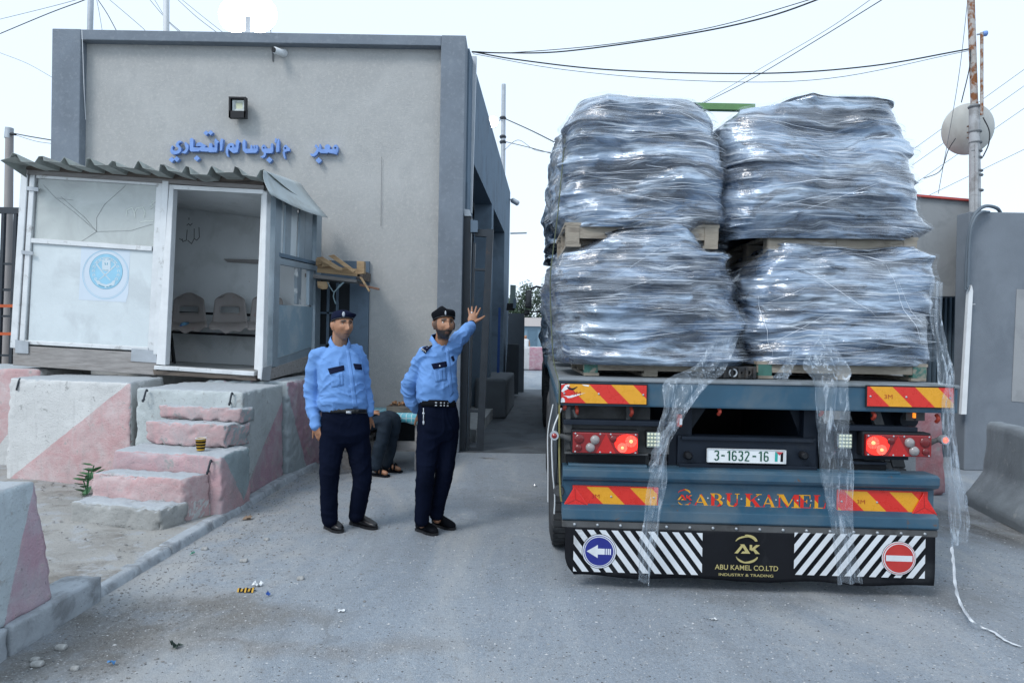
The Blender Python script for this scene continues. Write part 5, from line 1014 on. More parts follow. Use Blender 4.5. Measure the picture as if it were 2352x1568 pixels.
WHS = mat('flap_white', (.62, .65, .68), .6, .08, 6, .05, col2=(.42, .44, .45), c2sc=5, c2lo=.6, c2hi=.7); GOLD = mat('flap_gold', (.44, .38, .16), .6, .08, 6, .05, col2=(.28, .25, .12), c2sc=6, c2lo=.6)
ysf = yf-.0195
def stripes(u0, v0, u1, v1, n, sgn):
    a, b_ = TL(u0, v0, ysf), TL(u1, v1, ysf); x0, x1, z1, z0 = a.x, b_.x, a.z, b_.z; H = z1-z0; sh = H*.76; pw = (x1-x0)/n
    k = -int(sh/pw)-2
    while x0+k*pw < x1+sh:
        s = x0+k*pw+pw*.1; poly = [(s, z1), (s+pw*.55, z1), (s+pw*.55+sh, z0), (s+sh, z0)] if sgn > 0 else [(s+sh, z1), (s+sh+pw*.55, z1), (s+pw*.55, z0), (s, z0)]
        for c in ((-1, 0, -x0), (1, 0, x1)):
            if len(poly) > 2: poly = clip(poly, *c)
        if len(poly) > 2: flat(MB(), poly, ysf).build('white_stripe', WHS, fl, world=False)
        k += 1
stripes(1318, 1215, 1612, 1320, 10.6, 1); stripes(1825, 1222, 2124, 1328, 10.6, -1)
def roundel(name, u, v, r_px, cols):
    c = TL(u, v, ysf); s_ = (TL(u+r_px, v, ysf).x-c.x); mb = MB(); k = 0; ob = None
    for rr_, mt_ in cols:
        n = 40; o = MB(); o.prism([(c.x+s_*rr_*math.cos(2*math.pi*q/n), ysf-.001-.0012*k, c.z+s_*rr_*math.sin(2*math.pi*q/n)) for q in range(n)], (0, -.0011, 0)); o = o.build(name if k == 0 else 'sign_ring', mt_, fl, world=False); k += 1
        ob = ob or o
    return c, s_, ysf-.001-.0012*k
DBLUE = mat('road_sign_blue', (.022, .030, .22), .4, .1, 8, .02); DRED = mat('road_sign_red', (.46, .035, .03), .45, .1, 8, .02); BLK = mat('print_black', (.006, .007, .009), .6, .1, 8, 0, spec=.2)
c, s_, y = roundel('arrow_sign', 1376, 1265, 40, ((1, BLK), (.97, WHS), (.90, DBLUE), (.86, WHS), (.81, DBLUE)))
mb = MB()
flat(mb, [(c.x+x*s_, c.z+z*s_) for x, z in ((-.72, 0), (-.08, -.38), (-.08, -.17), (.32, -.17), (.32, .17), (-.08, .17), (-.08, .38))], y)
for x in (.37, .49, .60): flat(mb, [(c.x+(x+a)*s_, c.z+z*s_) for a, z in ((0, -.17), (.075, -.17), (.075, .17), (0, .17))], y)
mb.build('arrow_print', WHS, fl, world=False)
c, s_, y = roundel('no_entry_sign', 2064, 1281, 40, ((1, BLK), (.98, WHS), (.93, DRED), (.89, WHS), (.83, DRED)))
mb = MB(); flat(mb, [(c.x+x*s_, c.z+z*s_) for x, z in ((-.76, -.17), (.76, -.17), (.76, .17), (-.76, .17))], y); mb.build('bar_print', WHS, fl, world=False)
mb = MB(); c = TL(1715, 1260, ysf); LG(mb, c.x, c.z, (TL(1743, 1260, ysf).x-c.x)*2, ysf)
mb.build('monogram', GOLD, fl, world=False)
for txt, u0, u1, v0, v1 in (('ABU KAMEL CO.LTD', 1642, 1787, 1295, 1311), ('INDUSTRY & TRADING', 1651, 1776, 1315, 1325)):
    a, b_ = TL(u0, v0, ysf), TL(u1, v1, ysf); mb = MB(); add_me(mb, fontmesh(txt, 1, .008), Matrix.Translation(((a.x+b_.x)/2, ysf-.0005, (a.z+b_.z)/2)) @ Matrix.Rotation(math.pi/2, 4, 'X'), fit=(b_.x-a.x, a.z-b_.z)); mb.build('lettering', GOLD, fl, world=False)
# underside between beam and bumper
TB('cross_member', (tx(1562), .10, tz(1092, .1)), (tx(1890), .22, tz(1004, .1)), NAVY, .01); TB('cross_flange', (tx(1565), .07, tz(1078, .07)), (tx(1887), .10, tz(1068, .07)), NAVY, .004); TB('cross_flange', (tx(1570), .08, tz(1014, .07)), (tx(1880), .10, tz(1006, .07)), NAVY, .004)
for a, b_ in ((1542, 1598), (1862, 1898)): TB('chassis_rail', (tx(a), .13, tz(1100, .1)), (tx(b_), LEN, zb_-.0), NAVY, .008)
mb = MB(); mb.prism([(tx(1598)+.001, .2, zb_-.001), (tx(1598)+.001, .2, tz(1005)), (tx(1640), .2, zb_-.001)], (0, .02, 0)); mb.build('gusset', NAVY, tk, world=False)
mb = MB(); mb.prism([(tx(1862)-.001, .2, zb_-.001), (tx(1862)-.001, .2, tz(1005)), (tx(1835), .2, zb_-.001)], (0, .02, 0)); mb.build('gusset', NAVY, tk, world=False)
for k in range(5): TB('cross_bearer', (-W2+.1, .7+k*1.1, zb_+.0), (W2-.1, .78+k*1.1, zt-.101), NAVY)
TB('opening_backing', (tx(1598), 1.5, tz(1100)), (tx(1862), 1.54, zb_), BLK)  # black sheet behind the opening between the chassis rails
# lamp boards
for s_, (a, b_) in ((-1, (1296, 1540)), (1, (1898, 2098))):
    TB('lamp_bracket', (tx(a), .06, tz(1052)), (tx(b_), .10, tz(982)), NAVY if s_ > 0 else FRAMEG, .006); TB('lamp_rail', (tx(a-4), .0, tz(984)), (tx(b_+8*(s_ > 0)), .10, tz(973)), NAVY, .004)
TB('side_plate', (tx(1290), .16, tz(1085)), (tx(1500), .18, zb_), FRAMEG); TB('lower_tray', (tx(1300), .04, tz(1076)), (tx(1484), .10, tz(1052)), BLK); TB('tray_edge', (tx(1296), .02, tz(1053)), (tx(1488), .11, tz(1049)), FRAMEG)
TB('lower_tray', (tx(1955), .04, tz(1080)), (tx(2042), .10, tz(1060)), BLK); TB('tray_edge', (tx(1950), .02, tz(1061)), (tx(2040), .11, tz(1056)), NAVY); TB('bumper_step', (tx(1305), -.0, zz[1083]+.0), (tx(1486), .10, zz[1083]+.018), BLUE, .004); TB('bumper_step', (tx(1945), -.0, zz[1083]), (tx(2068), .10, zz[1083]+.016), BLUE, .004)
TB('hanger', (tx(1476), .08, tz(1085)), (tx(1483), .12, tz(982)), FRAMEG); TB('hanger', (tx(1440), .08, tz(974)), (tx(1449), .12, zb_), FRAMEG)
mb = MB(); addbar(mb, (tx(1302), .05, tz(945)), (tx(1306), .05, tz(1044)), .012, .03); mb.box((tx(1293), .03, tz(1004)), (tx(1312), .08, tz(975))); mb.build('latch_bar', FRAMEG, tk, world=False)
mb = MB(); mb.tube([(tx(1314), .04, tz(950)), (tx(1322), .04, tz(968))], .012, 8); mb.build('latch_lever', FRAMEG, tk, world=False)
REDP = mat('hook_red', (.38, .05, .03), .5, .2, 20, .1)
for u, v0, v1 in ((1322, 944, 962), (1449, 944, 962), (1652, 940, 955), (1888, 936, 952), (2010, 942, 958), (1294, 938, 950), (2158, 945, 962)):
    mb = MB(); mb.tube(curve([(tx(u), .05, tz(v0)), (tx(u)+.004, .03, tz((v0+v1)/2)), (tx(u), .05, tz(v1))], 5), .012, 8); mb.build('lashing_hook', REDP, tk, world=False)
mb = MB(); mb.box((tx(1557), .05, tz(986)), (tx(1568), .1, tz(957))); o = mb.build('side_reflector', REDP, tk, world=False); bevel(o, .004)
mb = MB(); mb.box((tx(1562), .045, tz(981)), (tx(1568), .05, tz(966))); mb.build('side_reflector', WHS, tk, world=False)
mb = MB(); p = TL(2074, 960, .3); mb.lathe([(.13, 0), (.13, .3)], (p.x-.06, .35, p.z), (0, 1, 0), 20); mb.lathe([(.06, -.08), (.075, 0)], (p.x, .30, p.z-.0), (0, 1, 0), 16); mb.build('air_tank', NAVY, tk, world=False)
mb = MB(); mb.prism([(tx(2018), .12, zb_), (tx(2040), .12, zb_), (tx(2056), .12, tz(988)), (tx(2034), .12, tz(990))], (0, .02, 0)); mb.build('bracket_plate', FRAMEG, tk, world=False)
for a, b_ in ((2098, 2118), (2120, 2142)): TB('side_bracket', (tx(a), .1, tz(962)), (tx(b_), .14, zb_), FRAMEG)
TB('marker_light', (tx(2113), .08, tz(955)), (tx(2117), .1, tz(944)), emit('amber_glow', (1, .25, .02), 1.2, (.5, .2, .02)))
# tail lights
LRED, t, b, co = newmat('lamp_red'); b.inputs['Roughness'].default_value = .16; b.inputs['Specular IOR Level'].default_value = .7; b.inputs['Base Color'].default_value = (.24, .006, .006, 1); b.inputs['Coat Weight'].default_value = .3
LLIT = emit('lamp_lit_red', (1, .02, .008), 1.3, (.6, .02, .015)); LHOT = emit('lamp_hot', (1, .22, .10), 3, (.7, .1, .05)); LDOT = emit('lamp_facet', (1, .16, .11), 1.6, (.7, .1, .08)); LCL = mat('lamp_clear', (.27, .25, .245), .15, .15, 25, .1, 60, .003, spec=.8); LDK = mat('lamp_dark_red', (.13, .005, .005), .15, .25, 25, .1, spec=.7); LTRI = mat('lamp_triangle', (.46, .010, .008), .2, .05, 60, .2, 500, .001, spec=.7)
def tail(u0, v0, u1, v1, mir):
    a, b_ = TL(u0, v0, .0), TL(u1, v1, .0); x0, x1, z1, z0 = a.x, b_.x, a.z, b_.z; W_, H = x1-x0, z1-z0
    h = TB('tail_light', (x0-.01, -.02, z0-.006), (x1+.01, .06, z1+.014), BLACKP, .01)
    q = MB().box((x0, -.045, z0), (x1, -.021, z1)).build('lamp_lens', LRED, h, world=False); bevel(q, .006)
    X = lambda f: x0+W_*(1-f if mir else f); yl = -.0465
    def dsc(fx, fz, r, mt_, nm, k=0, th=.004):
        mb = MB(); mb.lathe([(r, 0), (r*.9, th), (r*.5, th*1.6), (0, th*1.8)], (X(fx), yl-.001*k, z0+H*fz), (0, -1, 0), 20); return mb.build(nm, mt_, h, world=False)
    mb = MB(); flat(mb, [(X(.36 if not mir else .34), z0+.02*H), (X(.66), z0+.02*H), (X(.51), z0+.97*H)] if True else [], yl); 
    pts = mb.v
    if mir: mb.f = [tuple(reversed(f)) for f in mb.f]
    mb.build('lamp_triangle', LTRI, h, world=False)
    n = 20
    mb = MB(); flat(mb, [(X(.83)+W_*.19*math.cos(2*math.pi*k/n)*(1 if k else 1), z0+H*.5+H*.46*math.sin(2*math.pi*k/n)) for k in range(n)], yl-.0006)
    mb.v = [(min(x1-.004, max(x0+.004, x)), y, z) for x, y, z in mb.v]; mb.build('lit_zone', LLIT, h, world=False)
    for fx, fz, r in ((.89, .62, H*.27), (.76, .30, H*.23)):
        mb = MB()
        for rr_, m_ in ((.55, 14), (.75, 18), (.95, 22)):
            for k in range(m_):
                a_ = 2*math.pi*k/m_; mb.lathe([(.0032, 0), (.0, .002)], (X(fx)+r*rr_*math.cos(a_)*1.0, yl-.003, z0+H*fz+r*rr_*math.sin(a_)), (0, -1, 0), 5)
        mb.v = [(min(x1-.004, max(x0+.004, x)), y, z) for x, y, z in mb.v]
        mb.build('lamp_facet', LDOT, h, world=False); dsc(fx, fz, r*.36, LHOT, 'bulb_glow', 3, .006)
    dsc(.34, .66, H*.23, LCL, 'clear_lens', 1, .012); dsc(.27, .28, H*.23, LCL, 'clear_lens', 2, .012)
    if mir: dsc(.34, .66, H*.12, mat('amber_bulb', (.45, .16, .03), .3, .1, 9, 0), 'amber_bulb', 14); dsc(.27, .28, H*.12, LCL, 'clear_bulb', 14)
    dsc(.10, .68, H*.24, LDK, 'dark_lens', 1); dsc(.09, .25, H*.17, LDK, 'dark_lens', 1)
    dsc(.62, .72, H*.17, LDK, 'dark_lens', 1)
    mb = MB()
    for fx in (.04, .42, .58, .96):
        for fz in (.06, .94): mb.lathe([(.006, 0), (0, .004)], (X(fx), yl-.001, z0+H*fz), (0, -1, 0), 6)
    mb.build('screw', GALV, h, world=False)['kind'] = 'stuff'
    return h
tail(1315, 990, 1463, 1040, False); tail(1981, 995, 2130, 1047, True)
for u, v, lit, e in ((1273, 999, False, 1313), (2166, 1009, True, 2132)):
    c = TL(u, v, .0); a = TL(e, v+10, .02); mb = MB(); mb.tube([(a.x, .03, a.z), ((a.x*.5+c.x*.5), .02, a.z+.02), (c.x, .03, c.z)], [.022, .016, .018], 8); ar = mb.build('marker_arm', FRAMEG, tk, world=False)
    s_ = .028
    mb = MB(); mb.lathe([(s_, .03), (s_*1.08, .01), (s_, -.01)], (c.x, .0, c.z), (0, -1, 0), 18); mb.build('marker_rim', GALV, ar, world=False)
    mb = MB(); mb.lathe([(s_*.86, .0), (s_*.75, .014), (s_*.45, .024), (0, .028)], (c.x, -.012, c.z), (0, -1, 0), 18); mb.build('marker_lens', emit('marker_lit', (1, .10, .04), 2.4, (.6, .03, .02)) if lit else LRED, ar, world=False)
for u0, v0, u1, v1 in ((1484, 990, 1518, 1029), (1924, 994, 1958, 1031)):
    a, b_ = TL(u0, v0), TL(u1, v1); h = TB('work_lamp', (a.x, .0, b_.z), (b_.x, .055, a.z), BLACKP, .006); MB().box((a.x+.006, -.004, b_.z+.006), (b_.x-.006, -.001, a.z-.006)).build('lamp_glass', mat('pale_green_glass', (.30, .36, .33), .2, .1, 20, .05), h, world=False)
    mb = MB()
    for i in range(4):
        for j in range(4): mb.lathe([(.009, 0), (.008, .004), (0, .006)], (a.x+(b_.x-a.x)*(.17+.22*i), -.005, b_.z+(a.z-b_.z)*(.17+.22*j)), (0, -1, 0), 8)
    mb.build('led', mat('led_pale', (.72, .74, .56), .3, .1, 20, 0), h, world=False)
# number plate
a, b_ = TL(1624, 1029, .06), TL(1805, 1065, .06); pz = .06
plt = TB('number_plate', (a.x, pz, b_.z), (b_.x, pz+.012, a.z), mat('plate_white', (.74, .77, .78), .4, .05, 10, .05, col2=(.58, .60, .60), c2sc=9, c2lo=.62, c2hi=.72), .004)
PG = mat('plate_green', (.004, .085, .05), .5, .1, 9, 0); W_, H = b_.x-a.x, a.z-b_.z
mb = MB(); f_ = .004
for lo, hi in (((a.x, b_.z), (b_.x, b_.z+f_)), ((a.x, a.z-f_), (b_.x, a.z)), ((a.x, b_.z), (a.x+f_, a.z)), ((b_.x-f_*3, b_.z), (b_.x, a.z))): mb.box((lo[0], pz-.005, lo[1]), (hi[0], pz-.0005, hi[1]))
mb.build('plate_frame', ALU, plt, world=False)
def onpl(x, y): return Vector((a.x+W_*(x-455)/(1960-455), pz-.0012, a.z-H*(y-190)/(490-190)))
def dig(*st):
    mb = MB()
    for k, (pts, w_) in enumerate(st): add_stroke(mb, [(x, y) for x, y in pts], w_, lambda x, y, k=k: onpl(x, y)+Vector((0, -.0003*k, 0)), (0, -.0008, 0))
    mb.build('plate_digit', PG, plt, world=False)
def d3(x): dig(([(x+10, 265), (x+18, 248), (x+48, 242), (x+78, 252), (x+80, 300), (x+66, 328), (x+40, 334)], 26), ([(x+40, 334), (x+70, 342), (x+82, 368), (x+80, 410), (x+60, 434), (x+28, 436), (x+8, 408)], 26))
def d1(x): dig(([(x+46, 232), (x+46, 448)], 30), ([(x+2, 272), (x+40, 238)], 20))
def d6(x): dig(([(x+82, 268), (x+66, 246), (x+38, 242), (x+14, 262), (x+12, 410), (x+34, 436), (x+62, 436), (x+82, 412), (x+82, 356), (x+62, 334), (x+30, 338), (x+14, 356)], 25))
def d2(x): dig(([(x+8, 272), (x+22, 246), (x+52, 242), (x+80, 262), (x+80, 300), (x+14, 432)], 25), ([(x+2, 436), (x+92, 440)], 24))
d3(594); dig(([(728, 338), (794, 340)], 32)); d1(838); d6(930); d3(1052); d2(1172); dig(([(1322, 340), (1392, 342)], 32)); d1(1440); d6(1536)
for px, cl_ in ((((1752, 232), (1804, 232), (1800, 444), (1748, 442)), mat('flag_green', (.02, .36, .32), .5, .05, 9, 0)), (((1858, 234), (1908, 234), (1904, 448), (1854, 446)), BLK)):
    mb = MB(); mb.add([onpl(*q) for q in px], [(0, 1, 2, 3)]); mb.build('plate_flag', cl_, plt, world=False)
mb = MB(); mb.add([onpl(*q)+Vector((0, -.0006, 0)) for q in ((1768, 232), (1906, 234), (1834, 306))], [(0, 1, 2)]); mb.build('plate_flag', mat('flag_red', (.50, .05, .06), .5, .05, 9, 0), plt, world=False)
for u in (1581, 1847):
    p = TL(u, 1046, .06); mb = MB(); mb.lathe([(.018, 0), (.026, .01), (.026, .05), (.016, .06)], (p.x, .1, p.z), (0, -1, 0), 14); mb.build('plate_lamp', BLACKP, tk, world=False)
# wheels
def wheel(x, y, r=.50, wd=.30, side=-1, par=tk):
    mb = MB(); mb.lathe([(r*.55, -wd/2), (r*.80, -wd/2-.01), (r*.95, -wd/2+.005), (r-.006, -wd/2+.03), (r-.010, wd/2-.03), (r*.95, wd/2-.005), (r*.8, wd/2+.01), (r*.55, wd/2)], (x, y, r), (1, 0, 0), 56)
    ty = mb.build('tyre', TYRE, par, world=False)
    mb = MB(); n = 46
    for k in range(n):
        a0, a1 = 2*math.pi*k/n, 2*math.pi*(k+.80)/n
        for x0, x1, s0 in ((-wd/2+.012, -wd/2+.10, .0), (-wd/2+.108, -.004, .35), (.004, wd/2-.108, .1), (wd/2-.10, wd/2-.012, .5)):
            vs_ = []
            for rr_ in (r-.012, r+.004):
                for xx, aa in ((x0, a0), (x1, a0), (x1, a1), (x0, a1)): aa += s0*2*math.pi/n; vs_.append((x+xx, y-rr_*math.cos(aa), r+rr_*math.sin(aa)))
            mb.add(vs_, [(3, 2, 1, 0), (4, 5, 6, 7), (0, 1, 5, 4), (1, 2, 6, 5), (2, 3, 7, 6), (3, 0, 4, 7)])
    mb.build('tread', TYRE, ty, world=False)['kind'] = 'stuff'
    mb = MB(); mb.lathe([(r*.56, side*wd/2*.9), (r*.5, side*wd/2*.5), (r*.2, side*wd/2*.4), (.08, side*wd/2*.9), (0, side*wd/2*.95)], (x, y, r), (1, 0, 0), 30); mb.build('rim', FRAMEG, ty, world=False)
for yy in (.98, 2.25, 3.52):
    wheel(-W2+.13, yy, side=-1); wheel(W2-.17, yy, side=1); TB('axle', (-W2+.2, yy-.06, .44), (W2-.2, yy+.06, .56), NAVY)
# side wing, hoses and rope along the passage side
rows = []
for i in range(20):
    t = i/19; y = .10+2.9*t; rows.append([(-W2-.012+.004*math.sin(i), y, z) for z in (.62+.10*abs(math.sin(y*2.5)), .82, 1.02, zb_-.002)])
wg = MB().grid(rows).build('side_wing', mat('wing_rubber', (.05, .062, .075), .6, .2, 4, .2), tk, world=False); wg.modifiers.new('t', 'SOLIDIFY').thickness = .012
mb = MB(); mb.tube(curve([(-W2+.02, .03, zb_-.02), (-W2-.035, .05, .98), (-W2-.03, .10, .75), (-W2-.01, .16, .55), (-W2-.01, .2, .42)], 8), .0055, 6); mb.tube(curve([(-W2-.03, .25, zb_-.02), (-W2-.06, .3, .95), (-W2-.055, .34, .7), (-W2-.05, .4, .45)], 8), .005, 6); mb.build('white_hose', WHITEP, tk, world=False)
rows = []
for i in range(15):
    a = math.radians(200-i*9.5); rows.append([(x, .98-.60*math.cos(math.radians(180)-a), .52+.60*math.sin(math.radians(180)-a)) for x in (-W2-.015, -W2+.1, -W2+.3)])
mb = MB(); mb.lathe([(.0, -.035), (.03, -.03), (.036, .0), (.03, .02)], (-W2+.012, .02, tz(1140)), (0, -1, 0), 18); mb.build('rubber_buffer', TYRE, tk, world=False)
mb = MB(); mb.tube(curve([(-W2+.01, .06, zt-.02), (-W2+.005, .0, zt-.12), (-W2+.01, .02, .86), (-W2+.02, .0, .62), (-W2+.03, .01, .55)], 8), .006, 6); mb.build('yellow_strap', mat('strap_yellow', (.22, .20, .08), .8, .2, 20), tk, world=False)
# ================================================================== loads
STRAND = mat('fold_glint_white', (.78, .83, .90), .12, .05, 9, 0, spec=.9)  # thin white strands laid on the wrap imitate highlights along its folds
def goods_mat(seed, tint=(1, 1, 1)):
    mt, t, b, co = newmat('film_over_goods')
    mp = nd(t, 'ShaderNodeMapping'); mp.inputs['Location'].default_value = (seed*3.1, seed*1.7, seed*2.3); t.links.new(co, mp.inputs[0]); co = mp.outputs[0]
    d = nd(t, 'ShaderNodeTexNoise', i_Scale=1.3, i_Detail=3); t.links.new(co, d.inputs['Vector']); sc = nd(t, 'ShaderNodeVectorMath', operation='SCALE'); sc.inputs['Scale'].default_value = .30; t.links.new(d.outputs['Color'], sc.inputs[0])
    ad = nd(t, 'ShaderNodeVectorMath', operation='ADD'); t.links.new(co, ad.inputs[0]); t.links.new(sc.outputs[0], ad.inputs[1]); wc = ad.outputs[0]
    s1 = noise(t, mapping(t, wc, (1.0, 1.0, 6.5), (0, .05, 0)), 1.3, 8, .3, .62); s2 = noise(t, mapping(t, wc, (1.2, 1.2, 27), (0, -.10, 0)), 1.5, 5, 0, .6); s3 = noise(t, mapping(t, wc, (1.6, 1.6, 58), (0, .16, 0)), 1.5, 4, 0, .6)
    lump = noise(t, mapping(t, wc, (1, 1, 1.7)), 2.0, 5, .8)
    c = mixc(t, ramp(t, lump, .38, .66), (.010*tint[0], .024*tint[1], .055*tint[2]), (.12*tint[0], .22*tint[1], .38*tint[2]))
    c = mixc(t, mth(t, 'MULTIPLY', ramp(t, s1, .46, .62), .8), c, (.50*tint[0], .63*tint[1], .78*tint[2]))  # white highlights and dark crevices of the wrap are mixed into its colour
    c = mixc(t, mth(t, 'MULTIPLY', ramp(t, noise(t, mapping(t, wc, (.8, .8, 2.0)), 3.1, 4, .6), .58, .70), .55), c, (.68, .78, .88))
    c = mixc(t, mth(t, 'MULTIPLY', ramp(t, noise(t, mapping(t, wc, (.9, .9, 3.4)), 2.6, 5, .8), .54, .63), .92), c, (.010, .018, .038))
    c = mixc(t, mth(t, 'MULTIPLY', ramp(t, s1, .49, .38), .92), c, (.008, .016, .034))
    thin = mth(t, 'MULTIPLY', ramp(t, s2, .57, .66), ramp(t, noise(t, wc, 3.0, 4, .5), .35, .6)); c = mixc(t, mth(t, 'MULTIPLY', thin, .95), c, (.80*tint[0], .86*tint[1], .92*tint[2]))
    c = mixc(t, mth(t, 'MULTIPLY', ramp(t, s2, .44, .36), .55), c, (.014, .024, .045))
    c = mixc(t, mth(t, 'MULTIPLY', ramp(t, s3, .62, .68), .7), c, (.70, .75, .82))
    c = mixc(t, mth(t, 'MULTIPLY', ramp(t, noise(t, wc, 2.6, 4, .5), .64, .74), .35), c, (.24, .20, .18))
    t.links.new(c, b.inputs['Base Color']); b.inputs['Roughness'].default_value = .20; b.inputs['Specular IOR Level'].default_value = .9; t.links.new(mth(t, 'MULTIPLY_ADD', ramp(t, s1, .46, .60), .42, .08), b.inputs['Metallic'])
    b.inputs['Coat Weight'].default_value = 1; b.inputs['Coat Roughness'].default_value = .07; b.inputs['Coat IOR'].default_value = 1.9
    h = mth(t, 'ADD', mth(t, 'MULTIPLY', s1, .9), mth(t, 'MULTIPLY', s2, .45)); h = mth(t, 'ADD', h, mth(t, 'MULTIPLY', s3, .22)); h = mth(t, 'ADD', h, mth(t, 'MULTIPLY', noise(t, wc, 6, 5, 1.2), .8))
    bp = nd(t, 'ShaderNodeBump'); bp.inputs['Strength'].default_value = .7; bp.inputs['Distance'].default_value = .018
    t.links.new(h, bp.inputs['Height']); t.links.new(bp.outputs[0], b.inputs['Normal']); t.links.new(bp.outputs[0], b.inputs['Coat Normal']); return mt
SHELL = film_mat('stretch_film', .34, (.78, .85, .94), (1.1, 1.1, 75), .06, (0, .20, 0), .02)
def load(label, left, right, z0, z1, y0, y1, seed, nt=300, nz=130, top=.86, n_se=5, lump=.13, ledges=(), parent_loc=None, matr=None, shell=True, spikes=26, diag=.35):
    """left/right: (z,x) outlines in world; wraps goods with stretch film"""
    zs = np.linspace(z0, z1, nz); xl = np.interp(zs, [a for a, _ in left], [x for _, x in left]); xr = np.interp(zs, [a for a, _ in right], [x for _, x in right])
    th = np.linspace(0, 2*np.pi, 4000); ex = np.sign(np.cos(th))*np.abs(np.cos(th))**(2/n_se); ey = np.sign(np.sin(th))*np.abs(np.sin(th))**(2/n_se)
    s = np.concatenate([[0], np.cumsum(np.hypot(np.diff(ex), np.diff(ey)))]); tt = np.linspace(0, s[-1], nt+1)[:-1]; ex = np.interp(tt, s, ex); ey = np.interp(tt, s, ey); per = tt/s[-1]
    cy, hy = (y0+y1)/2, (y1-y0)/2
    rows = []
    for k in range(nz):
        f = (zs[k]-z0)/(z1-z0); hw = (xr[k]-xl[k])/2; cx = (xr[k]+xl[k])/2; sy = 1-.05*max(0, (f-.55)/.45)**2
        rows.append(np.stack([cx+hw*ex, cy+hy*ey*sy, np.full(nt, zs[k])], 1))
    tx_, ty_ = rows[-1].mean(0)[:2]
    ncap = 14
    for k in range(1, ncap+1):
        q = k/ncap; sc = 1-q; r_ = rows[nz-1].copy(); r_[:, 0] = tx_+(r_[:, 0]-tx_)*max(sc, .002); r_[:, 1] = ty_+(r_[:, 1]-ty_)*max(sc, .002); r_[:, 2] = z1+.05*(1-(1-q)**2); rows.append(r_)
    v = np.concatenate(rows); N = nz+ncap
    def facs(): return [(i*nt+j, i*nt+(j+1) % nt, (i+1)*nt+(j+1) % nt, (i+1)*nt+j) for i in range(N-1) for j in range(nt)]
    F_ = facs(); nn = vnormals(v, F_); sd_ = seed*11
    pq = v.copy(); pq[:, 2] += .10*vn(v*1.3, sd_+2)+.05*(v[:, 0]*.6)
    big = fbm(pq*np.array([1.7, 1.7, 2.6]), 3, sd_)*lump
    lay = np.floor(pq[:, 2]/.14+1.4*vn(pq*np.array([1.2, 1.2, .3]), sd_+7)); led = vn(np.stack([pq[:, 0]*2.2, pq[:, 1]*2.2, lay*5.3], 1), sd_+3)*.016
    rid = 1-np.abs(vn(pq*np.array([1.8, 1.8, 26]), sd_+4)); rid2 = 1-np.abs(vn(pq*np.array([4.5, 4.5, 62])+vn(pq*3, sd_)[:, None]*.5, sd_+6))
    d = big+led+(rid-.6)*.012+(rid2-.6)*.004+fbm(pq*np.array([3.2, 3.2, 7]), 3, sd_+8)*.04
    d = .012+d*(1-.55*np.clip(nn[:, 2], 0, 1))-.06*np.abs(nn[:, 0])-.02*np.abs(nn[:, 2])
    edge = np.clip((v[:, 2]-z0)/.05, 0, 1); d = d*edge
    # poking corners under the film
    rs = np.random.RandomState(seed); front = np.where((nn[:, 1] < -.2))[0]
    for _ in range(spikes):
        c = v[front[rs.randint(len(front))]]; dv = np.abs(v-c); w_ = np.exp(-(np.hypot(dv[:, 0], dv[:, 1])/rs.uniform(.08, .22)+dv[:, 2]/rs.uniform(.025, .06))); d += w_*rs.uniform(.03, .075)
    p = v+nn*d[:, None]
    org = Vector((float(v[:, 0].mean()), cy, z0)); th_ = thing('wrapped_load', label, 'pallet load', org, 0, 'stretch wrapped pallet loads on the trailer')
    MB().add(p, F_, 0, True).build('wrapped_goods', goods_mat(seed), th_)
    if shell:
        d2 = .014+.03*np.clip(fbm(pq*np.array([3, 3, 10]), 3, sd_+21), 0, 1)+np.clip(vn(pq*np.array([2, 2, 3]), sd_+22)-.15, 0, 1)*.07
        q = p+nn*(d2*edge)[:, None]
        MB().add(q, F_, 0, True).build('stretch_film', SHELL, th_)
    if shell:
        bv = BVHTree.FromPolygons([Vector(q_) for q_ in q], [tuple(f) for f in F_]); mb = MB(); x0_, x1_ = v[:, 0].min(), v[:, 0].max()
        for _ in range(70):
            x, z = rs.uniform(x0_, x1_), rs.uniform(z0+.03, z1-.05); a = rs.normal(0, .07) if rs.rand() < .88 else rs.normal(0, diag); L = rs.uniform(.1, .75); r_ = rs.uniform(.0005, .0016); pts = []
            for k in range(int(L/.035)+2):
                h_ = bv.ray_cast(Vector((x+k*.035*math.cos(a), y0-1.2, z+k*.035*math.sin(a))), Vector((0, 1, 0)))
                if h_[0] is None or h_[0].y > y0+.35 or (pts and abs(h_[0].y-pts[-1].y) > .05): break
                pts.append(h_[0]+Vector((0, -.004, 0)))
            if len(pts) > 3: mb.tube(pts, [r_*math.sin(math.pi*(i+.4)/(len(pts)))+.0003 for i in range(len(pts))], 4, caps=False)
        mb.build('film_fold_glint', STRAND, th_)['kind'] = 'stuff'
    return th_
def outl(pts, Y): return sorted([(P(u, v, Y).z, P(u, v, Y).x) for u, v in pts])
YL = 4.62
def ZP(u, v, Y=YL): return P(u, v, Y).z
load('bulging wrapped load low on the gatehouse side of the trailer tail', outl([(1290, 835), (1270, 770), (1258, 690), (1254, 620), (1275, 580), (1330, 548), (1375, 515)], YL+.1), outl([(1692, 832), (1692, 780), (1697, 700), (1686, 640), (1658, 590), (1612, 545), (1570, 512)], YL+.15), ZP(1480, 838), ZP(1480, 517), YL-.09, YL+1.05, 1)
load('wrapped load low on the barrier side with film strips hanging off it', outl([(1715, 835), (1695, 770), (1690, 690), (1696, 630), (1720, 600), (1760, 580)], YL), outl([(2140, 838), (2146, 780), (2168, 700), (2166, 650), (2146, 600), (2122, 562)], YL+.05), ZP(1920, 838), ZP(1920, 562), YL-.06, YL+1.05, 2, diag=.8)
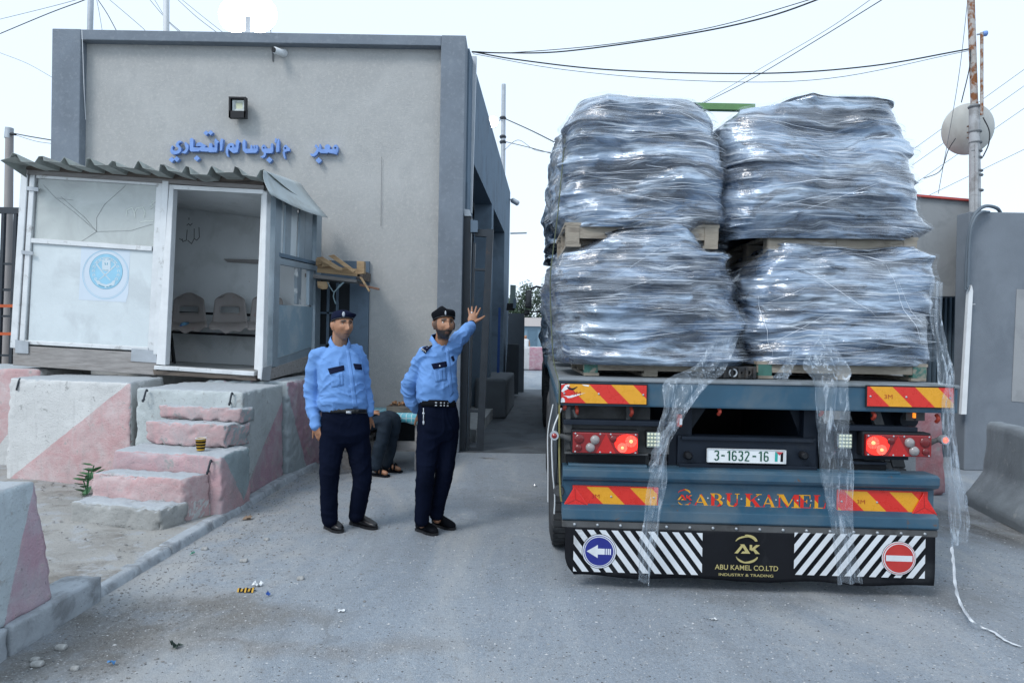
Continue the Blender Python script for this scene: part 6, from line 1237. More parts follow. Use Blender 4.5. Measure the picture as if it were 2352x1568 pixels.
load('upper wrapped load on the gatehouse side, beside the green strap', outl([(1300, 512), (1275, 480), (1284, 400), (1292, 330), (1302, 270), (1322, 228), (1345, 214)], YL+.1), outl([(1590, 528), (1672, 512), (1660, 470), (1656, 400), (1658, 320), (1648, 270), (1620, 235), (1580, 218)], YL+.15), ZP(1480, 522), ZP(1480, 222), YL, YL+1.0, 7)
load('tallest upper wrapped load on the barrier side of the trailer', outl([(1685, 548), (1655, 500), (1656, 420), (1658, 320), (1675, 265), (1720, 228), (1790, 212)], YL), outl([(2110, 548), (2162, 524), (2138, 490), (2116, 420), (2104, 320), (2098, 260), (2084, 225), (2040, 206)], YL+.08), ZP(1900, 548), ZP(1900, 209), YL, YL+1.0, 4)
# further rows along the bed
def rowload(label, xl, xr, z0, z1, y0, y1, seed, nt=150, nz=70): return load(label, [(z0, xl+.02), (z0+.3, xl-.03), (z1-.1, xl+.06), (z1, xl+.18)], [(z0, xr), (z1-.1, xr), (z1, xr-.15)], z0, z1, y0, y1, seed, nt, nz, shell=False, spikes=3, lump=.08)
zb0 = zt+.17
labs = iter(['lower dark load of the second row, showing past the rear stack', 'upper dark load of the second row, showing past the rear stack', 'lower dark load of the third row on the gatehouse side', 'upper dark load of the third row on the gatehouse side', 'lower dark load of the fourth row on the gatehouse side', 'upper dark load of the fourth row on the gatehouse side'])
for r_ in range(3):
    y0 = 5.85+r_*1.35; xo = TC0.x+.04*(y0+.5-YT)
    for lv in range(2): rowload(next(labs), xo-1.36, xo-.04, zb0+lv*1.1, zb0+.95+lv*1.06, y0, y0+1.15, 11+r_*2+lv)
    if r_ == 0:
        for lv in range(2): rowload(['lower load hidden behind the rear stack on the barrier side', 'upper load hidden behind the rear stack on the barrier side'][lv], xo+.03, xo+1.25, zb0+lv*1.1, zb0+.95+lv*1.04, y0, y0+1.15, 31+lv, 100, 50)
# pallets
PW = mat('pallet_wood', (.33, .29, .235), .85, .22, 3, .4, 20, .004, stretch=(2, 6, 8), col2=(.22, .19, .155), c2sc=3); PGN = mat('pallet_green', (.06, .17, .14), .7, .3, 8, .2, col2=(.3, .27, .22), c2sc=7, c2lo=.55, c2hi=.62)
def pallet(label, x0, x1, y0, y1, z0, h, green=()):
    t_ = thing('wooden_pallet', label, 'pallet', ((x0+x1)/2, (y0+y1)/2, z0), 0, 'pallets under the wrapped loads'); w_ = x1-x0
    for k, y in enumerate((y0, (y0+y1)/2-.05, y1-.1)):
        for j, x in enumerate((x0, (x0+x1)/2-.04, x1-.09)):
            o = MB().box((x, y, z0+.02), (x+.09, y+.10, z0+h-.022)).build('block', PGN if (k == 0 and j in green) else PW, t_)
        MB().box((x0-.005, y+.005, z0+h*.36), (x1+.005, y+.03, z0+h-.023)).build('stringer', PW, t_)
    for j, x in enumerate((x0, (x0+x1)/2-.05, x1-.1)): MB().box((x, y0, z0), (x+.1, y1, z0+.019)).build('bottom_board', PW, t_)
    n = 7
    for k in range(n): y = y0+(y1-y0-.1)*k/(n-1); MB().box((x0-.01, y, z0+h-.021), (x1+.01, y+.1, z0+h)).build('deck_board', PW, t_)
    return t_
Yp = YL-.03; zd = zt+.014
pallet('pallet with a green painted block under the low load on the gatehouse side', P(1342, 850, Yp).x, P(1645, 850, Yp).x, Yp, Yp+1.0, zd, ZP(1480, 829)-zd, (0,))
pallet('pallet with green blocks under the low load with hanging film', P(1742, 850, Yp).x, P(2128, 850, Yp).x, Yp, Yp+1.0, zd, ZP(1920, 832)-zd, (0, 2))
z2 = ZP(1480, 568); pallet('pallet under the upper load on the gatehouse side', P(1300, 560, Yp+.06).x, P(1655, 560, Yp).x, Yp+.06, Yp+1.0, z2, ZP(1480, 512)-z2)
z2 = ZP(1900, 588); pallet('pallet under the tallest upper load', P(1765, 570, Yp+.06).x, P(2118, 560, Yp).x, Yp+.06, Yp+1.0, z2, ZP(1900, 540)-z2)
# engine block between the pallets
eb_ = thing('engine_block', 'black oily engine block on the bed between the two low loads', 'engine block', (P(1675, 872, 4.6).x, 4.6, zd))
x0, x1 = P(1622, 860, 4.52).x, P(1738, 860, 4.52).x; ez = ZP(1680, 841, 4.52)
OIL = mat('oily_iron', (.018, .018, .02), .4, .4, 9, .4, 40, .004, col2=(.05, .045, .04), c2sc=8)
o = MB().box((x0, 4.52, zd), (x1, 4.85, ez)).build('casting', OIL, eb_); bevel(o, .008)
for u, r_ in ((1683, .028), (1702, .012), (1718, .020), (1640, .016), (1661, .014)):
    p = P(u, 856, 4.52); MB().lathe([(r_*.7, .0), (r_*.72, .012), (r_, .014), (r_*1.05, 0)], p, (0, -1, 0), 18, caps=False).build('port_rim', GALV if u == 1683 else OIL, eb_); MB().lathe([(r_*.72, .0), (0, .001)], p, (0, -1, 0), 16, caps=False).build('port', BLK, eb_)
for k, x in enumerate(np.linspace(x0+.02, x1-.02, 7)): MB().box((x-.008, 4.505, zd+.005), (x+.008, 4.52, ez-.01)).build('casting_rib', OIL, eb_)
# strap and rope over the load
gs = MB(); a, b_ = P(1615, 246, 4.9), P(1700, 248, 4.9)
addbar(gs, a+Vector((-.1, 0, 0)), b_+Vector((.1, 0, 0)), .05, .045, (0, 0, 1)); tag(gs.build('green_beam', mat('strap_green', (.12, .24, .10), .7, .15, 6), loc=a), 'green bar bridging the gap between the two upper loads', 'bar')
rp = curve([P(*q) for q in ((1300, 300, 4.8), (1290, 400, 4.66), (1280, 500, 4.6), (1270, 580, 4.58), (1264, 640, 4.56), (1266, 740, 4.55), (1272, 830, 4.5), (1284, 880, 4.36), (1284, 930, 4.33))], 8)
tag(MB().tube(rp, .0038, 6).build('lashing_rope', mat('rope_green', (.10, .115, .07), .9, .2, 40), loc=rp[0]), 'thin olive lashing rope running down the edge of the load', 'rope')
# loose film strips
STRIP, t, b, co = newmat('loose_film')
nt1 = noise(t, mapping(t, co, (20, 20, 2.2)), 1.6, 5, .9, .6); nt2 = noise(t, co, 14, 5, .8)
b.inputs['Base Color'].default_value = (.62, .72, .82, 1); b.inputs['Roughness'].default_value = .1; b.inputs['Specular IOR Level'].default_value = .9
al = mth(t, 'ADD', mth(t, 'MULTIPLY', ramp(t, nt1, .52, .70), .5), mth(t, 'MULTIPLY', ramp(t, nt2, .58, .75), .3)); al = mth(t, 'ADD', al, .13); t.links.new(al, b.inputs['Alpha'])
bp_ = nd(t, 'ShaderNodeBump'); bp_.inputs['Strength'].default_value = .8; bp_.inputs['Distance'].default_value = .012; t.links.new(mth(t, 'ADD', nt1, nt2), bp_.inputs['Height']); t.links.new(bp_.outputs[0], b.inputs['Normal'])
def film_strip(label, path, seed, nc=15, folds=3, depth=.02, group='loose film strips hanging from the loads'):
    """path: (uL, vL, uR, vR, Y) across the strip, top to bottom"""
    rs = np.random.RandomState(seed); A = curve([P(a, b_, Y) for a, b_, c, d, Y in path], 10); B = curve([P(c, d, Y) for a, b_, c, d, Y in path], 10); rows = []
    for i, (a, b_) in enumerate(zip(A, B)):
        t_ = i/len(A); row = []
        for j in range(nc):
            s_ = j/(nc-1); p = a.lerp(b_, s_); w_ = (b_-a).length
            fz = math.sin(s_*math.pi*2*folds+1.2*math.sin(t_*5+seed)+seed)*depth*min(1, w_/.06)+.010*math.sin(t_*23+s_*9+seed)
            p = p+Vector((.006*math.sin(t_*31+j*2.1+seed), fz-.01, 0)); row.append(p)
        rows.append(row)
    o = MB().grid(rows).build('film_strip', STRIP, loc=A[0]); return tag(o, label, 'plastic film', group)
film_strip('translucent film strip hanging diagonally across the blue letters side of the tail', [(1642, 770, 1690, 775, 4.56), (1600, 835, 1665, 850, 4.45), (1530, 876, 1625, 880, 4.25), (1522, 940, 1570, 960, 4.22), (1508, 1010, 1535, 1020, 4.22), (1490, 1100, 1528, 1105, 4.22), (1478, 1180, 1515, 1185, 4.21), (1465, 1260, 1502, 1265, 4.20), (1465, 1330, 1490, 1342, 4.20)], 3, folds=2.3)
film_strip('second thin fold of film beside the diagonal strip', [(1610, 880, 1622, 882, 4.24), (1545, 960, 1562, 965, 4.2), (1500, 1030, 1520, 1040, 4.2), (1488, 1080, 1496, 1085, 4.2)], 9, nc=7, folds=1.2, depth=.01)
film_strip('widest translucent film strip hanging past the number plate to the flap', [(1888, 760, 1898, 760, 4.53), (1840, 830, 1945, 838, 4.34), (1858, 870, 1948, 880, 4.25), (1872, 940, 1942, 950, 4.22), (1874, 1000, 1946, 1010, 4.21), (1884, 1090, 1955, 1095, 4.21), (1898, 1170, 1950, 1175, 4.2), (1912, 1260, 1962, 1265, 4.19), (1920, 1338, 1976, 1338, 4.18)], 5, folds=1.8, depth=.03)
film_strip('small crumpled film end draped over the pallet edge', [(1818, 800, 1835, 800, 4.5), (1800, 835, 1822, 838, 4.42), (1768, 868, 1806, 872, 4.3)], 11, nc=9, folds=2)
film_strip('long white film strip at the tail edge trailing onto the road', [(2135, 640, 2165, 650, 4.56), (2138, 740, 2160, 735, 4.5), (2150, 800, 2175, 790, 4.4), (2160, 880, 2192, 868, 4.3), (2163, 930, 2190, 935, 4.24), (2166, 1010, 2190, 1010, 4.22), (2172, 1100, 2203, 1090, 4.22), (2178, 1200, 2222, 1170, 4.21), (2180, 1258, 2216, 1240, 4.21)], 6, folds=2.2, depth=.02)
film_strip('torn side flap of the trailing white film strip', [(2175, 860, 2186, 862, 4.26), (2182, 960, 2190, 950, 4.23), (2188, 1080, 2205, 1080, 4.2), (2200, 1150, 2222, 1165, 4.2), (2206, 1170, 2212, 1172, 4.2)], 8, nc=7, folds=1, depth=.012)
tl = [P(2186, 1255, 4.21), P(2190, 1290, 4.21), P(2194, 1340, 4.2), P(2204, 1380, 4.18), G(2228, 1420, .06), G(2252, 1438, .02), G(2282, 1450, .012), G(2310, 1470, .01), G(2345, 1484, .01)]
q = curve(tl, 8); rows = []
for i, p in enumerate(q): w_ = .005+.006*abs(math.sin(i*.7)); rows.append([p+Vector((-w_, .004*math.sin(i), 0)), p+Vector((0, -.012, .006)), p+Vector((w_, .0, .002*math.sin(i*1.3)))])
tag(MB().grid(rows).build('film_strip', mat('white_film', (.62, .66, .70), .2, .1, 20, .3, 60, spec=.9), loc=q[0]), 'thin twisted white film tail lying on the road by the barrier', 'plastic film', 'loose film strips hanging from the loads')
# ================================================================== tractor unit far ahead
tr = thing('lorry_tractor', 'dark lorry tractor whose wing mirror shows past the loads', 'lorry', (TC0.x+.04*10, YT+11.2, 0), YAW)
def TBB(name, lo, hi, mt_, bv=0):
    o = MB().box(lo, hi).build(name, mt_, tr, world=False)
    if bv: bevel(o, bv, 3)
    return o
TBB('chassis', (-.45, -4.2, .7), (.45, 3.2, .95), NAVY); TBB('load_bed', (-1.25, -4.3, 1.15), (1.25, .9, 1.3), BLUE, .02)
TBB('cab', (-1.22, 1.5, .75), (1.22, 3.6, 3.25), BLUE, .12); TBB('windscreen', (-1.05, 3.605, 1.9), (1.05, 3.62, 2.8), BLK); TBB('side_window', (-1.235, 2.3, 1.9), (-1.225, 3.4, 2.7), BLK); TBB('rear_window', (-.8, 1.48, 2.1), (.8, 1.495, 2.7), BLK)
for yy in (-3.2, -1.9, 2.6):
    for sx in (-1, 1): wheel(sx*1.08, yy, .5, .32, sx, tr)
mp_ = P(1215, 690, YT+11.2+3.5); ml = root_of(tr).inverted() @ mp_
for px, nm in ((((1207, 667), (1222, 666), (1221, 708), (1206, 707)), 'mirror'), (((1204, 711), (1217, 711), (1217, 723), (1204, 725)), 'wide_mirror')):
    pl = Plane((0, mp_.y, 0), (0, -1, 0)); o = pprism(pl, px, 0, -.14).build(nm, BLACKP, tr); bevel(o, .03, 2)
    c = sum((pl.hit(*q) for q in px), Vector())/4; pprism(pl, [(px[0][0]+2, px[0][1]+3), (px[1][0]-2, px[1][1]+3), (px[2][0]-2, px[2][1]-3), (px[3][0]+2, px[3][1]-3)], .002, .006).build('mirror_glass', mat('mirror_dark', (.05, .055, .06), .12, .1, 5, 0, spec=.9), o)
mb = MB(); mb.tube([P(1218, 664, mp_.y), P(1232, 658, mp_.y), P(1262, 665, mp_.y)], .03, 8); mb.tube([P(1218, 716, mp_.y), P(1240, 716, mp_.y), P(1262, 716, mp_.y)], .02, 6); mb.build('mirror_arm', BLACKP, tr)
for k, y0 in enumerate((11.9, 13.6)):
    xo = TC0.x+.04*(y0-YT); rowload(['dark ragged load on the front bed of the lorry', 'dark ragged load just behind the cab'][k], xo-1.30, xo+1.2, 1.32, 3.0+.1*k, y0, y0+1.5, 41+k, 120, 60)
# ================================================================== people
SKIN, t, b, co = newmat('skin_warm')
at = nd(t, 'ShaderNodeAttribute', attribute_name='tint'); sc3 = nd(t, 'ShaderNodeSeparateColor'); t.links.new(at.outputs['Color'], sc3.inputs[0])
c = mixc(t, ramp(t, noise(t, co, 22, 4), .3, .7), (.31, .145, .078), (.40, .20, .115)); c = mixc(t, mth(t, 'MULTIPLY', sc3.outputs[1], .8), c, (.27, .095, .075)); 
hn = noise(t, co, 420, 3, 0, .7); c = mixc(t, mth(t, 'MULTIPLY', sc3.outputs[0], ramp(t, hn, .02, .42)), c, (.022, .018, .016)); c = mixc(t, mth(t, 'MULTIPLY', sc3.outputs[2], .75), c, (.13, .105, .09))
t.links.new(c, b.inputs['Base Color']); b.inputs['Roughness'].default_value = .5; b.inputs['Subsurface Weight'].default_value = .08; b.inputs['Subsurface Radius'].default_value = (.02, .008, .004); b.inputs['Subsurface Scale'].default_value = .5
bp_ = nd(t, 'ShaderNodeBump'); bp_.inputs['Strength'].default_value = .25; bp_.inputs['Distance'].default_value = .002; t.links.new(noise(t, co, 160, 5), bp_.inputs['Height']); t.links.new(bp_.outputs[0], b.inputs['Normal'])
SHIRT = mat('shirt_blue', (.145, .30, .62), .75, .08, 3, .3, 6, .014, spec=.25, bstretch=(1, 1, 1.7)); SHIRT2 = mat('shirt_blue_trim', (.155, .315, .65), .75, .05, 5, .1, 60, spec=.25)
NAVYC = mat('navy_cloth', (.008, .011, .030), .85, .2, 4, .3, 10, .01, spec=.06); TRS = mat('navy_trousers', (.0045, .007, .018), .85, .25, 3, .4, 7, .014, spec=.04, bstretch=(1, 1, .5))
BLKC = mat('black_cloth', (.007, .008, .011), .85, .2, 6, .3, 30, .004, spec=.08); LEATH = mat('black_leather', (.008, .008, .010), .35, .2, 9, .2, 40, .003, spec=.6); JEAN = mat('worn_jeans', (.018, .028, .042), .85, .25, 5, .3, 14, .008, spec=.15, col2=(.03, .042, .058), c2sc=3)
EYEW = mat('eye_white', (.55, .52, .49), .25, .03, 5, 0); EYED = mat('eye_dark', (.018, .011, .008), .12, .1, 5, 0); SILV = mat('badge_silver', (.55, .57, .60), .3, .2, 40, .2, 90, metal=.5)
def remesh(mb, vox, smooth=6):
    me = bpy.data.meshes.new('tmp'); me.from_pydata([tuple(p) for p in mb.v], [], mb.f); o = bpy.data.objects.new('tmp', me); COL.objects.link(o)
    md = o.modifiers.new('r', 'REMESH'); md.mode = 'VOXEL'; md.voxel_size = vox; md.use_smooth_shade = True
    if smooth: ms = o.modifiers.new('s', 'SMOOTH'); ms.factor = .5; ms.iterations = smooth
    dg = bpy.context.evaluated_depsgraph_get(); m2 = bpy.data.meshes.new_from_object(o.evaluated_get(dg)); bpy.data.objects.remove(o); bpy.data.meshes.remove(me)
    v = np.empty(len(m2.vertices)*3); m2.vertices.foreach_get('co', v); return v.reshape(-1, 3), [tuple(p.vertices) for p in m2.polygons]
def npnorm(v, fs):
    n = np.zeros_like(v)
    f4 = np.array([f if len(f) == 4 else (*f, f[-1]) for f in fs]); nn = np.cross(v[f4[:, 2]]-v[f4[:, 0]], v[f4[:, 3]]-v[f4[:, 1]])
    for k in range(4): np.add.at(n, f4[:, k], nn)
    return n/np.maximum(np.linalg.norm(n, axis=1, keepdims=True), 1e-9)
def loft(mb, rings, n=28):
    """rings: (centre, rx, ry, yaw) level ellipses"""
    o = []
    for c, rx, ry, yw in rings:
        ca, sa = math.cos(yw), math.sin(yw)
        for k in range(n):
            t = 2*math.pi*k/n; x, y = math.copysign(abs(math.cos(t))**.85, math.cos(t))*rx, math.copysign(abs(math.sin(t))**.85, math.sin(t))*ry; o.append(Vector(c)+Vector((x*ca-y*sa, x*sa+y*ca, 0)))
    L = len(rings); fs = [(i*n+k, i*n+(k+1) % n, (i+1)*n+(k+1) % n, (i+1)*n+k) for i in range(L-1) for k in range(n)]; fs += [tuple(range(n-1, -1, -1)), tuple(range((L-1)*n, L*n))]
    return mb.add(o, fs)
def limb(mb, pts, rs, n=14, sub=6):
    q = curve(pts, sub); m_ = len(q); rr_ = np.interp(np.linspace(0, len(rs)-1, m_), range(len(rs)), rs); mb.tube(q, list(rr_), n)
    for p, r_ in ((q[0], rr_[0]), (q[-1], rr_[-1])): ball(mb, p, (r_, r_, r_))
    return mb
def ball(mb, c, r, mx=None, nu=14, nv=9):
    vs_ = []
    for i in range(nv+1):
        a = math.pi*i/nv
        for k in range(nu): q = Vector((math.sin(a)*math.cos(2*math.pi*k/nu)*r[0], math.sin(a)*math.sin(2*math.pi*k/nu)*r[1], math.cos(a)*r[2])); vs_.append(Vector(c)+(mx @ q if mx else q))
    return mb.add(vs_, [(i*nu+k, (i+1)*nu+k, (i+1)*nu+(k+1) % nu, i*nu+(k+1) % nu) for i in range(nv) for k in range(nu)])
def headmat(c, yaw, pitch, roll=0.0):   # local x = his left, y = out of the face, z up
    return Matrix.Translation(c) @ Matrix.Rotation(yaw, 4, 'Z') @ Matrix.Rotation(math.pi, 4, 'Z') @ Matrix.Rotation(pitch, 4, 'X') @ Matrix.Rotation(roll, 4, 'Y')
def head(mb, M_, s=1.0, gaunt=0.0):
    nu, nv = 64, 48; vs_ = []
    for i in range(nv+1):
        ph = math.pi*i/nv
        for k in range(nu):
            th = 2*math.pi*k/nu; x, y, z = math.sin(ph)*math.sin(th), math.sin(ph)*math.cos(th), math.cos(ph)
            X, Y, Z = x*.077, y*.096, z*.118
            if Z < 0: q = (-Z/.118); X *= 1-.30*q**1.6-gaunt*.10*q; Y *= 1-.16*q**2 if Y > 0 else 1-.42*q**1.3
            if Y > 0: Y += .010*math.exp(-((Z+.095)/.03)**2)*math.exp(-(X/.03)**2)
            f = max(0, y)**1.2
            g = lambda cx, cz, wx, wz: math.exp(-((X-cx)/wx)**2-((Z-cz)/wz)**2)
            if Y > 0:
                d = .030*g(0, -.030, .013, .018)+.020*g(0, -.004, .009, .026)+.008*g(.013, -.034, .008, .009)+.008*g(-.013, -.034, .008, .009)
                d += .010*(g(.03, .034, .022, .010)+g(-.03, .034, .022, .010)+g(0, .03, .012, .012)) - .013*(g(.032, .014, .017, .012)+g(-.032, .014, .017, .012))
                d += .008*(g(.044, -.018, .02, .02)+g(-.044, -.018, .02, .02)) - .007*(1+gaunt)*(g(.045, -.056, .016, .022)+g(-.045, -.056, .016, .022))
                d += .010*g(0, -.060, .024, .009)+.009*g(0, -.075, .021, .008)-.006*g(0, -.0675, .024, .004)+.010*g(0, -.102, .02, .014)-.005*g(0, -.088, .024, .007)
                Y += d*f
            vs_.append(M_ @ Vector((X*s, Y*s, Z*s)))
    mb.add(vs_, [(i*nu+k, (i+1)*nu+k, (i+1)*nu+(k+1) % nu, i*nu+(k+1) % nu) for i in range(nv) for k in range(nu)])
    for sx in (-1, 1):
        R3 = (M_.to_3x3() @ Matrix.Rotation(sx*-.35, 3, 'Z') @ Matrix.Rotation(.15, 3, 'X'))
        ball(mb, M_ @ Vector((sx*.080, -.012, -.004)), (.011, .022, .034), R3); ball(mb, M_ @ Vector((sx*.088, -.022, .006)), (.007, .017, .024), R3); ball(mb, M_ @ Vector((sx*.080, -.004, -.030)), (.009, .012, .012), R3)
    return mb
def hand(mb, wrist, d, pn, spread, curl, thumb, s=1.0):
    """wrist point, direction of the fingers, back-of-hand normal, finger spread, curl, thumb side sign"""
    d = Vector(d).normalized(); pn = Vector(pn); pn = (pn-d*pn.dot(d)).normalized(); sd_ = d.cross(pn)*thumb
    w0 = Vector(wrist); R3 = Matrix((sd_, d, pn)).transposed()
    ball(mb, w0+d*.045*s, (.040*s, .056*s, .017*s), R3); ball(mb, w0+d*.005*s, (.028*s, .03*s, .02*s), R3)
    for k, (off, L, r_) in enumerate(((.030, .072, .0092), (.010, .080, .0095), (-.010, .074, .0092), (-.028, .058, .0082))):
        a = spread*(1.5-k)*.5; dd = (d*math.cos(a)+sd_*math.sin(a)).normalized(); p = w0+d*.080*s+sd_*off*s; q = [p-dd*.02*s, p]
        cu = 0
        for seg in (.42, .33, .25): cu += curl; dv = (dd*math.cos(cu)-pn*math.sin(cu)); p = p+dv*L*seg*s; q.append(p)
        mb.tube(q, [r_*s*1.15, r_*s*1.1, r_*s, r_*s*.92, r_*s*.75], 8); ball(mb, q[-1], (r_*.75*s,)*3, None, 8, 6)
    p = w0+d*.025*s+sd_*.028*s; a = .55+spread*.9; dd = (d*math.cos(a)+sd_*math.sin(a)).normalized(); q = [p-dd*.01, p+dd*.032*s, p+dd*.060*s-pn*math.sin(curl)*.008, p+(dd*.085+d*.006)*s-pn*math.sin(curl)*.02]
    mb.tube(q, [.016*s, .0125*s, .0105*s, .008*s], 8); ball(mb, q[-1], (.008*s,)*3, None, 8, 6); return mb
def skinbuild(mb, par, M_, brow=True, beard=0.0, grey=0.0, hair=True, name='body', vox=.0045):
    v, fs = remesh(mb, vox, 1); o = MB(); o.add(v, fs, 0, True); ob = o.build(name, SKIN, par); iv = np.array(M_.inverted()); l = v @ iv[:3, :3].T+iv[:3, 3]; X, Y, Z = np.abs(l[:, 0]), l[:, 1], l[:, 2]
    near = (np.linalg.norm(l, axis=1) < .17); fr = near & (Y > .02)
    bw = np.exp(-((Z-.036+.25*np.maximum(0, X-.034))/.0062)**2)*np.clip((X-.009)/.006, 0, 1)*np.clip((.052-X)/.008, 0, 1)*fr
    lids = np.exp(-((Z-.0225)/.0048)**2)*np.exp(-((X-.032)/.014)**2)*fr*1.0
    nse = vn(v*90, 5)*.008
    if beard: bd_ = near*np.clip((-.040+nse-Z+.20*np.maximum(0, X-.035))/.010, 0, 1)*(Y > -.02)*np.clip(((Z+.13)/.02), 0, 1); mus = fr*np.exp(-((Z+.051)/.006)**2)*np.clip((.030-X)/.006, 0, 1); mou = np.exp(-((Z+.067)/.0065)**2)*np.clip((.020-X)/.004, 0, 1)*fr; side = near*((X > .058) & (Y < .035) & (Y > -.01) & (Z < .045) & (Z > -.06))*.8; bd_ = np.clip(np.maximum(np.maximum(bd_, mus), side)-mou*1.2, 0, 1)*beard
    else: bd_ = 0*X; mou = np.exp(-((Z+.067)/.0075)**2)*np.clip((.023-X)/.004, 0, 1)*fr
    gr = near*grey*np.clip((-.050+nse-Z)/.02, 0, 1)*(Y > -.01)+near*grey*.5*np.exp(-((Z+.05)/.008)**2)*(X < .03)*(Y > .03)
    hr_ = near*np.clip((Z-.03+.35*np.maximum(0, Y+.02))/.012, 0, 1)*(Y < .03)*(X > .035)*(.75 if hair else 0)
    slit = np.exp(-((Z+.0675)/.0028)**2)*np.clip((.022-X)/.004, 0, 1)*fr
    col = np.ones((len(v), 4)); col[:, 0] = np.clip(np.maximum.reduce([bw*1.7, bd_, hr_, slit*1.2, lids]), 0, 1); col[:, 1] = np.clip(mou, 0, 1); col[:, 2] = np.clip(gr+near*(Z > .0)*0, 0, 1)
    ca_ = ob.data.color_attributes.new('tint', 'FLOAT_COLOR', 'POINT'); ca_.data.foreach_set('color', col.ravel())
    for sx in (-1, 1):
        for r_, cc, mt_, nm in ((.0125, (sx*.031, .0690, .0140), EYEW, 'eye'), (.0064, (sx*.031-.0006, .0764, .0145), EYED, 'iris')):
            e = MB(); ball(e, M_ @ Vector(cc), (r_,)*3, None, 12, 8); e.sm = [True]*len(e.f); eo = e.build(nm, mt_, par if nm == 'eye' else eo)
    return ob, (v, fs)
def cloth(mb, name, par, mt_, vox=.009, wr=.006, seed=0, sc=(6, 6, 13), smooth=5, drape=0.0):
    v, fs = remesh(mb, vox, smooth); n = npnorm(v, fs); w_ = (1-np.abs(vn(v*np.array(sc)+fbm(v*3, 2, seed)[:, None]*3.5, seed)))**3+.6*(1-np.abs(vn((v@np.array([[.8, .1, .6], [0, 1, 0], [-.6, .1, .8]]))*np.array([4, 6, 22])+fbm(v*4, 2, seed+9)[:, None]*2, seed+5)))**4; w2 = fbm(v*np.array([9, 9, 9]), 3, seed+3)
    v = v+n*((w_-.4)*wr+w2*wr*.6)[:, None]; o = MB(); o.add(v, fs, 0, True); ob = o.build(name, mt_, par); return ob, BVHTree.FromPolygons([Vector(p) for p in v], fs)
def onto(bvh, u, v, off=.003):
    d = ray(u, v).normalized(); h = bvh.ray_cast(EYE, d)
    return (h[0]-d*off) if h[0] is not None else None
def patch(name, par, mt_, bvh, corners, off=.004, nu=8, nv=6, th=.004):
    """cloth patch following the garment: corners tl,tr,br,bl as lens rays"""
    tl, tr, br, bl = [Vector((*c, 0)) for c in corners]; rows = []; last = None
    for j in range(nv+1):
        row = []
        for i in range(nu+1):
            q = tl.lerp(tr, i/nu).lerp(bl.lerp(br, i/nu), j/nv); p = onto(bvh, q.x, q.y, off) or last
            if p is None: p = P(q.x, q.y, 5.4)
            last = p; row.append(p)
        rows.append(row)
    o = MB().grid(rows).build(name, mt_, par); m_ = o.modifiers.new('t', 'SOLIDIFY'); m_.thickness = th; m_.offset = 0; return o
def Z3(x, y): return 628.2+x*.3807, 659.6+y*.3807
def beret(par, M_, mt_, lean, high, name='beret'):
    rows = []; n = 40
    prof = [(.98, .050), (1.03, .052), (1.06, .062), (1.10, .076), (1.13, .092), (1.06, .108), (.86, .120), (.58, .128), (.28, .131), (.01, .132)]
    for k, (r_, z) in enumerate(prof):
        f = max(0, (z-.06)/.07); row = []
        for j in range(n):
            a = 2*math.pi*j/n; x = math.sin(a)*.083*r_; y = math.cos(a)*.102*r_-.004
            zz_ = z+.022*(y/.1)*(1-f)-.004; x += lean*.022*f; zz_ += high*(math.exp(-((a-.5)/.5)**2)*.022*min(1, f*1.3)) - lean*x*.16*f
            row.append(M_ @ Vector((x, y-.012*f, zz_+.004*math.sin(3*a+k)*f)))
        rows.append(row+[row[0]])
    o = MB().grid(rows).build(name, mt_, par)
    bnd = [M_ @ Vector((math.sin(a)*.0835, math.cos(a)*.1025-.004, .046+.022*math.cos(a)*1.0-.004)) for a in np.linspace(0, 2*math.pi, 41)]
    MB().tube(bnd, .0045, 6).build('beret_band', LEATH, o); return o
def shoe(par, heel, toe, ankle, mt_, boot=.10, w_=.044):
    heel, toe, ankle = Vector(heel), Vector(toe), Vector(ankle); d = toe-heel; d.z = 0; L = d.length; d.normalize(); s_ = Vector((-d.y, d.x, 0)); z0 = min(heel.z, toe.z)
    mb = MB(); n = 18; rings = []
    for f, hw, ht in ((0, .022, .05), (.05, .031, .075), (.18, .036, .09), (.35, .036, .085), (.5, .040, .070), (.68, w_, .055), (.85, .040, .042), (.95, .028, .033), (1.0, .010, .02)):
        c = heel+d*L*f; o = []
        for k in range(n):
            a = 2*math.pi*k/n; zc = ht/2; y = math.copysign(abs(math.cos(a))**.7, math.cos(a))*hw; z = zc+math.copysign(abs(math.sin(a))**.7, math.sin(a))*zc; o.append(Vector((c.x, c.y, z0+.018))+s_*y+Vector((0, 0, z)))
        rings.append(o)
    m_ = len(rings); mb.add([p for r_ in rings for p in r_], [(i*n+k, i*n+(k+1) % n, (i+1)*n+(k+1) % n, (i+1)*n+k) for i in range(m_-1) for k in range(n)]+[tuple(range(n-1, -1, -1)), tuple(range((m_-1)*n, m_*n))])
    limb(mb, [heel+d*.055+Vector((0, 0, .05)), Vector((ankle.x, ankle.y, z0+.05+boot))], [.042, .040]); v, fs = remesh(mb, .006, 4); o = MB(); o.add(v, fs, 0, True); so_ = o.build('shoe', mt_, par)
    mb = MB(); out = []
    for f, hw in ((0, .022), (.04, .032), (.2, .037), (.42, .035), (.68, w_+.003), (.86, .041), (.96, .030), (1.01, .010)): out.append((f, hw))
    pl_ = [heel+d*L*f+s_*h for f, h in out]+[heel+d*L*f-s_*h for f, h in out[::-1]]; mb.prism([Vector((p.x, p.y, z0)) for p in pl_], (0, 0, .022)); mb.build('sole', LEATH, so_); return so_
def J(x, y, dy, base): u, v = Z3(x, y); return P(u, v, base+dy)
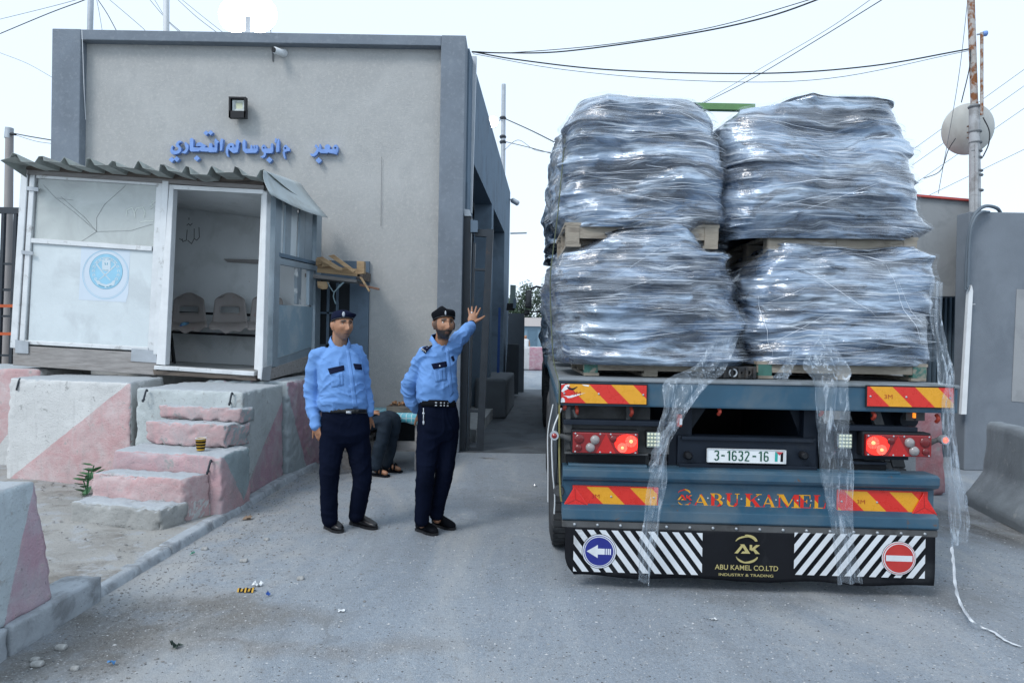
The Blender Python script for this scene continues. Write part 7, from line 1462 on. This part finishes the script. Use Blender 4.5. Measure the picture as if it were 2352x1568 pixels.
# ------------------------------------------------ policeman beside the booth
Y1 = 5.53; A = lambda x, y, dy=0: J(x, y, dy, Y1)
pe1 = thing('person', 'older policeman in blue shirt with arms hanging at his sides, nearer the booth', 'person', (A(415, 1460).x, Y1, 0), 0, 'policemen in blue shirts and navy trousers')
YW = .45
hc1 = A(416, 232, .0); HM1 = headmat(hc1+Vector((0, 0, .0)), .66, .02)
bm_ = MB(); head(bm_, HM1, 1.03)
limb(bm_, [A(396, 400, .03), A(397, 335, .02), A(404, 262, .02)], [.064, .060, .060]); loft(bm_, [(A(430, 860, .02), .13, .09, YW), (A(420, 740, .02), .13, .09, YW), (A(408, 560, .0), .135, .095, YW), (A(395, 430, .02), .13, .085, YW), (A(396, 375, .02), .06, .055, YW)])
sR, eR, wR = A(262, 418, -.03), A(232, 640, .03), A(256, 822, -.05); sL, eL, wL = A(508, 405, .13), A(548, 620, .20), A(572, 772, .12)
limb(bm_, [sR, eR, wR], [.045, .036, .027]); limb(bm_, [sL, eL, wL], [.045, .036, .026])
hand(bm_, wR+Vector((0, 0, .0)), A(282, 945, -.08)-wR, (-.6, -.8, 0), .12, .28, 1); hand(bm_, wL, A(568, 900, .10)-wL, (.7, -.5, .1), .05, .22, -1, .95)
hipR, kR, aR = A(358, 850, -.02), A(338, 1130, -.04), A(340, 1395, .0); hipL, kL, aL = A(500, 850, .08), A(528, 1125, .05), A(512, 1360, .12)
limb(bm_, [hipR, kR, aR], [.075, .052, .036]); limb(bm_, [hipL, kL, aL], [.075, .052, .036])
hR1, tR1 = G(*Z3(318, 1448)), G(*Z3(412, 1482)); hL1, tL1 = G(*Z3(468, 1424)), G(*Z3(622, 1462))
for a, h_, t_ in ((aR, hR1, tR1), (aL, hL1, tL1)): limb(bm_, [Vector((a.x, a.y, .10)), h_+(t_-h_)*.3+Vector((0, 0, .045)), h_+(t_-h_)*.7+Vector((0, 0, .04))], [.032, .024, .016])
skinbuild(bm_, pe1, HM1, beard=0.0, grey=.7)
sm_ = MB(); loft(sm_, [(A(425, 738, .02), .180, .126, YW), (A(420, 718, .02), .194, .140, YW), (A(416, 690, .01), .194, .142, YW), (A(410, 600, .0), .178, .132, YW), (A(405, 520, .0), .178, .126, YW), (A(396, 450, .02), .180, .112, YW), (A(392, 402, .03), .150, .092, YW), (A(396, 372, .03), .092, .072, YW), (A(400, 350, .03), .066, .060, YW)])
limb(sm_, [A(310, 410, .0), sR, A(240, 530, .01), eR, A(240, 735, .0), A(254, 800, -.04)], [.062, .062, .066, .064, .060, .046]); limb(sm_, [A(460, 402, .09), sL, eL, A(562, 700, .16), A(571, 752, .12)], [.060, .060, .060, .056, .046])
limb(sm_, [A(254, 795, -.04), A(257, 828, -.05)], [.044, .043]); sh1, bv1 = cloth(sm_, 'shirt', pe1, SHIRT, .008, .012, 3, smooth=4)
tm_ = MB(); loft(tm_, [(A(428, 730, .02), .172, .122, YW), (A(432, 800, .02), .190, .130, YW), (A(436, 880, .02), .192, .132, YW), (A(436, 930, .02), .16, .11, YW), (A(436, 960, .02), .06, .06, YW)])
limb(tm_, [A(368, 860, -.01), A(348, 980, -.02), A(338, 1130, -.04), A(334, 1260, -.02), A(336, 1380, .0), A(338, 1400, -.0)], [.110, .098, .077, .070, .064, .064]); limb(tm_, [A(496, 860, .07), A(514, 980, .06), A(534, 1130, .05), A(522, 1250, .08), A(506, 1350, .12), A(503, 1370, .117)], [.110, .098, .078, .072, .066, .065])
tr1, bt1 = cloth(tm_, 'trousers', pe1, TRS, .009, .007, 5, (8, 8, 4), 4)
shoe(pe1, hR1, tR1, aR, LEATH); shoe(pe1, hL1, tL1, aL, LEATH)
def belt(par, bvh, pts, mt_, w_=.036):
    mb = MB(); up = []
    for u, v in pts:
        p = onto(bvh, u, v, .004)
        if p: up.append(p)
    rows = [[p+Vector((0, 0, w_/2)) for p in up], [p+Vector((0, -.003, 0)) for p in up], [p-Vector((0, 0, w_/2)) for p in up]]; o = mb.grid(rows).build('belt', mt_, par); m_ = o.modifiers.new('t', 'SOLIDIFY'); m_.thickness = .006; return o
be = belt(pe1, bt1, [Z3(x, 742+.02*(x-285)) for x in range(284, 576, 6)], LEATH)
patch('belt_buckle', be, SILV, bt1, [Z3(438, 730), Z3(470, 731), Z3(470, 762), Z3(438, 761)], .012, 3, 3)
patch('pocket_flap', sh1, NAVYC, bv1, [Z3(328, 490), Z3(424, 470), Z3(428, 500), Z3(340, 524)], .007); patch('pocket_flap', sh1, NAVYC, bv1, [Z3(482, 460), Z3(530, 464), Z3(534, 498), Z3(492, 494)], .007)
patch('pocket', sh1, SHIRT2, bv1, [Z3(338, 522), Z3(420, 505), Z3(424, 592), Z3(350, 606)], .0022, 6, 6, .001); patch('placket', sh1, SHIRT2, bv1, [Z3(438, 380), Z3(458, 380), Z3(510, 726), Z3(480, 730)], .0022, 3, 22, .001)
patch('pocket_pleat', sh1, SHIRT2, bv1, [Z3(372, 524), Z3(402, 518), Z3(404, 592), Z3(378, 598)], .0034, 3, 5, .001)
def collar(par, sh_, c, zy, phi, R_=.068, ends=(-148, 150)):
    """turned down collar round the neck; zy gives heights: back top, side top, front top, fold drop, tip drop"""
    f = Vector((math.sin(phi), -math.cos(phi), 0)); sd_ = Vector((math.cos(phi), math.sin(phi), 0)); rows = [[], [], [], []]; inner = [[], []]; n = 28
    for k in range(n+1):
        a = math.radians(ends[0]+(ends[1]-ends[0])*k/n); ab = abs(math.degrees(a))
        z = np.interp(ab, [0, 90, 150], [zy[0], zy[1], zy[2]]); tip = max(0, (ab-95)/55)**1.5; d = -f*math.cos(a)+sd_*math.sin(a); rr_ = R_*(1+.06*math.cos(a))
        for row, r_, dz in ((0, 1.0, 0), (1, 1.06, .004), (2, 1.17, -zy[3]*.5-zy[4]*tip*.5), (3, 1.30+.14*tip, -zy[3]-zy[4]*tip)): q = c+d*rr_*r_; q.z = z+dz; rows[row].append(q)
        for row, r_, dz in ((0, .985, .003), (1, .93, -.05)): q = c+d*rr_*r_; q.z = z+dz; inner[row].append(q)
    o = MB().grid(rows).build('collar', SHIRT2, sh_); o.modifiers.new('t', 'SOLIDIFY').thickness = .003; MB().grid(inner).build('collar_lining', NAVYC, o); return o
collar(pe1, sh1, A(398, 340, .03), [A(400, y).z for y in (292, 304, 362)]+[.040, .030], .45)
br1 = beret(pe1, HM1, NAVYC, -1.5, .0)
mb = MB(); bq = HM1 @ Vector((.034, .098, .088)); ball(mb, bq, (.013, .006, .021), HM1.to_3x3()); mb.build('beret_badge', SILV, br1)
# ------------------------------------------------ policeman with the raised arm
Y2 = 5.46; B_ = lambda x, y, dy=0: J(x, y, dy, Y2)
pe2 = thing('person', 'bearded policeman in black beret stretching one arm back towards the gate', 'person', (B_(985, 1470).x, Y2, 0), 0, 'policemen in blue shirts and navy trousers')
YW2 = .62
HM2 = headmat(B_(1030, 226, -.02), .42, .05)
bm_ = MB(); head(bm_, HM2, 1.0, .5)
limb(bm_, [B_(1000, 405, .05), B_(1010, 345, .03), B_(1026, 262, .0)], [.058, .053, .055]); loft(bm_, [(B_(995, 860, .03), .12, .085, YW2), (B_(990, 700, .03), .115, .085, YW2), (B_(990, 540, .02), .125, .09, YW2), (B_(992, 420, .04), .12, .08, YW2), (B_(1000, 372, .04), .055, .05, YW2)])
sR, eR, wR = B_(905, 418, -.04), B_(818, 612, .10), B_(884, 760, .20); sL, eL, wL = B_(1082, 368, .12), B_(1138, 292, .34), B_(1196, 222, .58)
limb(bm_, [sR, eR, wR], [.045, .036, .027]); limb(bm_, [sL, eL, wL], [.045, .036, .027])
hand(bm_, wR, B_(905, 850, .22)-wR, (-.3, -.9, 0), .1, .35, 1, .95)
hd = B_(1206, 150, .62)-wL; hand(bm_, wL, hd, (0, -1, .1), .42, .02, 1, 1.08)
hipR, kR, aR = B_(945, 850, -.02), B_(918, 1120, -.05), B_(895, 1395, .0); hipL, kL, aL = B_(1050, 850, .09), B_(1032, 1100, .05), B_(985, 1355, .12)
limb(bm_, [hipR, kR, aR], [.072, .050, .036]); limb(bm_, [hipL, kL, aL], [.072, .050, .036])
hR2, tR2 = G(*Z3(866, 1462)), G(*Z3(985, 1498)); hL2, tL2 = G(*Z3(962, 1432)), G(*Z3(1094, 1464))
for a, h_, t_ in ((aR, hR2, tR2), (aL, hL2, tL2)): limb(bm_, [Vector((a.x, a.y, .10)), h_+(t_-h_)*.3+Vector((0, 0, .045)), h_+(t_-h_)*.7+Vector((0, 0, .04))], [.032, .024, .016])
skinbuild(bm_, pe2, HM2, beard=1.0, grey=.0)
sm_ = MB(); loft(sm_, [(B_(990, 692, .03), .150, .108, YW2), (B_(988, 668, .03), .168, .120, YW2), (B_(988, 620, .02), .168, .122, YW2), (B_(990, 540, .02), .160, .116, YW2), (B_(990, 460, .03), .166, .112, YW2), (B_(990, 405, .04), .160, .098, YW2), (B_(998, 372, .05), .115, .080, YW2), (B_(1003, 345, .04), .064, .058, YW2)])
limb(sm_, [B_(940, 405, -.01), sR, B_(860, 510, .02), eR, B_(845, 690, .15), B_(872, 735, .19)], [.060, .062, .064, .062, .058, .044]); limb(sm_, [B_(1050, 375, .06), sL, B_(1110, 325, .22), eL, B_(1165, 258, .46), B_(1190, 230, .555)], [.068, .070, .064, .058, .052, .043])
sh2, bv2 = cloth(sm_, 'shirt', pe2, SHIRT, .008, .013, 13, smooth=4)
tm_ = MB(); loft(tm_, [(B_(990, 678, .03), .150, .108, YW2), (B_(992, 760, .03), .166, .120, YW2), (B_(996, 850, .03), .172, .125, YW2), (B_(998, 910, .03), .14, .10, YW2), (B_(998, 945, .03), .06, .05, YW2)])
limb(tm_, [B_(946, 860, -.01), B_(928, 1000, -.02), B_(917, 1120, -.05), B_(905, 1260, -.02), B_(896, 1380, .0), B_(894, 1398, .0)], [.103, .092, .076, .067, .060, .060]); limb(tm_, [B_(1046, 860, .08), B_(1042, 1000, .07), B_(1030, 1110, .05), B_(1006, 1240, .08), B_(985, 1345, .12), B_(982, 1362, .117)], [.100, .088, .074, .066, .060, .060])
tr2, bt2 = cloth(tm_, 'trousers', pe2, TRS, .009, .007, 15, (8, 8, 4), 4)
shoe(pe2, hR2, tR2, aR, BLKC, .13); shoe(pe2, hL2, tL2, aL, BLKC, .13)
be = belt(pe2, bt2, [Z3(x, 697+.03*(x-900)) for x in range(892, 1096, 8)], BLKC, .052)
mb = MB()
for x in (978, 983, 1008, 1012, 1030, 1048, 1052):
    for y in (696, 712):
        p = onto(bt2, *Z3(x, y+(x-980)*.03), .012)
        if p: mb.lathe([(.004, 0), (.006, .002), (.004, .003)], p, (0, -1, 0), 8)
mb.build('belt_eyelet', SILV, be)['kind'] = 'stuff'
patch('pocket_flap', sh2, NAVYC, bv2, [Z3(952, 462), Z3(1042, 446), Z3(1047, 478), Z3(966, 494)], .007); patch('pocket', sh2, SHIRT2, bv2, [Z3(962, 492), Z3(1040, 476), Z3(1046, 560), Z3(978, 574)], .0022, 6, 6, .001); patch('pocket_pleat', sh2, SHIRT2, bv2, [Z3(994, 494), Z3(1020, 488), Z3(1024, 560), Z3(1000, 566)], .0034, 3, 5, .001)
mb = MB(); p = onto(bv2, *Z3(1003, 474), .012)
if p: ball(mb, p, (.006, .004, .006)); mb.build('flap_button', SILV, sh2)
patch('pocket_flap', sh2, NAVYC, bv2, [Z3(1070, 420), Z3(1084, 412), Z3(1094, 440), Z3(1084, 448)], .012, 4, 4); patch('placket', sh2, SHIRT2, bv2, [Z3(1040, 372), Z3(1056, 368), Z3(1086, 640), Z3(1066, 660)], .0022, 3, 22, .001)
ep = patch('epaulette', sh2, NAVYC, bv2, [Z3(890, 374), Z3(936, 336), Z3(958, 352), Z3(916, 400)], .008, 6, 6, .006)
mb = MB()
for l, w_ in (([(915, 352), (928, 344)], 5), ([(918, 362), (938, 352)], 4), ([(924, 366), (942, 360)], 5), ([(920, 346), (934, 366)], 4), ([(890, 364), (897, 370), (894, 377), (904, 378), (908, 386), (916, 384), (918, 392)], 4), ([(900, 370), (905, 374)], 3), ([(910, 380), (914, 377)], 3)):
    q = [onto(bv2, *Z3(x, y), .016) for x, y in l]; q = [p for p in q if p]
    if len(q) > 1: mb.tube(q, w_*.0005, 5)
mb.build('epaulette_mark', WHITEP, ep)
collar(pe2, sh2, B_(1003, 340, .04), [B_(1000, y).z for y in (282, 298, 352)]+[.038, .030], .60, .064)
br2 = beret(pe2, HM2, BLKC, .5, 1.0)
mb = MB(); bq = HM2 @ Vector((.022, .100, .088)); ball(mb, bq, (.007, .005, .020), HM2.to_3x3()); mb.build('beret_badge', SILV, br2)
mb = MB(); d = (wL-eL).normalized(); mb.lathe([(.030, -.012), (.036, -.010), (.036, .012), (.030, .014)], wL-d*.006, d, 18); mb.build('wrist_watch', BLKC, pe2)
mb = MB(); hdn = hd.normalized(); rp = wL+hdn*.104+Vector((-.0, -.0, 0)); sdv2 = hdn.cross(Vector((0, -1, .1)).normalized()); rp = wL+hdn*.098*1.08-sdv2*.012; mb.lathe([(.0115, -.004), (.0128, 0), (.0115, .004)], rp, hdn, 12); mb.build('finger_ring', SILV, pe2)
mb = MB(); q = [onto(bt2, *Z3(905, y), .014) for y in (728, 745, 760, 775, 795, 815)]; q = [p for p in q if p]
if len(q) > 2:
    mb.tube(q, .004, 6); ball(mb, q[-1], (.008, .005, .018)); ball(mb, q[2], (.010, .006, .010)); mb.build('key_chain', SILV, tr2)
# ------------------------------------------------ seated man behind them
Y3 = 7.85; C_ = lambda u, v, dy=0: P(u, v, Y3+dy)
pe3 = thing('person', 'seated man in faded jeans and sandals mostly covered by the policeman', 'person', (C_(830, 1080).x, Y3, 0))
HM3 = headmat(C_(806, 838, .1), 1.2, .1)
bm_ = MB(); head(bm_, HM3, 1.0); limb(bm_, [C_(800, 905, .1), C_(804, 860, .1)], [.055, .055]); loft(bm_, [(C_(806, 1000, .12), .13, .1, 1.2), (C_(802, 950, .12), .14, .11, 1.2), (C_(800, 910, .12), .11, .08, 1.2)])
limb(bm_, [C_(796, 905, -.05), C_(806, 955, -.12), C_(848, 948, -.12)], [.045, .036, .026]); hand(bm_, C_(850, 947, -.12), (1, .1, -.05), (0, -.3, 1), .1, .5, -1)
limb(bm_, [C_(800, 905, .3), C_(812, 955, .36), C_(846, 948, .3)], [.045, .036, .026]); hand(bm_, C_(848, 947, .3), (1, .1, -.05), (0, .1, 1), .1, .5, 1)
kn = [(C_(884, 968, -.10), C_(862, 1072, -.14)), (C_(904, 962, .12), C_(888, 1068, .12))]
for k, a in kn: limb(bm_, [C_(815, 985, .08 if k is kn[1][0] else -.02), k, a], [.07, .052, .038])
ft = [(G(856, 1087, .02), G(888, 1091, .02)), (G(884, 1079, .02), G(918, 1081, .02))]
for (k, a), (h_, t_) in zip(kn, ft): limb(bm_, [a, h_+(t_-h_)*.3+Vector((0, 0, .05)), h_+(t_-h_)*.95+Vector((0, 0, .02))], [.036, .036, .026])
skinbuild(bm_, pe3, HM3, vox=.008)
sm_ = MB(); loft(sm_, [(C_(808, 995, .12), .165, .125, 1.2), (C_(804, 950, .12), .17, .13, 1.2), (C_(800, 912, .12), .15, .10, 1.2), (C_(801, 896, .11), .07, .06, 1.2)]); limb(sm_, [C_(796, 908, -.04), C_(800, 935, -.09)], [.065, .06]); limb(sm_, [C_(800, 908, .28), C_(804, 935, .34)], [.065, .06]); cloth(sm_, 'shirt', pe3, mat('grey_shirt', (.10, .10, .11), .85, .1, 4, .2), .012, .006, 23)
tm_ = MB(); loft(tm_, [(C_(812, 975, .1), .16, .13, 1.2), (C_(812, 1010, .1), .15, .13, 1.2)])
for (k, a), dy in zip(kn, (-.02, .1)): limb(tm_, [C_(818, 984, dy), C_(855, 968, dy-.03), k, (k+a)/2+Vector((.01, -.01, 0)), a+Vector((0, 0, .02))], [.10, .092, .080, .074, .068])
cloth(tm_, 'jeans', pe3, JEAN, .012, .009, 25, (5, 5, 8), 4)
for h_, t_ in ft:
    d = (t_-h_).normalized(); s_ = Vector((-d.y, d.x, 0)); mb = MB(); L = (t_-h_).length+.04; h2 = h_-d*.01
    pl_ = [h2+d*L*f+s_*w_ for f, w_ in ((0, .025), (.2, .038), (.6, .042), (.9, .042), (1, .025))]+[h2+d*L*f-s_*w_ for f, w_ in ((1, .025), (.9, .042), (.6, .042), (.2, .038), (0, .025))]; mb.prism([Vector((p.x, p.y, .0)) for p in pl_], (0, 0, .022)); sa = mb.build('sandal', BLKC, pe3)
    mb = MB()
    for f in (.42, .62): mb.tube(curve([h2+d*L*f-s_*.043+Vector((0, 0, .01)), h2+d*L*f-s_*.02+Vector((0, 0, .075)), h2+d*L*f+s_*.02+Vector((0, 0, .075)), h2+d*L*f+s_*.043+Vector((0, 0, .01))], 5), .011, 6)
    mb.build('strap', BLKC, sa)
st3 = thing('stool', 'low wooden stool under the seated man', 'stool', (C_(815, 1080).x, Y3+.1, 0)); sx = C_(815, 1010, .1)
MB().box((sx.x-.2, Y3-.1, .40), (sx.x+.2, Y3+.3, .44)).build('seat', WOODG, st3)
for a in (-.18, .13):
    for b_ in (-.08, .23): MB().box((sx.x+a, Y3+b_, 0), (sx.x+a+.05, Y3+b_+.05, .40)).build('leg', WOODG, st3)
# tiny figure far down the passage
fpn = thing('person', 'tiny distant figure in white top and dark trousers in the bright gap', 'person', (P(1207, 790, 42).x, 42, 0))
x = P(1207, 790, 42).x; bm_ = MB(); ball(bm_, (x, 42, 1.62), (.09, .1, .12)); loft(bm_, [((x, 42, .9), .15, .1, 0), ((x, 42, 1.2), .17, .11, 0), ((x, 42, 1.42), .2, .1, 0), ((x, 42, 1.5), .06, .06, 0), ((x, 42, 1.58), .05, .05, 0)])
for s_ in (-1, 1): limb(bm_, [(x+s_*.08, 42, .92), (x+s_*.1, 42, .5), (x+s_*.1, 42, .04)], [.08, .06, .045]); limb(bm_, [(x+s_*.2, 42, 1.4), (x+s_*.25, 42, 1.12), (x+s_*.24, 41.95, .85)], [.05, .04, .035])
v, fs = remesh(bm_, .03, 2); o = MB(); o.add(v, fs, 0, True); ob = o.build('body', SKIN, fpn)
sm_ = MB(); loft(sm_, [((x, 42, .88), .18, .13, 0), ((x, 42, 1.2), .19, .13, 0), ((x, 42, 1.45), .21, .12, 0), ((x, 42, 1.5), .1, .08, 0)]); sm_.build('shirt', WHITEP, fpn)
tm_ = MB()
for s_ in (-1, 1): tm_.tube([(x+s_*.09, 42, .95), (x+s_*.1, 42, .5), (x+s_*.1, 42, .06)], [.11, .085, .075], 10)
tm_.build('trousers', TRS, fpn)
# ================================================================== small things on the ground
cu = thing('paper_cup', 'yellow paper cup with black stripes standing on the pink step', 'cup', (P(461, 1033, 6.0).x, 0, 0))
cb = G(461, 1033, .556); cu.location = cb; ROOT[cu.name] = Matrix.Translation(cb); CY = mat('cup_yellow', (.52, .30, .03), .5, .1, 20, .05); ch_ = .105
MB().lathe([(.033, 0), (.045, ch_), (.047, ch_), (.043, ch_-.004), (.032, .004)], cb, (0, 0, 1), 24).build('cup_body', CY, cu)
for z in (.014, .04, .066): MB().lathe([(.0336+.012*z/ch_, z), (.0336+.012*(z+.014)/ch_, z+.014)], cb, (0, 0, 1), 24, caps=False).build('stripe', BLKC, cu)
MB().lathe([(.0455, ch_-.004), (.048, ch_), (.0455, ch_+.003), (.043, ch_)], cb, (0, 0, 1), 24, caps=False).build('rim', WHITEP, cu)
c2 = thing('crushed_cup', 'flattened yellow and black striped paper cup lying on the road', 'cup', G(565, 1358)); g0 = G(565, 1358); d = Vector((1, .12, 0)).normalized(); s_ = Vector((-.12, 1, 0))
for k in range(9):
    x0, x1 = -.05+k*.011, -.05+(k+1)*.011; w0, w1 = .018+.014*k/9, .018+.014*(k+1)/9; mb = MB(); rows = []
    for q, x_, w_ in ((0, x0, w0), (1, x1, w1)): rows.append([g0+d*x_+s_*w_*j+Vector((0, 0, .008+.014*(1-abs(j))+.004*math.sin(k*1.7+j*3+q))) for j in (-1, -.5, 0, .5, 1)])
    mb.grid(rows); mb.build('stripe' if k % 2 else 'cup_body', BLKC if k % 2 else CY, c2)
def scrap(label, u, v, sx, sy, mt_, seed, h=.012, name='litter_scrap', cat='litter'):
    r_ = np.random.RandomState(seed); c = G(u, v); rows = []; sx *= .75; sy *= .75
    for i in range(5): rows.append([c+Vector(((i/4-.5)*sx*(1+.2*r_.randn()), (j/3-.5)*sy*(1+.2*r_.randn()), .006+h*abs(r_.randn()))) for j in range(4)])
    tag(MB().grid(rows, smooth=False).build(name, mt_, loc=c), label, cat, 'litter on the road')
scrap('white crumpled wrapper by the crushed cup', 592, 1346, .07, .05, WHITEP, 1); scrap('small bright blue scrap near the crushed cup', 616, 1369, .03, .03, MATS['cap_blue'], 2); scrap('green bottle top scrap near the kerb', 442, 1274, .035, .03, mat('litter_green', (.02, .22, .14), .5, .1, 9), 3)
scrap('blue plastic scrap low on the dark stain', 258, 1527, .05, .03, mat('litter_blue', (.06, .20, .42), .5, .1, 9), 4); scrap('dark green crumpled wrapper on the dark stain', 402, 1487, .07, .04, mat('litter_dark', (.03, .05, .04), .5, .2, 9), 5, .02); scrap('flat white scrap in the middle of the road', 784, 1404, .05, .04, WHITEP, 6, .004)
scrap('flat brown cardboard piece against the kerb', 568, 1193, .09, .08, mat('litter_brown', (.24, .17, .12), .8, .1, 9), 7, .012); scrap('white scrap among the pavement dust', 205, 1317, .06, .05, WHITEP, 8, .012); scrap('silver wrapper under the trailer edge', 1228, 1117, .06, .05, SILV, 9, .01)
scrap('crumpled grey bag at the foot of the triangle block', 250, 1128, .22, .10, mat('litter_bag', (.42, .42, .41), .7, .15, 9), 10, .03); scrap('dry brown stick litter beside the plant', 180, 1140, .3, .04, MATS['litter_brown'], 11, .01); scrap('flat white scrap near the bumper shadow', 1640, 1424, .05, .03, WHITEP, 12, .004)
# pebbles and grit: uncounted
def pebbles(name, pts, rad, mt_, seed):
    r_ = np.random.RandomState(seed); mb = MB()
    for (x, y, z), s_ in zip(pts, rad):
        k = len(mb.v); a = r_.rand()*6.28; q = [(1, 0, 0), (-1, 0, 0), (0, 1, 0), (0, -1, 0), (0, 0, .7), (0, 0, -.5)]; ca, sa = math.cos(a), math.sin(a); j = 1+.35*r_.randn(6)
        mb.add([(x+s_*jj*(p[0]*ca-p[1]*sa), y+s_*jj*(p[0]*sa+p[1]*ca)*.8, z+s_*jj*p[2]*.7) for p, jj in zip(q, j)], [(0, 2, 4), (2, 1, 4), (1, 3, 4), (3, 0, 4), (2, 0, 5), (1, 2, 5), (3, 1, 5), (0, 3, 5)])
    tag(mb.build(name, mt_), kind='stuff')
n = 2600; yy = rng.uniform(2.2, 9, n); xx = -2.4+np.abs(rng.normal(0, .55, n)); pebbles('gravel', list(zip(xx, yy, np.full(n, .002))), np.abs(rng.normal(.003, .003, n))+.0015, mat('grit_grey', (.20, .195, .19), .9, .4, 40, .2), 1)
n = 1500; yy = rng.uniform(2.2, 12, n); xx = rng.uniform(-2.3, 5, n); pebbles('gravel', list(zip(xx, yy, np.full(n, .001))), np.abs(rng.normal(.003, .0025, n))+.0015, mat('grit_pale', (.34, .34, .33), .9, .4, 40, .2), 2)
n = 7000; yy = 2.2+np.abs(rng.normal(0, 2.6, n)); xx = rng.uniform(-2.35, 4.6, n); pebbles('gravel', list(zip(xx, yy, np.full(n, .0))), np.abs(rng.normal(.0028, .0018, n))+.0016, mat('grit_dark', (.10, .105, .11), .9, .4, 40, .2), 7)
n = 5000; yy = 2.2+np.abs(rng.normal(0, 2.6, n)); xx = rng.uniform(-2.35, 4.6, n); pebbles('gravel', list(zip(xx, yy, np.full(n, .0))), np.abs(rng.normal(.0024, .0016, n))+.0014, mat('grit_light', (.46, .465, .47), .9, .3, 40, .2), 8)
n = 900; yy = rng.uniform(3.2, 7, n); xx = rng.uniform(-4.6, -2.6, n); pebbles('rubble', list(zip(xx, yy, np.full(n, .066))), np.abs(rng.normal(.004, .005, n))+.002, MATS['grit_grey'], 3)
for k, (u, v, s_) in enumerate(((86, 1529, .022), (80, 1517, .015), (172, 1537, .014), (140, 1490, .02), (690, 1330, .016), (560, 1290, .02), (612, 1240, .015), (470, 1262, .018))):
    c = G(u, v); mb = rock_box([c+Vector((a*s_*1.4, b_*s_, z)) for z in (-.005, s_*1.2) for a, b_ in ((-1, -1), (1, -1), (1, 1), (-1, 1))], s_*.4, s_*.6, s_*.2, s_*.2, k); tag(mb.build('stone', MATS['grit_pale'], loc=c), ['largest pale pebble at the near road edge', 'small pebble beside the largest one', 'grey pebble on the dark stain edge', 'flat pebble on the dark stain', 'pebble between kerb and crushed cup', 'pebble near the kerb bend', 'small pebble close to the kerb line', 'rounded pebble by the kerb below the steps'][k], 'stone', 'loose pebbles on the road')
# plant by the step
pt = thing('plant', 'small broad leaved green plant growing beside the steps', 'plant', G(200, 1135, .06)); LEAF = mat('leaf_green', (.055, .17, .07), .5, .25, 9, .1, col2=(.07, .17, .06), c2sc=6); g0 = G(200, 1135, .06)
mb = MB(); stems = []
for dx, h in ((.0, .22), (.05, .27), (-.05, .13)): tip = g0+Vector((dx, .02, h)); mb.tube(curve([g0, g0+Vector((dx*.3, 0, h*.5)), tip], 4), .006, 5); stems.append(tip)
mb.build('stem', LEAF, pt)
r_ = np.random.RandomState(3)
for k in range(18):
    tip = stems[k % 3]+Vector((0, 0, -r_.rand()*.16)); a = r_.rand()*6.28; d = Vector((math.cos(a), math.sin(a)*.8-.2, .25+.5*r_.rand())).normalized(); s_ = d.cross(Vector((0, 0, 1))).normalized(); L = .09+.05*r_.rand(); w_ = L*.34; nrm = s_.cross(d)
    pts = [tip, tip+d*L*.35+s_*w_+nrm*.006, tip+d*L*.75+s_*w_*.7, tip+d*L-nrm*.01, tip+d*L*.75-s_*w_*.7, tip+d*L*.35-s_*w_+nrm*.006, tip+d*L*.5-nrm*.008]
    mb = MB(); mb.add(pts, [(0, 1, 6), (1, 2, 6), (2, 3, 6), (3, 4, 6), (4, 5, 6), (5, 0, 6)], 0, True); mb.build('leaf', LEAF, pt)
